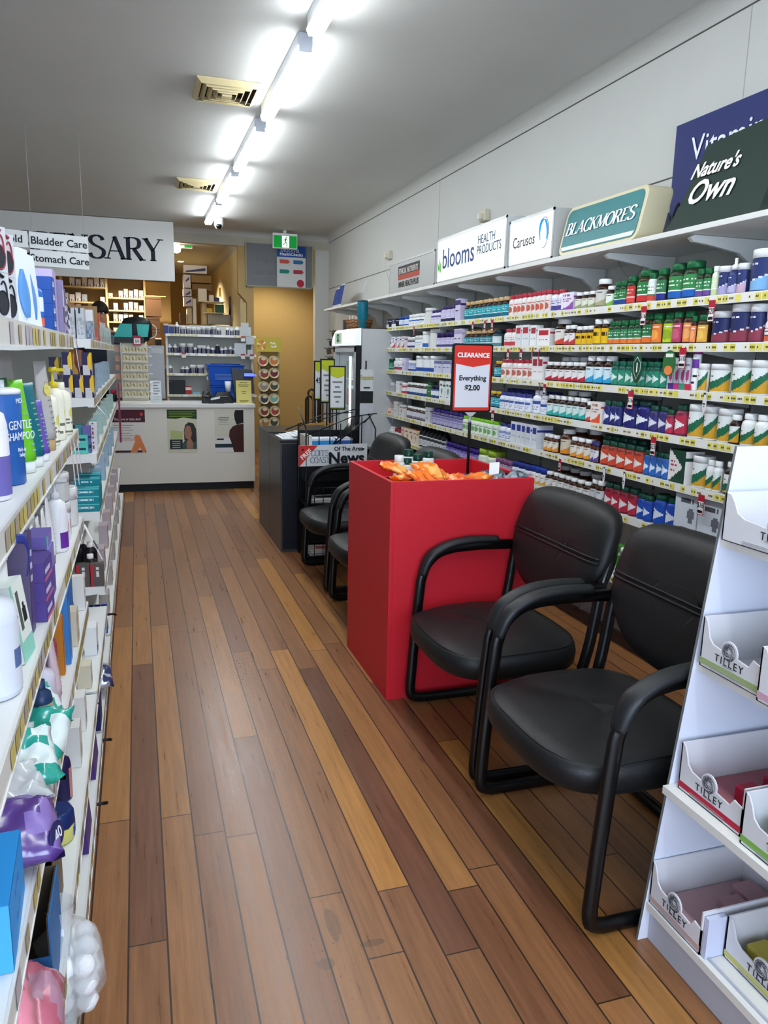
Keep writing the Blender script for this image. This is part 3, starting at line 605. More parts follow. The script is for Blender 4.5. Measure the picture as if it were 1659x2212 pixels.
run(2, 1153, 1177, 2, 'carton', .135, 'e6e6e8', '', 'top', ['ececec', 'b23c4c', 'b0545c'], 'white carton with red print')
run(2, 1178, 1263, 6, 'bottle', .108, BR, W_, 'swoosh', ['e6e4e2', 'b82838'], 'brown bottle with crimson swoosh')
run(2, 1264, 1320, 3, 'bottle', .142, BR, W_, 'swoosh', ['cfe6ee', '2f9fd0'], 'brown bottle with sky blue label')
run(2, 1321, 1442, 8, 'wide', .118, '1f5a48', '175a45', 'arrow', ['d2e9e0', '2c8a6e', '3c6a70'], 'green bottle with pale arrow label')
run(2, 1443, 1491, 4, 'stick', .15, 'b9bcc2', '3a3c44', 'pic', ['c9ccd2', 'a83a72', '7a7c84'], 'silver effervescent tablet tube', dmax=.034)
run(2, 1492, 1506, 1, 'stick', .165, 'f0f0f0', '9c2f86', 'top', ['f4f4f4', '6b3a9c', '26262c'], 'white tube with purple cap', dmax=.036)
WG = ['e6ebe8', '23684a', 'cf9c2c']
run(2, 1507, 1525, 1, 'tub', .115, 'eceeec', W_, 'wagner', WG, 'small white, green and gold tub', dmax=.1)
run(2, 1525, 1563, 1, 'tub', .115, 'eceeec', W_, 'wagner', WG, 'wide short green and gold tub', dmax=.12)
run(2, 1563, 1574, 1, 'tub', .112, 'eceeec', W_, 'wagner', WG, 'half-hidden green and gold tub', dep=.09)
run(2, 1574, 1700, 3, 'tub', .132, 'eceeec', W_, 'wagner', WG, 'tall white, green and gold tub', dmax=.135)
# ---- fourth row
run(3, 833, 858, 2, 'carton', .085, 'a9acb4', '', 'stripe2', ['b6b9c0', 'd8dade', '55585f'], 'grey and white carton')
run(3, 859, 866, 1, 'carton', .1, 'e8eaea', '', 'plain', ['e8eaea', '8a8e90'], 'slim white carton')
run(3, 867, 879, 1, 'jar', .09, 'c23c3c', W_, 'band', ['e2dcdc', 'c23c3c'], 'white jar with red base')
run(3, 880, 921, 6, 'bottle', .1, BR, W_, 'band', ['dfe2ea', '35508c'], 'brown bottle, blue and white label')
run(3, 922, 931, 1, 'bottle', .12, '2a5a34', '2a5a34', 'plain', ['3a6a44', 'cfe0d0'], 'slim dark green bottle')
run(3, 932, 950, 2, 'jar', .1, '33507c', '262a44', 'band', ['dfe4ea', '33507c'], 'blue and white jar, dark lid')
run(3, 951, 978, 2, 'carton', .14, 'e6ecea', '', 'pic', ['eaf0ee', '2c6a52'], 'tall white carton with green emblem')
run(3, 1058, 1080, 2, 'bottle', .105, BR, 'd2a92c', 'band', ['3aa0b0', '2b86a0', 'e2f0f2'], 'teal bottle with yellow cap')
run(3, 1080, 1145, 6, 'bottle', .105, 'dfe3ee', '3a3f88', 'top', ['dfe3ee', '4a62a8', '38407c'], 'white bottle with indigo cap')
run(3, 1146, 1167, 1, 'bottle', .135, 'e6e8f0', 'e6e8f0', 'top', ['e2e6f0', '3c55a4', '38407c'], 'largest white bottle with blue panel', dmax=.09)
run(3, 1167, 1180, 1, 'bottle', .11, 'e6e8f0', 'e6e8f0', 'top', ['e2e6f0', '3c55a4', '38407c'], 'medium white bottle with blue panel')
run(3, 1181, 1266, 6, 'bottle', .118, BR, W_, 'swoosh', ['cfe6e2', '2aa39a'], 'brown bottle with turquoise swoosh')
run(3, 1267, 1278, 1, 'bottle', .105, BR, W_, 'swoosh', ['e6dedc', 'd0483a'], 'single brown bottle with coral swoosh')
run(3, 1279, 1305, 1, 'carton', .108, 'ecebe8', '', 'swoosh', ['eeeae6', 'e05a30', 'b06a50'], 'white carton with orange swoosh', dmax=.11)
run(3, 1306, 1342, 3, 'wide', .12, '262c66', '1c4a3a', 'arrow', ['e2e6ee', '2a3070', '3b3f66'], 'navy bottle with white arrow')
run(3, 1343, 1400, 2, 'wide', .135, '262a72', '1c3a3a', 'arrow', ['eef0f4', '26246c', '2b2f55'], 'large indigo tub with white arrow', dmax=.11)
run(3, 1401, 1438, 2, 'wide', .118, '3a3468', '1c4a3a', 'arrow', ['dadce8', '3c3470', '55587a'], 'purple bottle with grey arrow')
run(3, 1439, 1454, 1, 'wide', .108, '7c2c44', '1c4a3a', 'arrow', ['e6dfe2', 'b8324a', '8a5a60'], 'small wine-red bottle with arrow')
run(3, 1455, 1480, 1, 'wide', .135, '7c2c44', '1c4a3a', 'arrow', ['eee8e8', 'b8324a', 'b03a4a'], 'bigger wine-red bottle with arrow', dmax=.09)
run(3, 1481, 1515, 1, 'tub', .142, 'eceeec', W_, 'wagner', WG, 'leftmost tall green and gold tub', dmax=.125)
run(3, 1515, 1542, 1, 'tub', .138, 'eceeec', W_, 'wagner', WG, 'middle tall green and gold tub', dmax=.125)
run(3, 1542, 1580, 1, 'tub', .135, 'eceeec', W_, 'wagner', WG, 'rightmost tall green and gold tub', dmax=.13)
run(3, 1575, 1596, 1, 'bottle', .115, BR, W_, 'wagner', WG, 'brown bottle, green and gold label', dmax=.08)
run(3, 1597, 1720, 4, 'bottle', .125, 'eceeec', W_, 'wagner', WG, 'white bottle, green and gold label', dmax=.085)
# ---- fifth row
run(4, 831, 852, 1, 'carton', .05, 'e08038', '', 'band', ['f0e6de', 'e08038', 'e08038'], 'low orange and white carton', dmax=.16)
run(4, 853, 862, 1, 'carton', .12, 'd6d4d2', '', 'plain', ['dcdad8', '9a8a80'], 'slim grey carton at the left')
run(4, 863, 876, 1, 'carton', .1, 'ddd8d4', '', 'pic', ['e4e0dc', 'b05a40'], 'white carton with brown picture')
run(4, 878, 922, 6, 'bottle', .1, '3a1c14', W_, 'band', ['c9cbd6', '7a6e86'], 'maroon bottle with white cap')
run(4, 923, 932, 1, 'carton', .12, 'b9bcc2', '', 'plain', ['c4c6cc', '8a4a50'], 'clear grey carton by purple lids')
run(4, 933, 999, 7, 'bottle', .12, '4a4270', '3a2a7c', 'stripe2', ['aea8cc', '7c76a8', '35305c'], 'purple bottle with violet cap')
run(4, 1000, 1074, 8, 'wide', .11, 'e0e6da', '7cc22c', 'dots', ['dfe8da', '7aa86a', '4a6a4a'], 'white bottle with lime cap')
run(4, 1075, 1106, 2, 'bottle', .11, 'dfe2ee', '33407c', 'top', ['d6dbe8', '8c9cc8', '38407c'], 'white bottle with navy cap')
run(4, 1107, 1164, 5, 'carton', .135, 'd2d6dc', '', 'top', ['d9dde2', '2f3c94', '5c76a8'], 'silver carton with blue bar', cdep=1.6)
run(4, 1175, 1204, 3, 'bottle', .098, '4a260e', W_, 'swoosh', ['dcd8c8', 'd98a2c'], 'small amber bottle, orange swoosh')
run(4, 1205, 1230, 1, 'bottle', .142, '4a260e', W_, 'swoosh', ['cfc6b0', 'd98a2c'], 'tall amber bottle, orange swoosh', dmax=.09)
run(4, 1231, 1274, 3, 'bottle', .11, '4a260e', W_, 'swoosh', ['e2ddd2', 'dd9236'], 'medium amber bottle, orange swoosh')
run(4, 1275, 1294, 2, 'bottle', .105, '4a260e', '3c3470', 'swoosh', ['e0dde2', '5a4a94'], 'bottle with dark purple cap')
run(4, 1295, 1388, 5, 'wide', .125, '8a3428', '1a4838', 'arrow', ['e6e0d8', 'cc4a30', 'a85a48'], 'red bottle with white arrow')
run(4, 1389, 1445, 4, 'wide', .115, '2f5a9c', '1a4838', 'arrow', ['d6e4f2', '2f66b4', '5a6a94'], 'blue bottle with white arrow')
run(4, 1446, 1489, 1, 'carton', .142, '1f4434', '', 'arrow', ['ece8e6', '1f4434', 'b03a4a'], 'dark green pouch with white arrow', dmax=.13, cdep=.7)
run(4, 1490, 1523, 1, 'tub', .132, 'eceeec', W_, 'wagner', WG, 'wide green and gold tub by pouch', dmax=.11)
run(4, 1524, 1556, 2, 'bottle', .125, 'eceeec', W_, 'wagner', WG, 'white bottle with green-gold label')
run(4, 1557, 1700, 4, 'bottle', .132, BR, W_, 'wagner', WG, 'brown glass bottle with green label', dmax=.085)
# ---- sixth row
run(5, 832, 850, 2, 'bottle', .09, 'e8e6e6', W_, 'band', ['e8e6e6', 'b8525a'], 'white bottle low by the fridge')
run(5, 851, 868, 2, 'jar', .085, 'e0dcdc', 'b03040', 'band', ['e8e2e2', '6c9a80'], 'jar with red lid')
run(5, 869, 905, 4, 'carton', .12, 'd98a3a', '', 'pic', ['e8dccb', 'd9853a', 'a8503a'], 'white and orange carton')
run(5, 906, 962, 7, 'longneck', .2, '121418', '0c0c0e', 'top', ['cfd0d2', '3a3c40', '444444'], 'black long-necked tonic bottle', dmax=.075)
run(5, 963, 1030, 8, 'jar', .1, '5a4a9c', '3a2a7c', 'band', ['8a80bc', '4a4090'], 'violet lidded jar')
run(5, 1031, 1070, 2, 'jar', .12, 'dfe6cc', '9cb83c', 'band', ['e6ecdc', '6a9a50'], 'lime lidded white jar', dmax=.13)
run(5, 1071, 1105, 4, 'jar', .09, '9a7a98', '8a5a86', 'plain', ['b9a0b8', '6a4a68'], 'mauve jar')
run(5, 1106, 1146, 3, 'jar', .1, 'dcdde6', '2c3a8c', 'top', ['e2e2ea', 'a8acc8', '555a80'], 'white jar with navy lid')
run(5, 1147, 1178, 3, 'jar', .105, 'e6e4e0', '2a44a4', 'swoosh', ['ece8e4', 'd9a040'], 'white jar with royal blue lid')
run(5, 1179, 1272, 7, 'bottle', .1, '33190b', W_, 'swoosh', ['dcdcda', 'b8b4a8'], 'low brown bottle, white cap')
run(5, 1273, 1302, 2, 'bottle', .125, '33190b', W_, 'swoosh', ['cfd2d6', '8a8c90'], 'taller brown bottle, grey label')
run(5, 1303, 1372, 4, 'wide', .13, '7c2434', '1a4838', 'arrow', ['e8e2e2', 'b42c44', 'a85a68'], 'crimson bottle with white arrow')
run(5, 1373, 1407, 2, 'wide', .12, '24449c', '1a4838', 'arrow', ['dfe6f2', '2450b0', '5a6a94'], 'royal blue bottle with arrow')
run(5, 1408, 1458, 2, 'wide', .14, '24449c', '17523a', 'arrow', ['dfe6f2', '2450b0', '3a4a94'], 'wide blue tub with green lid', dmax=.12)
run(5, 1459, 1506, 1, 'carton', .19, 'b9c6d2', '', 'pic', ['cfd8e0', '6a6e78', '55585f'], 'icy white sleep-aid carton', dmax=.14, cdep=.7)
run(5, 1507, 1700, 3, 'carton', .175, 'b9c6d2', '', 'pic', ['cfd8e0', '6a6e78', '55585f'], 'second-size icy white carton', dmax=.14, cdep=.7)
run(6, 1312, 1336, 1, 'carton', .15, '3f8a2c', '', 'band', ['4c9a34', 'e8eae4', 'dfe8d8'], 'green carton glimpsed between two chairs', dmax=.13)
run(6, 1337, 1372, 2, 'tub', .15, 'e3e5e3', W_, 'plain', ['dfe2e0', 'a9aeb0'], 'white tub low between two chairs', dmax=.12)
# second ranks standing behind, seen over the front ones
run(1, 1004, 1070, 6, 'bottle', .13, '23140c', 'c9a878', 'band', ['2f8fa0', '2f9aa8', 'e2eeee'], 'rear tan-capped dark bottle', dep=.14)
run(2, 1205, 1262, 3, 'bottle', .135, BR, W_, 'swoosh', ['e6e4e2', 'b82838'], 'rear taller crimson bottle', dep=.14)
run(2, 1330, 1420, 5, 'wide', .135, '12332c', '123a30', 'plain', ['1c4a3e', '3a6a5c'], 'rear dark green bottle', dep=.15)
run(3, 1090, 1200, 7, 'bottle', .125, 'dfe3ee', '262c78', 'plain', ['dfe3ee', '555a90'], 'rear bottle with dark blue cap', dep=.14)
run(3, 1218, 1262, 2, 'bottle', .145, BR, W_, 'swoosh', ['cfe6e2', '2aa39a'], 'rear tall turquoise bottle', dep=.13)
run(4, 1230, 1290, 2, 'bottle', .15, '4a260e', W_, 'swoosh', ['cfc6b0', 'd98a2c'], 'rear tall amber bottle', dep=.15)
run(4, 1300, 1390, 5, 'wide', .14, '1c2a24', '1a4838', 'plain', ['2a3a34', '55605c'], 'rear bottle with dark green cap', dep=.13)
run(5, 1200, 1290, 4, 'bottle', .128, '33190b', 'dcdcd8', 'plain', ['8a8c8e', '55585c'], 'rear brown bottle', dep=.14)
# ---------------------------------------------------------------- the wall shelving itself
us = thing('wall_shelving', 'long white wall shelving full of supplements under the lit brand signs', 'shelving', (XW, 3.5, 0))
STRIP = M('e9e9e3', .35); TK = ['e8de6c', 'ece8d0', 'dcd257']
def strip(mb, x, y0, y1, z, h, seed, dens=.75, face=-1):
    n = int(abs(y1-y0)/.034)
    mb.box(min(x, x-face*.004), max(x, x-face*.004), y0, y1, z-h, z, STRIP)
    for i in range(n):
        if rnd(i, seed) > dens: continue
        a = y0+(y1-y0)*i/n+.003; w = .028; xx = x+face*.0008; q = TK[int(rnd(i, seed+5)*3)]
        P = [(xx, a, z-h+.005), (xx, a+w, z-h+.005), (xx, a+w, z-.006), (xx, a, z-.006)]; mb.face(P, q)
        for k in range(3):
            b0 = a+.003+k*.008; xx2 = x+face*.0014
            if rnd(i*3+k, seed) > .35: mb.face([(xx2, b0, z-h*.62), (xx2, b0+.006, z-h*.62), (xx2, b0+.006, z-h*.4), (xx2, b0, z-h*.4)], '55502c')
GREY = M('c3c4bf', .5)
for s, z in enumerate(WZ):
    o = MB().box(XS, XW-.012, WY0, WY1, z-.02, z, GREY).build('shelf', us)
    mb = MB(); strip(mb, XS-.001, WY0, WY1, z+.004, .036, s+1, .78 if s < 6 else .3); mb.build('price_strip', o)
for k in range(11):
    y = .95+.6*k
    if y > WY1: break
    mb = MB().box(XW-.012, XW-.001, y-.014, y+.014, .0, 2.38, M('b4b6b2', .5))
    for j in range(44): mb.box(XW-.0128, XW-.012, y-.007, y-.003, .15+j*.05, .18+j*.05, '2c2d2c'); mb.box(XW-.0128, XW-.012, y+.003, y+.007, .15+j*.05, .18+j*.05, '2c2d2c')
    mb.build('upright', us)
    for s, z in enumerate(WZ):
        MB().prism([(XW-.013, y-.002, z-.021), (XS+.03, y-.002, z-.021), (XS+.03, y-.002, z-.03), (XW-.03, y-.002, z-.07), (XW-.013, y-.002, z-.07)], (0, .004, 0), M('d2d3cf')).build('bracket', us)
# top display shelf
XT, ZT = 2.12, 2.035
t = thing('display_shelf', 'white top shelf carrying the brand signs above the supplement shelves', 'shelf', (XW, 4, ZT)); yE = onx(700, 662, XT).y
MB().box(XT, XW-.001, .6, yE, ZT-.022, ZT, M('dcddd9', .4)).build('board', t, bevel=.002)
for k in range(14):
    y = .95+.6*k
    if y > yE: break
    z = ZT-.023; prof = [(XW-.013, z), (XT+.05, z), (XT+.03, z-.012), (XT+.05, z-.028), (XT+.12, z-.035), (XW-.16, z-.06), (XW-.1, z-.1), (XW-.06, z-.17), (XW-.013, z-.19)]
    MB().prism([(a, y-.012, b) for a, b in prof], (0, .024, 0), M('d6d8d4', .4)).build('bracket', t, bevel=.003)
    if y > WY1: MB().box(XW-.012, XW-.001, y-.014, y+.014, 1.5, ZT-.023, M('b4b6b2', .5)).build('upright', t)
# hanging price cards (shelf, u, text)
def price_card(s, u, txt_, label, w=.032, h=.07, tilt=0, red='b02438', sheet='f2f0ee', drop=.0):
    z = WZ[s]-.022-drop; y = yat(u, XS-.012, z-.03); t = thing('price_card', label, 'price card', (XS-.012, y, z), tilt, 'red price cards hanging from the wall shelves')
    mb = MB(); mb.box(-.001, .001, -w/2, w/2, -h, .006, red); mb.box(-.0016, -.001, -w/2+.002, w/2-.002, -h+.003, -h*.28, sheet)
    mb.box(-.0021, -.0016, -w/2+.004, w/2-.004, -h+.008, -h+.02, '1a1618'); mb.build('card', t, world=False)
    o = text(txt_, h*.42, (-.0021, 0, -h*.48), (0, -1, 0), (0, 0, 1), '1a1618', sx=.75); o.parent = t
    return t
for s, u, tx, lb in ((0, 1390, '$16', 'red 16-dollar card under the large green bottles of the top row'), (0, 1537, '$20', 'red 20-dollar card under the pale green and navy tubs'), (0, 1063, '10', 'wide red price card under the teal bottles, nearer the sign'), (0, 1047, '9', 'small red price card left of the wide one, top row'), (0, 1021, '7', 'red price card under the left teal bottles, top row'), (0, 894, '5', 'red price card far left on the top row'),
    (1, 1097, '9', 'red price card under the white red-capped bottles, second row'), (1, 1125, '9', 'red price card under the red-panel cartons, second row'), (1, 1149, '12', 'tilted red card, left of a touching pair, second row'), (1, 1164, '12', 'tilted red card, right of a touching pair, second row'), (1, 1474, '$10', 'red 10-dollar card over the tablet tubes'),
    (2, 1165, '9', 'red price card, left of the touching pair, third row'), (2, 1176, '9', 'red price card, right of the touching pair, third row'), (2, 1362, '$16', 'red 16-dollar card under the green arrow bottles'), (3, 1064, '8', 'red price card behind the clearance sign edge, fourth row'), (3, 1411, '$23', 'red 23-dollar card under the purple arrow bottles'), (4, 1209, '9', 'red price card under the amber bottles, fifth row'), (4, 1514, '$16', 'red 16-dollar card over the icy cartons')):
    price_card(s, u, tx, lb, w=.036 if u > 1300 else .03, h=.078 if u > 1300 else .06, tilt=random.uniform(-.15, .15)-(.5 if 1140 < u < 1170 else 0))
def wob(s, u, label, col='efeff0', w=.04, h=.075, dark='3a3644'):
    z = WZ[s]-.01; y = yat(u, XS-.02, z-.03); t = thing('shelf_wobbler', label, 'shelf tag', (XS-.015, y, z), -.35, 'white rounded shelf tags')
    P = [(-.002, w/2*math.cos(a), -h*.45+h*.5*math.sin(a)) for a in [k*2*PI/16 for k in range(16)]]
    MB().prism(P, (.0015, 0, 0), col).build('card', t, world=False); MB().box(-.0006, .001, -w*.1, w/2, -h*.25, .01, dark).build('tab', t, world=False)
    MB().box(-.003, -.0025, -w*.3, w*.3, -h*.5, -h*.42, '333333').box(-.003, -.0025, -w*.2, w*.2, -h*.62, -h*.58, '555555').build('printed_price', t, world=False)
wob(2, 1520, 'white rounded tag with dark corner under the short gold tub'); wob(4, 1303, 'white teardrop tag under the red arrow bottles, left one'); wob(4, 1346, 'white teardrop tag under the blue arrow bottles')
for s, u, l in ((0, 862, 'white tag cluster, left end of top row'), (0, 949, 'white tag under the small purple bottles'), (1, 842, 'white tag at left end of second row'), (1, 851, 'white tag with orange head beside left end, second row'), (3, 859, 'white tag under the slim white carton, fourth row'), (3, 880, 'white tag under the red-based jar, fourth row'), (3, 918, 'white tag under the brown bottles, fourth row'), (4, 848, 'white leaf-shaped tag, left end of fifth row')): wob(s, u, l, w=.03, h=.06, dark='c8c8c6')
# dark green oval shelf signs
z = WZ[1]-.02; y = yat(1377, XS-.02, z-.06); t = thing('shelf_sign', 'dark green oval tag with a white number one shield', 'shelf sign', (XS-.02, y, z))
MB().prism([(XS-.02, y+.036*math.cos(a), z-.085+.068*math.sin(a)) for a in [k*2*PI/24 for k in range(24)]], (.002, 0, 0), '1d4a33').build('card', t)
sh = [(0, .05), (.018, .03), (.026, .028), (.026, -.01), (0, -.05), (-.026, -.01), (-.026, .028), (-.018, .03), (0, .05)]
MB().tube([(XS-.0215, y+a, z-.085+b) for a, b in sh], .0012, 'e6efe8', seg=4).build('shield', t); text('1', .06, (XS-.0205, y, z-.085), (0, -1, 0), (0, 0, 1), 'f2f6f2', t, bold=.001)
y = yat(1447, XS-.02, z-.06); t = thing('shelf_sign', 'green tag with orange fruit picture beside a 10-dollar card', 'shelf sign', (XS-.025, y, z))
MB().prism([(XS-.025, y+.042*math.cos(a), z-.06+.055*math.sin(a)) for a in [k*2*PI/24 for k in range(24)]], (.002, 0, 0), '2f6b3a').build('card', t)
MB().box(XS-.0262, XS-.0251, y-.025, y+.022, z-.035, z-.02, 'e9efe2').build('printed_words', t); MB().prism([(XS-.0255, y+.03*math.cos(a)*.9, z-.09+.02*math.sin(a)) for a in [k*2*PI/12 for k in range(12)]], (-.001, 0, 0), 'ea8a4a').build('printed_fruit', t)
mb = MB(); z = WZ[2]; y = yat(1467, XS+.02, z)
for k, c in enumerate(('4a2f7c', 'b83a7c', '2f9c74', 'c83450')): mb.box(XS+.008, XS+.012, y+.062-.036*k-.036, y+.062-.036*k, z+.0006, z+.03, c); mb.box(XS+.08, XS+.084, y+.062-.036*k-.036, y+.062-.036*k, z+.0006, z+.03, c)
tag(mb.build('display_tray'), 'low tray in purple, pink, green and red holding tablet tubes', 'tray')
# ================================================================ BRAND SIGNS ON THE TOP SHELF
NX, PZ = (0, -1, 0), (0, 0, 1)               # text on faces that look at -x
def light_box(u0, u1, x, depth, z1, label, face, glow, fr='c9ccca', name='lightbox_sign'):
    y0, y1 = onx(u0, 600, x).y, onx(u1, 520, x).y; z0 = ZT+.001
    t = thing(name, label, 'lightbox sign', (x, (y0+y1)/2, z0))
    MB().box(x, x+depth, y1, y0, z0, z1, M(fr, .4)).build('case', t, bevel=.004)
    mb = MB(); w = .014
    for a in ((y1, y1+w, z0, z1), (y0-w, y0, z0, z1), (y1, y0, z0, z0+w), (y1, y0, z1-w, z1)): mb.box(x-.006, x-.0005, a[0], a[1], a[2], a[3], M('b9bcbc', .35, .4))
    mb.build('frame', t)
    MB().box(x-.003, x-.001, y1+w, y0-w, z0+w, z1-w, M(face, .4, emit=glow) if glow else M(face, .4)).build('panel', t)
    return t, y0, y1, z0
x = XT+.02
t, y0, y1, z0 = light_box(842, 942, x, .1, 2.29, 'unlit grey framed sign with black and red banner, leftmost on the top shelf', 'aeb0ae', 0)
L = y0-y1; MB().box(x-.0045, x-.0032, y1+L*.3, y1+L*.78, z0+.14, z0+.21, '2c2528').box(x-.0045, x-.0032, y1+L*.3, y1+L*.78, z0+.1, z0+.14, 'a8453a').build('printed_banner', t)
text('ETHICAL NUTRIENTS', .062, (x-.006, y1+L*.54, z0+.165), NX, PZ, 'cfcac6', t, sx=.8, bold=.001); text('INNER HEALTH PLUS', .062, (x-.004, y1+L*.54, z0+.06), NX, PZ, '2a2528', t, sx=.85, bold=.002)
t, y0, y1, z0 = light_box(944, 1095, x, .12, 2.345, 'wide glowing white and pale green sign for health products', 'd6e8df', .3)
L = y0-y1; text('blooms', .19, (x-.005, y1+L*.655, z0+.155), NX, PZ, M('36407c', .5), t, sx=1.0, bold=.001)
text('HEALTH', .078, (x-.005, y1+L*.25, z0+.215), NX, PZ, '3a3a64', t, sx=.9); text('PRODUCTS', .078, (x-.005, y1+L*.215, z0+.15), NX, PZ, '3a3a64', t, sx=.9)
mb = MB()
for a, b, c_ in ((.925, .09, .05), (.95, .08, .03)):
    yc = y1+L*a; mb.prism([(x-.004, yc, z0+.07), (x-.004, yc+.03, z0+.1), (x-.004, yc+.035, z0+.1+c_*1.6), (x-.004, yc+.008, z0+.1+c_*.6)], (-.001, 0, 0), '5fb23c')
mb.build('leaf_emblem', t)
t, y0, y1, z0 = light_box(1097, 1196, x+.01, .1, 2.30, 'bright glowing white sign with blue ring emblem', 'f4faf7', .55, fr='b4b6b4')
L = y0-y1; text('Carusos', .085, (x+.005, y1+L*.64, z0+.13), NX, PZ, '1c1c20', t, sx=.95, bold=.0008)
mb = MB(); yc, zc = y1+L*.2, z0+.15
mb.tube([(x+.006, yc+.042*math.cos(a), zc+.068*math.sin(a)) for a in [-.6+k*4.4/20 for k in range(21)]], [.004+.009*math.sin(PI*k/20) for k in range(21)], '2496d8', seg=6, flat=.2, up=(1, 0, 0))
mb.tube([(x+.006, yc+.05*math.cos(a), zc+.08*math.sin(a)) for a in [2*PI*k/24 for k in range(20)]], .002, '2a3a5c', seg=5); mb.build('ring_emblem', t)
# teal rounded sign, leaning back
ya, yb = onx(1203, 555, x+.01).y, onx(1375, 500, x+.01).y; z0 = ZT+.001; hS = .25
t = thing('lightbox_sign', 'cream rounded-corner sign with teal face, leaning beside the big green board', 'lightbox sign', (x, (ya+yb)/2, z0))
def rrect(w, h, r, n=6): return [(sx*(w/2-r)+r*math.cos(a), sz*(h/2-r)+r*math.sin(a)) for sx, sz, a0 in ((1, 1, 0), (-1, 1, PI/2), (-1, -1, PI), (1, -1, 1.5*PI)) for a in [a0+PI/2*k/n for k in range(n+1)]]
ln = .22
def tilt(y, z, d): return (x+.01+z*math.sin(ln)+d, y, z0+z*math.cos(ln)+.0)
yc = (ya+yb)/2; w = ya-yb
def pl(s, d, w_, h_, r_): return [tilt(yc+a, hS/2+.004+b, d) for a, b in rrect(w_, h_, r_)]
MB().prism(pl(0, 0, w, hS, .05), (.13, 0, 0), M('cfc7a4', .4)).build('case', t, bevel=.003)
MB().prism(pl(0, -.003, w*.94, hS*.86, .035), (.002, 0, 0), M('0f7276', .4, spec=.3)).build('panel', t)
MB().prism([tilt(yc+a, .028+b*.02, -.0045) for a, b in ((-w*.44, 0), (w*.44, 0), (w*.46, 1), (-w*.46, 1))], (.001, 0, 0), 'dfe2e2').build('white_band', t)
serif_text('BLACKMORES', .062, tilt(yc+w*.44, hS*.5-.02, -.006), (0, -1, 0), (math.sin(ln), 0, math.cos(ln)), M('f2f4f2'), t, squeeze=w*.86/(.062*sum(GL[c][2] for c in 'BLACKMORES')), shear=.2, thick=.17, thin=.07)
# cable and grey bag behind the teal sign
t = tag(MB().rings([[V((x+.16+.12*math.cos(a)*s, onx(1400, 500, x+.2).y-.03+.10*math.sin(a)*s, z0+z_)) for a in [2*PI*k/14 for k in range(14)]] for s, z_ in ((1, 0), (1.05, .08), (.9, .15), (.5, .2), (.1, .205))], M('8f9296', .6)).build('grey_bundle'), 'grey rounded bundle between the teal and dark green signs', 'bundle')
tag(MB().tube(crv([(x+.1, onx(1418, 510, x).y, z0+.004), (x+.06, onx(1424, 500, x).y, z0+.05), (x+.08, onx(1420, 490, x).y, z0+.1), (x+.12, onx(1412, 480, x).y, z0+.14), (x+.1, onx(1424, 470, x).y, z0+.09)]), .005, '1a1a1c').build('black_cable'), 'black cable looping at the left foot of the dark green sign', 'cable')
tag(MB().tube(crv([(XT+.25, yat(1335, XT+.25, 1.99), ZT-.03), (XT+.27, yat(1350, XT+.27, 1.95), 1.94), (XT+.3, yat(1375, XT+.3, 1.95), 1.93), (XT+.3, yat(1398, XT+.3, 1.95), ZT-.03)]), .003, '8d8f8c').build('sagging_cable'), 'grey cable sagging under the top shelf', 'cable')
# dark green curved board
yl, yr_ = onx(1430, 505, x).y, onx(1636, 462, x).y; z0 = ZT+.001; top = onx(1490, 330, x+.12).z
t = thing('brand_board', 'large dark green curved board with white lettering on the top shelf', 'sign', (x, (yl+yr_)/2, z0)); DG = M('1c3028', .5)
def gb(a, b, th=0):  # a 0..1 left to right, b 0..1 up; leans back, edge sweeps in at the foot
    ins = .10*(b**.6); wv = yl-ins*.9-(yl-ins*.9-yr_)*a
    return V((x+.14*b*(1-.2*b)+th, wv, z0+b*(top-z0+.03*a)))
mb = MB().grid(lambda a, b: gb(a, b), 10, 12, lambda u, v: DG).grid(lambda a, b: gb(a, b, .004), 10, 12, lambda u, v: DG)
mb.grid(lambda a, b: gb(1, b, 0)+V((a*.3, -a*.12, a*.0)), 4, 8, lambda u, v: M('16271f', .5)); mb.build('board', t)
def gbp(a, b): return gb(a, b)
N0 = (gb(.5, .5)-gb(.5, .4)).normalized()
def gfind(u, v): return min((((proj(*gb(a/40, b/40))[0]-u)**2+(proj(*gb(a/40, b/40))[1]-v)**2, a/40, b/40) for a in range(41) for b in range(41)))[1:]
text("Nature's", .086, gb(*gfind(1550, 360))+V((-.006, 0, 0)), NX, N0, 'f0ede4', t, sx=.9, shear=.12, bold=.002); text('Own', .135, gb(*gfind(1537, 412))+V((-.006, 0, 0)), NX, N0, 'f0ede4', t, sx=.95, shear=.12, bold=.003)
# navy vitamins board against the wall
q0 = onx(1450, 410, 2.5); q1 = onx(1457, 275, 2.5); q2 = onx(1659, 192, 2.5); t = thing('brand_board', 'navy blue board with white word Vitamins behind the dark green one', 'sign', (2.5, 3, 2.2))
MB().box(2.5, 2.515, 2.2, q0.y, ZT+.001, q1.z, M('1e2a66', .5)).build('board', t)
o = onx(1490, 318, 2.497); text('Vitamins', .15, (2.497, o.y-.27, o.z-.02), NX, PZ, 'eef0f6', t, sx=1.0)
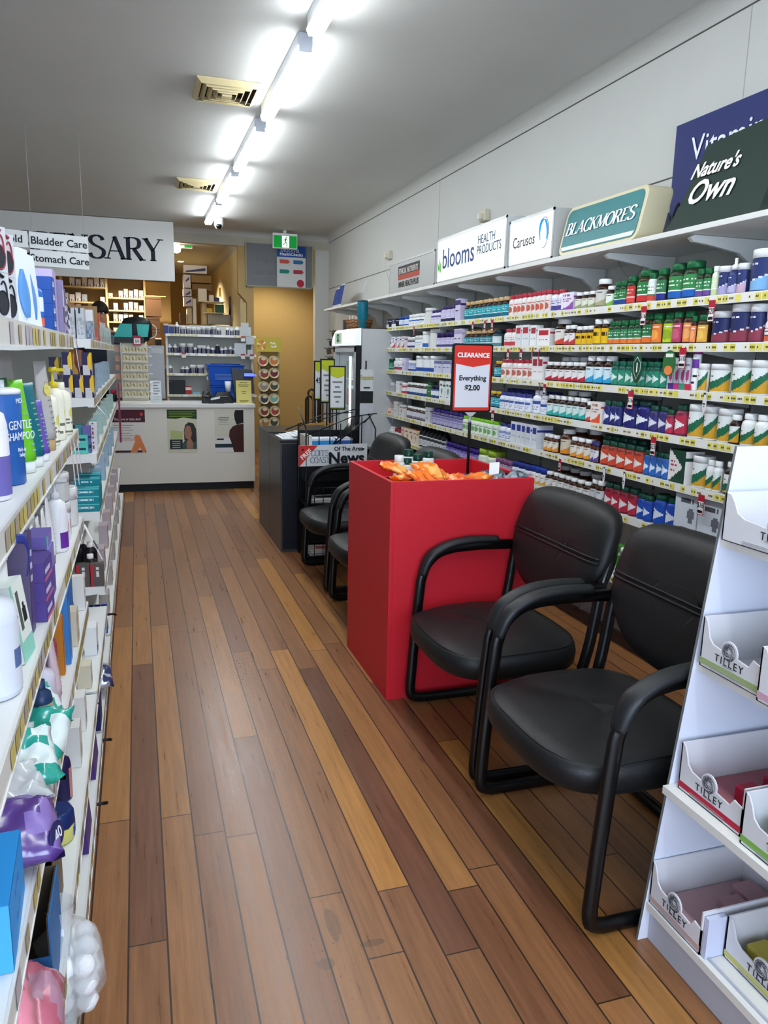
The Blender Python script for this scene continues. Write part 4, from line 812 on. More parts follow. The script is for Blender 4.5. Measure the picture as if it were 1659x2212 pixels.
# two blue-white leaflets and loose paper on the left end of the shelf
for u, v, l in ((738, 640, 'smaller blue and white leaflet standing at the far end of the top shelf'), (748, 632, 'larger blue and white leaflet standing on the far top shelf')):
    q = onx(u, v, 2.4); t = thing('leaflet', l, 'leaflet', (2.3, q.y, ZT), group='blue leaflets on the top shelf')
    h = .3 if u > 740 else .27; mb = MB(); mb.prism([(2.3, q.y+.1, ZT+.001), (2.3, q.y-.1, ZT+.001), (2.36, q.y-.1, ZT+h), (2.36, q.y+.1, ZT+h)], (.003, 0, 0), 'd9dbdc'); mb.build('sheet', t)
    MB().prism([(2.311, q.y+.1, ZT+.07), (2.311, q.y-.1, ZT+.07), (2.355, q.y-.1, ZT+h-.015), (2.355, q.y+.1, ZT+h-.015)], (-.002, 0, 0), '2b478c').build('blue_print', t)
# ================================================================ CHAIRS
LE = M('111213', .5, bump=.15, nscale=220, spec=.33); FRM = M('060607', .3, spec=.4); ARM = M('17191b', .5, spec=.38)
def chair(label):
    t = thing('visitor_chair', label, 'chair', (0, 0, 0), group='black padded visitor chairs along the aisle')
    hw = .345
    for s in (-1, 1):
        y = s*hw
        P = [(.52, 0, .022), (.52, y*.6, .022), (.52, y*.88, .022), (.50, y*.97, .022), (.46, y, .022), (.30, y, .022), (.06, y, .022)]+crv([(.03, y, .022), (-.008, y, .038), (-.015, y, .08)], 4)+[(-.005, y, .25), (.01, y, .45)]+crv([(.02, y, .56), (.045, y, .63), (.10, y, .68), (.18, y, .70)], 4)+[(.30, y, .705), (.46, y, .70)]
        MB().tube(P, .023, FRM, flat=.7).build('frame_side', t, world=False)
        MB().tube(crv([(.40, y*.96, .36), (.43, y*.97, .5), (.46, y*.97, .70), (.50, y*.93, .80), (.535, y*.80, .90)], 5), .02, FRM).build('rear_upright', t, world=False)
        q = crv([(.022, y, .585), (.05, y, .655), (.10, y, .695), (.17, y, .72), (.26, y, .73), (.37, y, .728)], 5); n = len(q)
        MB().tube(q, [.02+.014*math.sin(PI*min(1, (k+2)/8)/2) if k < 8 else .034-.008*(k/n) for k in range(n)], ARM, flat=.62, seg=12, up=(0, 1, 0)).build('arm_pad', t, world=False)
    MB().tube([(.38, -hw*.98, .35), (.38, hw*.98, .35)], .013, FRM).build('seat_rail', t, world=False)
    # seat: D-shaped cushion, rounded front
    out = []
    for k in range(40):
        a = 2*PI*k/40; c, s_ = math.cos(a), math.sin(a); e = .55
        px_ = .225-.325*math.copysign(abs(c)**e, c) if c > 0 else .225+.25*abs(c)**.45
        wy = .31*math.copysign(abs(s_)**.62, s_); wy *= 1-.10*max(0, -c); out.append((px_, wy))
    rg = []
    for sc_, z in ((.80, .352), (.93, .362), (.99, .385), (1.0, .42), (.985, .447), (.94, .463), (.8, .475), (.5, .482), (.15, .483)):
        rg.append([V((.225+(a-.225)*sc_, b*sc_, z+.012*math.exp(-((a-.0)/.1)**2)*(-1 if z > .45 else 0))) for a, b in out])
    st = MB().rings(rg, LE).build('seat', t, world=False); 
    MB().tube([(.225+(a-.225)*.95, b*.95, .461-.012*math.exp(-(a/.1)**2)) for a, b in out]+[(.225+(out[0][0]-.225)*.95, out[0][1]*.95, .461-.012*math.exp(-(out[0][0]/.1)**2))], .0028, LE, seg=5, cap=False).build('piping', st, world=False)
    # back: broad top with rounded shoulders, narrowing to a curved foot
    oz = [(-.0, .56), (.12, .572), (.22, .61), (.30, .68), (.34, .76), (.342, .85), (.325, .92), (.275, .965), (.14, .985)]
    oo = [(a, b) for a, b in oz]+[(-a, b) for a, b in oz[::-1] if a > .001][0:]
    oo = [(p.x, p.y) for p in crv([(a, b, 0) for a, b in oo]+[(oo[0][0], oo[0][1], 0)], 3)][:-1]
    cz = .775; rg = []
    for sc_, d in ((.3, -.050), (.7, -.046), (.9, -.036), (.98, -.018), (1.0, .006), (.97, .028), (.85, .038), (.4, .04)):
        ring = []
        for a, b in oo:
            A, B = a*sc_, cz+(b-cz)*sc_
            lean = .43+.28*(B-.60)+.13*(B-.72)**2; crease = .012*math.exp(-((B-.80)/.012)**2) if d < -.03 else 0
            ring.append(V((lean+d+.10*(A**2)*(-1)+crease, A, B)))
        rg.append(ring)
    bk = MB().rings(rg, LE).build('backrest', t, world=False)
    def dd(q):
        T_ = ((0, -.0505), (.3, -.050), (.7, -.046), (.9, -.036), (.98, -.018), (1.0, .006))
        for (a0, d0), (a1, d1) in zip(T_, T_[1:]):
            if q <= a1: return d0+(d1-d0)*(q-a0)/(a1-a0)
        return .006
    for dz in (0, -.016):
        MB().tube([(.43+.28*(B-.60)+.13*(B-.72)**2-.10*a*a+dd(abs(a)/.343)-.0008, a, B) for a, B in [(-.325+.65*k/24, .80+dz) for k in range(25)]], .0045, LE, seg=6).build('seam', bk, world=False)
    return t
ch = chair('black padded armchair nearest the camera, beside the soap display')
ch.location = (1.10, 1.875, 0)
dup(ch, 'black padded armchair between the nearest chair and the red bin', (1.11, 2.64, 0)); dup(ch, 'black padded armchair mostly hidden right behind the red bin', (1.12, 4.13, 0)); dup(ch, 'black padded armchair in front of the newspaper rack', (1.12, 4.975, 0))
# ================================================================ RED BIN
RX0, RX1, RY0, RY1, RZ = 1.0, 1.675, 3.035, 3.715, .985
RD = M('cc2230', .5, noise=.06, nscale=60, spec=.3)
t = thing('clearance_bin', 'tall glossy red square clearance bin standing between the chairs', 'bin', ((RX0+RX1)/2, RY0, 0)); th = .018
for nm, a in (('side_panel', (RX0, RX0+th, RY0, RY1, 0, RZ)), ('side_panel', (RX1-th, RX1, RY0, RY1, 0, RZ)), ('front_panel', (RX0+th, RX1-th, RY0, RY0+th, 0, RZ)), ('back_panel', (RX0+th, RX1-th, RY1-th, RY1, 0, RZ)), ('divider', (RX0+th, RX1-th, RY0+.33, RY0+.345, .8, RZ-.03)), ('floor_panel', (RX0+th, RX1-th, RY0+th, RY1-th, .86, .875))):
    MB().box(*a, RD).build(nm, t, bevel=.0015)
# snack packets: orange ones left, dark ones right
def crumple(c, w, l, h, m, rz, tilt_, seed, m2=None):
    R = Matrix.Rotation(rz, 4, 'Z') @ Matrix.Rotation(tilt_, 4, 'X'); mb = MB()
    cols = [mm(m), mm(m2 or m)]
    def fn(a, b, s):
        x_, y_ = (a-.5)*w, (b-.5)*l; e = min(a, 1-a)*min(b, 1-b)*16; z_ = s*h*.5*min(1, e)**.5+.008*(rnd(round(a*12), round(b*14)+seed)-.5)+.006*math.sin(17*a+seed)*math.cos(13*b+seed*2)+.01*math.sin(5*b+seed)
        if b < .08 or b > .92: x_ *= 1+.06*math.sin(a*40)
        return V(c)+R @ V((x_, y_, z_))
    for s in (1, -1): mb.grid(lambda a, b: fn(a, b, s), 12, 14, lambda u, v: cols[1] if (.3 < v < .62 and rnd(round(u*9), seed) > .3) or rnd(round(u*5), round(v*6)+seed) > .86 else cols[0])
    return mb
OR = M('f07c1c', .3, spec=.6); OR2 = M('f6b45c', .3, spec=.6); DKP = M('3d4a58', .2, spec=.8); DK2 = M('8a98a4', .2, spec=.8)
pk = [(-.26, .1, .2, .3), (-.2, .2, -.4, -.2), (-.14, .08, .5, .25), (-.1, .17, .1, .5), (-.03, .1, -.6, .1), (.02, .2, .9, .35), (.04, .06, 1.4, -.1), (-.22, .25, 1.2, .5), (-.05, .25, .3, .4), (.1, .13, -1.1, .15)]
for k, (dx, dy, rz, tl) in enumerate(pk):
    tag(crumple(((RX0+RX1)/2+dx, RY0+dy+.02, .925+.018*(k % 4)+.012), .13, .17, .03, OR, rz, tl, k*1.7, OR2 if k % 2 else M('d9532a', .3)).build('snack_packet'), 'orange foil snack packet, '+['leftmost in the red bin', 'at the left behind the leftmost', 'at front left of the pile', 'standing corner up near the white tubs', 'in the front middle of the pile', 'pointing up in the pile centre', 'lying flat across the front edge', 'at back left by the divider', 'at the back centre by the divider', 'at the right end of the orange pile'][k], 'packet', 'orange snack packets in the red bin')
for k, (dx, dy, rz, tl) in enumerate([(.18, .12, .3, .2), (.24, .2, -.5, .5), (.27, .09, 1.2, -.2), (.16, .24, .8, .3)]):
    tag(crumple(((RX0+RX1)/2+dx, RY0+dy+.02, .925+.02*(k % 3)), .12, .15, .03, DKP, rz, tl, k*2.1+9, DK2).build('dark_packet'), 'shiny dark grey packet in the red bin, '+['beside the orange ones', 'highest, at the right', 'at the front right corner', 'by the divider'][k], 'packet', 'dark packets in the red bin')
q = MB(); q.prism([(1.53, 3.2, .975), (1.575, 3.19, .985), (1.585, 3.21, 1.035), (1.54, 3.22, 1.03)], (0, .001, 0), 'eef0f4'); tag(q.build('paper_tag'), 'small white paper tag sticking up from the dark packets', 'tag')
# shaker tubs with dark green lids in the bin's rear half
for k, (u, v, s, top_) in enumerate(((862, 1000, 0, 0), (879, 1010, 1, 0), (902, 1000, 1, 0), (882, 985, 1, 1), (925, 1000, 1, 2))):
    yy_ = RY0+(.40 if k < 3 else .5); q = ony(u, 1000, yy_); rr = .028; z0 = .876; hh_ = (1.045, 1.03, 1.05, 1.06, 1.05)[k]-z0
    t = thing('shaker_bottle', ['all white bottle, leftmost in the rear of the red bin', 'white bottle with green lid, front one in the red bin', 'white bottle with green lid, right of the front one', 'white bottle with green lid behind the other two', 'dark green lidded bottle tilted near the orange packets'][k], 'bottle', (q.x, yy_, z0), group='bottles in the red bin')
    MB().lathe([(rr*.95, 0), (rr, .005), (rr, hh_*.78), (rr*.8, hh_*.82)], M('dfe5e2', .35)).build('body', t, world=False)
    MB().lathe([(rr*.8, hh_*.8), (rr*.82, hh_*.81), (rr*.8, hh_*.99), (rr*.7, hh_)], M('dfe5e2' if not s else '143d30', .25)).build('lid', t, world=False)
# clearance sign on a pole
t = thing('price_sign', 'red and white clearance sign in a black frame on a pole in the red bin', 'sign', (1.555, 3.5, .876))
a, b, c, d = (ony(978, 741, 3.5), ony(1065, 742, 3.5), ony(975, 888, 3.5), ony(1060, 893, 3.5)); xa, xb, za, zb_ = (a.x+c.x)/2, (b.x+d.x)/2, a.z, (c.z+d.z)/2
Rt = Matrix.Translation((1.555, 3.5, 0)) @ Matrix.Rotation(.0, 4, 'Z')
mb = MB(); mb.prism([(xa+(xb-xa)/2+p, 3.5, (za+zb_)/2+q_) for p, q_ in rrect(xb-xa, za-zb_, .012, 3)], (0, .012, 0), M('121314', .35)); mb.build('frame', t)
w, h = xb-xa-.018, za-zb_-.018; xm, zm = (xa+xb)/2, (za+zb_)/2
MB().prism([(xm+p, 3.497, zm+q_) for p, q_ in rrect(w, h, .008, 3)], (0, .0025, 0), M('d8382c', .4)).build('red_sheet', t)
MB().prism([(xm-w*.46, 3.4955, zm+h*.22), (xm, 3.4955, zm+h*.17), (xm+w*.46, 3.4955, zm+h*.22), (xm+w*.46, 3.4955, zm-h*.45), (xm-w*.46, 3.4955, zm-h*.45)], (0, .001, 0), M('dcdfe8', .4)).build('white_sheet', t)
text('CLEARANCE', .030, (xm, 3.4945, zm+h*.35), (1, 0, 0), PZ, 'f6f2f0', t, bold=.0012); text('Everything', .034, (xm, 3.4945, zm+h*.0), (1, 0, 0), PZ, '1b1c20', t, bold=.0008); text('$2.00', .036, (xm, 3.4945, zm-h*.15), (1, 0, 0), PZ, '1b1c20', t, bold=.0012)
MB().prism([(xm-.03, 3.5, zb_), (xm+.03, 3.5, zb_), (xm+.008, 3.5, zb_-.02), (xm-.008, 3.5, zb_-.02)], (0, .012, 0), M('b9bcc0', .2)).tube([(xm, 3.506, zb_-.02), (xm, 3.506, zb_-.06)], .006, M('b9bcc0', .2, .5)).build('clamp', t)
MB().tube([(xm, 3.506, zb_-.05), (xm, 3.506, zb_-.07), (xm, 3.506, .877)], [.009, .0075, .0075], M('16171a', .35)).lathe([(.05, 0), (.05, .004), (.01, .008)], M('16171a', .35), (xm, 3.506, .876)).build('pole', t)
# ================================================================ SOAP DISPLAY (right foreground)
SD = M('dfe3f0', .5); DX, DY = 1.2, 1.48
def slope(z): return 1.2+.15*z/1.31
t = thing('soap_display', 'tall white cardboard display stand holding soap trays at the right edge', 'display stand', (1.3, 1.0, 0))
MB().prism([(1.205, DY, 0), (slope(1.31), DY, 1.31), (1.85, DY, 1.31), (1.85, DY, 0)], (0, .008, 0), M('dfe4f2', .55), M('6f7271', .6)).build('side_panel', t)
MB().prism([(1.205, .52, 0), (slope(1.31), .52, 1.31), (1.85, .52, 1.31), (1.85, .52, 0)], (0, .008, 0), SD, M('6f7271', .6)).build('side_panel', t)
MB().box(1.84, 1.848, .53, DY-.001, 0, 1.31, SD).build('back_panel', t)
MB().box(1.235, 1.24, .53, DY-.001, 0, .12, M('b9bcc6', .6)).build('kick_panel', t)
lv = [(.115, 1.22), (.447, 1.235), (.775, 1.30), (1.09, 1.33)]
for z, x_ in lv[:]:
    MB().box(x_, 1.84, .53, DY-.001, z-.022, z-.001, M('e3e3de', .5)).build('shelf', t)
# sloping backs behind each row
BK = M('cfd6ea', .6)
def tray(z, x_, ya_, yb_, hh_, band, soap, label, dep=.30, n=3, full=True, back=.02):
    """cardboard tray with cut-down front towards the aisle, y from ya_ (left, far) to yb_ (near)"""
    t = thing('soap_tray', label, 'soap tray', (x_, (ya_+yb_)/2, z), group='printed card trays on the soap display'); CW = M('dcdce0', .5); e = .004; L = ya_-yb_
    fh = hh_*.52
    P = [(0, 0), (L, 0), (L, fh*1.06), (L*.9, fh*1.12), (L*.86, fh*1.16), (L*.80, fh*.84), (L*.60, fh*.92)]
    P += [(L*.48+.026*math.cos(a), fh*1.02+.026*math.sin(a)) for a in [-.25+k*(PI+.5)/10 for k in range(11)]]
    P += [(L*.34, fh*.96), (L*.2, fh*1.02), (L*.13, fh*1.2), (L*.09, fh*1.6), (L*.05, hh_*.97), (L*.0, hh_)]
    fr = MB().prism([(x_, ya_-a, z+b) for a, b in P], (e, 0, 0), CW).build('front', t)
    mb = MB(); mb.box(x_, x_+dep, ya_-e, ya_, z, z+hh_, CW).box(x_, x_+dep, yb_, yb_+e, z, z+hh_*.95, CW).box(x_+dep-e, x_+dep, yb_, ya_, z, z+hh_*1.05, CW).box(x_, x_+dep, yb_, ya_, z, z+.002, CW); mb.build('sides', t)
    if band: MB().box(x_-.0008, x_-.0001, yb_+.001, ya_-.001, z+fh*.12, z+fh*.36, M(band, .5)).build('printed_band', t)
    mb = MB()
    for k in range(3): mb.box(x_-.0012, x_-.0002, ya_-L*.75, ya_-L*.2, z+.003+k*.004, z+.0042+k*.004, 'a5a5a8')
    mb.build('small_print', t)
    mb = MB(); cy_, cz_ = ya_-L*.48, z+fh*1.02
    mb.tube([(x_-.001, cy_+.0205*math.cos(a), cz_+.0205*math.sin(a)) for a in [2*PI*k/20 for k in range(21)]], .0007, '55565c', seg=4)
    for k in range(34):
        a = rnd(k, 1)*2*PI; r0 = .003+.013*rnd(k, 2); a2 = a+.5+rnd(k, 3); r1 = r0+.005
        mb.tube([(x_-.001, cy_+r0*math.cos(a), cz_+r0*math.sin(a)), (x_-.001, cy_+(r0+r1)/2*math.cos((a+a2)/2)*1.1, cz_+(r0+r1)/2*math.sin((a+a2)/2)*1.1), (x_-.001, cy_+r1*math.cos(a2), cz_+r1*math.sin(a2))], .0007, '55565c', seg=4)
    mb.build('round_emblem', t)
    text('TILLEY', .026, (x_-.001, ya_-L*.5, z+fh*.60), NX, PZ, '26262a', t, spacing=1.25, sx=1.0)
    MB().box(x_-.001, x_-.0002, ya_-L*.58, ya_-L*.4, z+fh*.43, z+fh*.445, '77777c').build('caption_line', t)
    return t
def soap(x0, y0, z0, lx, ly, h, col, label, group, rz=0):
    o = MB().box(-lx/2, lx/2, -ly/2, ly/2, 0, h, M(col, .45, noise=.06, nscale=60)).build('soap_bar', bevel=.006); o.location = (x0, y0, z0); o.rotation_euler = (0, 0, rz); return tag(o, label, 'soap', group)
T1 = 1.46
tray(1.09, 1.315, T1, 1.13, .115, None, 0, 'plain white soap tray on the top tier, mostly cropped')
soap(1.45, 1.2, 1.094, .06, .1, .025, 'e3e0d6', 'cream white soap in the top tray', None)
tray(.775, 1.29, T1, 1.268, .125, '9fb07c', 0, 'soap tray with olive green stripe, second tier left'); tray(.775, 1.275, 1.258, 1.0, .125, 'cfa2b4', 0, 'soap tray with pink stripe, second tier at the frame edge')
soap(1.44, 1.33, .779, .1, .06, .03, '77754a', 'olive soap bar in the green-striped tray', None)
tray(.447, 1.265, T1, 1.245, .125, 'b3203c', 0, 'soap tray with red stripe, third tier'); tray(.447, 1.25, 1.230, .99, .125, '7fae54', 0, 'soap tray with bright green stripe, third tier')
tag(MB().box(1.272, 1.555, 1.252, 1.452, .451, .462, M('a86a72', .6)).build('card_liner'), 'flat rose red card liner in the red-striped tray', 'liner')
for k, (dx, dy) in enumerate(((.10, .2), (.16, .27), (.20, .17))): soap(1.265+dx, T1-dy*.55-.04, .4625, .055, .085, .045 if k != 1 else .02, ['b02440', 'c02a4a', 'a8304a'][k], 'red soap in the red-striped tray, '+['left', 'front flat', 'right'][k]+' one', 'red soaps')
MB_ = None
for k, (dx, dy) in enumerate(((.07, .08), (.07, .16), (.15, .1))): soap(1.25+dx, 1.23-dy*.9, .451, .06, .07, .07, '3f7c3c', 'deep green soap in the green-striped tray, '+['nearest the stripe', 'right', 'rear'][k]+' one', 'green soaps')
tray(.115, 1.225, T1+.015, 1.284, .12, 'c3a9a8', 0, 'soap tray with dusty pink contents, lowest tier left'); tray(.115, 1.28, 1.265, 1.03, .11, 'c8c46c', 0, 'soap tray with yellow stripe, lowest tier right')
MB_ = MB().box(1.235, 1.50, 1.29, 1.465, .119, .132, M('b9989c', .6)); tag(MB_.build('card_liner'), 'flat dusty pink card liner in the lowest left tray', 'liner')
for k, (dx, dy) in enumerate(((.17, .2), (.245, .13))): soap(1.225+dx, T1-dy*.5-.02, .133, .065, .1, .03, 'b08a90', 'dusty pink soap in the lowest left tray, '+['front', 'rear'][k]+' one', 'dusty pink soaps')
for k, (dx, dy) in enumerate(((.06, .07), (.06, .155), (.13, .07), (.13, .155), (.2, .1))): soap(1.28+dx, 1.265-dy, .119, .06, .078, .05, 'b0a244', 'mustard yellow soap in the yellow-striped tray, '+['front left', 'front right', 'second row left', 'second row right', 'rear'][k]+' one', 'yellow soaps')
MB().box(1.229, 1.28, 1.268, 1.281, .116, .22, M('cdd3ea', .6)).build('spacer_card', bpy.data.objects['soap_display'])
for z, x_ in lv: MB().prism([(x_+.32, .53, z), (x_+.32, DY-.001, z), (x_+.42, DY-.001, z+.29), (x_+.42, .53, z+.29)], (.004, 0, 0), BK).build('tier_back', bpy.data.objects['soap_display'])
# ================================================================ LEFT SHELVING (faces +x)
GX = -.2; GB = -.62; GW = M('e2e4e2', .4)
def gondola(label, y0, y1, levels, base_to, top_z, grp='white shelving units on the left of the aisle'):
    t = thing('shelving_unit', label, 'shelving', (GX, (y0+y1)/2, 0), group=grp)
    MB().box(GB-.02, GB, y0, y1, 0, top_z, M('c9cbc9', .5)).build('back_panel', t)
    for k, (z, ya, yb, x_) in enumerate(levels):
        o = MB().box(GB+.001, x_-.006, ya, yb, z-.018, z, GW).box(x_-.03, x_-.006, ya, ya+.003, z-.045, z-.018, GW).prism([(GB+.001, ya, z-.018), (x_-.03, ya, z-.018), (x_-.03, ya, z-.04), (GB+.1, ya, z-.06), (GB+.001, ya, z-.06)], (0, .004, 0), GW).build('shelf', t)
        mb = MB(); mb.box(x_-.006, x_-.001, ya, yb, z-.045, z+.001, M('d9d8d2', .3)); n = int((yb-ya)/.05)
        for i in range(n):
            if rnd(i, k+3) < .55: a = ya+i*.05+.004; mb.face([(x_+.0002, a, z-.04), (x_+.0002, a+.038, z-.04), (x_+.0002, a+.038, z-.006), (x_+.0002, a, z-.006)], ['b3a25c', 'c9b76a', 'a99a80'][int(rnd(i, k)*3)])
            elif rnd(i, k+9) < .3: a = ya+i*.05; mb.face([(x_+.0002, a, z-.042), (x_+.0002, a+.045, z-.042), (x_+.0002, a+.045, z-.004), (x_+.0002, a, z-.004)], 'b5aeb4')
        mb.box(x_-.001, x_+.001, ya, yb, z-.046, z-.042, GW); mb.build('price_strip', o)
    MB().box(GB+.001, GX+.006, y0, base_to, 0, .055, GW).build('base', t); return t
A = [1.55, 1.235, .925, .61, .25]
gondola('white stocked shelving unit nearest the camera on the left', .35, 2.87, [(z, .35, 2.86, GX) for z in A[:4]]+[(A[4], .35, 2.86, GX+.012), (.09, .35, 2.86, GX+.022)], 2.86, 1.62)
gondola('low white shelving section between the near and far left units', 2.88, 3.93, [(A[4], 2.885, 3.92, GX+.012), (.09, 2.885, 3.92, GX+.022)], 3.92, .7)
Bz = [1.555, 1.28, 1.01, .725, .345]
gondola('white stocked shelving unit farther along the left side', 3.94, 8.15, [(z, 3.95, 8.14, GX) for z in Bz[:4]]+[(Bz[4], 3.95, 8.14, GX+.005), (.09, 3.95, 8.14, GX+.02)], 8.14, 1.62)
# --- product makers (origin at base centre, front towards +x unless told)
def tube_pack(h, w, body, cap, capw=.6, th=.022, band=None, crimp=.012, lean=0, txtc='e8f0ea'):
    key = ('tube', h, w, body, cap, band, txtc)
    if key in PROTO: return PROTO[key]
    ch = h*.13; rg = []
    for k in range(10):
        f = k/9; z = ch+(h-ch)*f; ry = w/2*(capw+.12+(1-capw-.12)*min(1, f*1.5)); rx = max(.0018, (w*.36)*(1-f**1.6))
        rg.append([V((rx*math.cos(a), ry*math.sin(a), z)) for a in [2*PI*i/16 for i in range(16)]])
    mb = MB().rings(rg, M(body, .35)); parts = [('body', mb.mesh('body')), ('cap', MB().lathe([(w*.5*capw, 0), (w*.5*capw*1.05, ch*.9), (w*.5*capw*.9, ch)], M(cap, .35), seg=16).mesh('cap'))]
    mb = MB()
    for k in range(9):
        zz = ch+(h-ch)*(.12+.075*k); f = (zz-ch)/(h-ch); rx = (w*.36)*(1-f**1.6)+.0008
        wd = w*.5*(.3+.3*rnd(k, h*100)); mb.face([(rx, -wd/2, zz), (rx, wd/2, zz), (rx*.99, wd/2, zz+.003), (rx*.99, -wd/2, zz+.003)], txtc)
    if band: mb.grid(lambda a, b: V(((w*.36)*(1-(.55+.2*b)**1.6)+.001, (a-.5)*w*.55, ch+(h-ch)*(.55+.2*b))), 8, 8, lambda u, v: band if (u-.5)**2/.22+(v-.4)**2/.2 < 1 else None)
    parts.append(('printed_label', mb.mesh('printed_label'))); PROTO[key] = parts; return parts
def pump_pack(h, w, body, cap, lab=None, d2=None, bulb=1):
    key = ('pump', h, w, body, cap, str(lab))
    if key in PROTO: return PROTO[key]
    hb = h*.72; r = w/2; prof = [(r*.92, 0), (r, .006), (r, hb*.82), (r*.86, hb*.93), (r*.35, hb)]
    parts = [('body', MB().lathe(prof, M(body, .35), seg=20).mesh('body')), ('pump', MB().lathe([(r*.42, hb-.003), (r*.42, hb+h*.07), (r*.15, hb+h*.09), (r*.14, h*.93), (r*.4, h*.935), (r*.42, h)], M(cap, .35), seg=14).box(0, r*1.15, -r*.16, r*.16, h*.945, h*.985, M(cap, .35)).mesh('pump'))]
    if lab: parts.append(('printed_label', MB().grid(lambda a, b: V((r*1.01*math.cos((a-.5)*2.4), r*1.01*math.sin((a-.5)*2.4), hb*.08+hb*.7*b)), 14, 14, lab).mesh('printed_label')))
    PROTO[key] = parts; return parts
def gbottle(h, w, body, cap, lab=None, shape='bottle'):
    k = {'bottle': [(.92, 0), (1, .02), (1, .7), (.88, .8), (.4, .86), (.4, .88)], 'square': [(.95, 0), (1, .01), (1, .86), (.9, .9), (.5, .92)], 'jar': [(.95, 0), (1, .03), (1, .72)]}[shape]
    cp = {'bottle': [(.44, .86), (.46, .87), (.44, 1)], 'square': [(.3, .91), (.32, 1)], 'jar': [(1.04, .7), (1.04, .97), (.98, 1)]}[shape]; r = w/2
    parts = [('body', MB().lathe([(a*r, b*h) for a, b in k], M(body, .35), seg=20).mesh('body')), ('cap', MB().lathe([(a*r, b*h) for a, b in cp], M(cap, .35), seg=20).mesh('cap'))]
    if lab: parts.append(('printed_label', MB().grid(lambda a, b: V((r*1.012*math.cos((a-.5)*2.6-.35), r*1.012*math.sin((a-.5)*2.6-.35), h*.05+h*.6*b)), 18, 18, lab).mesh('printed_label')))
    return parts
def put(parts, name, loc, label, cat, group=None, rz=0, lean=0, leany=0):
    if len(parts) == 1:
        o = bpy.data.objects.new(name, parts[0][1]); COL.objects.link(o); tag(o, label, cat, group)
    else:
        o = thing(name, label, cat, loc, 0, group)
        for n, me in parts:
            c = bpy.data.objects.new(n, me); COL.objects.link(c); c.parent = o
    o.location = loc; o.rotation_euler = (leany, lean, rz); return o
def boxp(w, dp, h, col, design_=None, end=None, top=None):
    """carton: w along y, dp along x; art on the +x face and on the -y end"""
    mb = MB().box(-dp/2, dp/2, -w/2, w/2, 0, h, M(col, .42))
    if design_: mb.grid(lambda a, b: V((dp/2+.0006, -w/2+a*w, b*h)), 14, 16, design_, smooth=False)
    if end: mb.grid(lambda a, b: V((-dp/2+a*dp, -w/2-.0006, b*h)), 14, 16, end, smooth=False)
    if top: mb.grid(lambda a, b: V((-dp/2+a*dp, -w/2+b*w, h+.0006)), 8, 8, top, smooth=False)
    return [('box', mb.mesh('box'))]
def hz(u, v, y): return ony(u, v, y).z
# ---- near unit, top shelf: eye-mask style cartons with sunglasses pictures
def glasses(col):
    mb = MB(); w, h, d = .075, .074, .08; q = .47; mb.box(-d/2, d/2, -w/2, w/2, 0, h, M('c9ccd0', .4)); parts = [('box', mb.mesh('box'))]
    mb = MB(); x = d/2+.0012
    for s in (-1, 1):
        mb.prism([(x, q*(s*.036+.029*math.cos(a)), q*(.052+.040*math.sin(a))) for a in [k*2*PI/20 for k in range(20)]], (-.001, 0, 0), '34363b')
        mb.tube([(x, q*(s*.036+.031*math.cos(a)), q*(.052+.042*math.sin(a))) for a in [k*2*PI/20 for k in range(21)]], .0014, col, seg=5)
        mb.tube(crv([(x, q*s*.062, q*.075), (x, q*s*.058, q*.11), (x, q*s*.045, q*.128), (x, q*s*.03, q*.115)]), .0016, col, seg=5)
    mb.tube(crv([(x, -.02, .067), (x, 0, .073), (x, .02, .067)]), .0035, col, seg=5).tube([(x, -.006, .035), (x, 0, .038), (x, .006, .035)], .0014, col, seg=5)
    parts.append(('printed_sunglasses', mb.mesh('printed_sunglasses'))); mb = MB()
    for k in range(7): mb.box(x-.0008, x-.0003, -.018+k*.005, -.015+k*.005, .067, .0705, '8b8f95')
    parts.append(('printed_words', mb.mesh('printed_words'))); return parts
gr, gk = glasses('9c3f48'), glasses('24262a'); z = A[0]+.002
xg = GX-.055
for (ps, y, lv_, lb) in ((gk, 1.57, 0, 'white carton with black sunglasses picture, lower one at the left edge'), (gr, 1.57, 1, 'white carton with red sunglasses picture, stacked on top at the left edge'), (gk, 1.48, 0, 'white sunglasses carton cut by the left frame edge, lower'), (gr, 1.48, 1, 'white sunglasses carton cut by the left frame edge, upper')):
    put(ps, 'sunglasses_carton', (xg, y, z+lv_*.0745), lb, 'carton', 'sunglasses cartons on the near top shelf', rz=-.45)
# toothbrush-like blister packs
def blister(w, h, body, oval):
    mb = MB().prism([(.012*math.cos(0), -w/2, 0), (.0, -w/2, h*.98), (.0, 0, h), (.0, w/2, h*.98), (.012, w/2, 0)], (-.006, 0, 0), M(body, .3)).box(-.03, .012, -w/2, w/2, 0, .004, M(body, .3))
    p = [('card', mb.mesh('card'))]; rg = []
    for k in range(12):
        f = k/11; r_ = w*.30*math.sin(PI*min(.98, f+.02))**.6; rg.append([V((.012-.010*f+.008*max(0, math.cos(a)), r_*math.sin(a), h*(.1+.62*f))) for a in [2*PI*i/12 for i in range(12)]])
    p.append(('blister', MB().rings(rg, M(oval, .2)).mesh('blister'))); return p
bl = blister(.06, .165, 'dfe5ea', '5c93cf')
for k, (y, l) in enumerate(((1.90, 'left of the two'), (2.02, 'right of the two'))): put(bl, 'blister_pack', (GX-.035, y, A[0]+.002), 'white pack with long blue oval window, '+l, 'blister pack', 'blue oval packs on the near top shelf', rz=-.5)
put(boxp(.10, .06, .175, 'b9a6cf', None, lambda u, v: 'c9b9dc' if v > .5 else 'b3a0cc'), 'lilac_carton', (GX-.05, 2.52, A[0]+.002), 'tall lilac carton behind the stacked blue packs on the top shelf', 'carton')
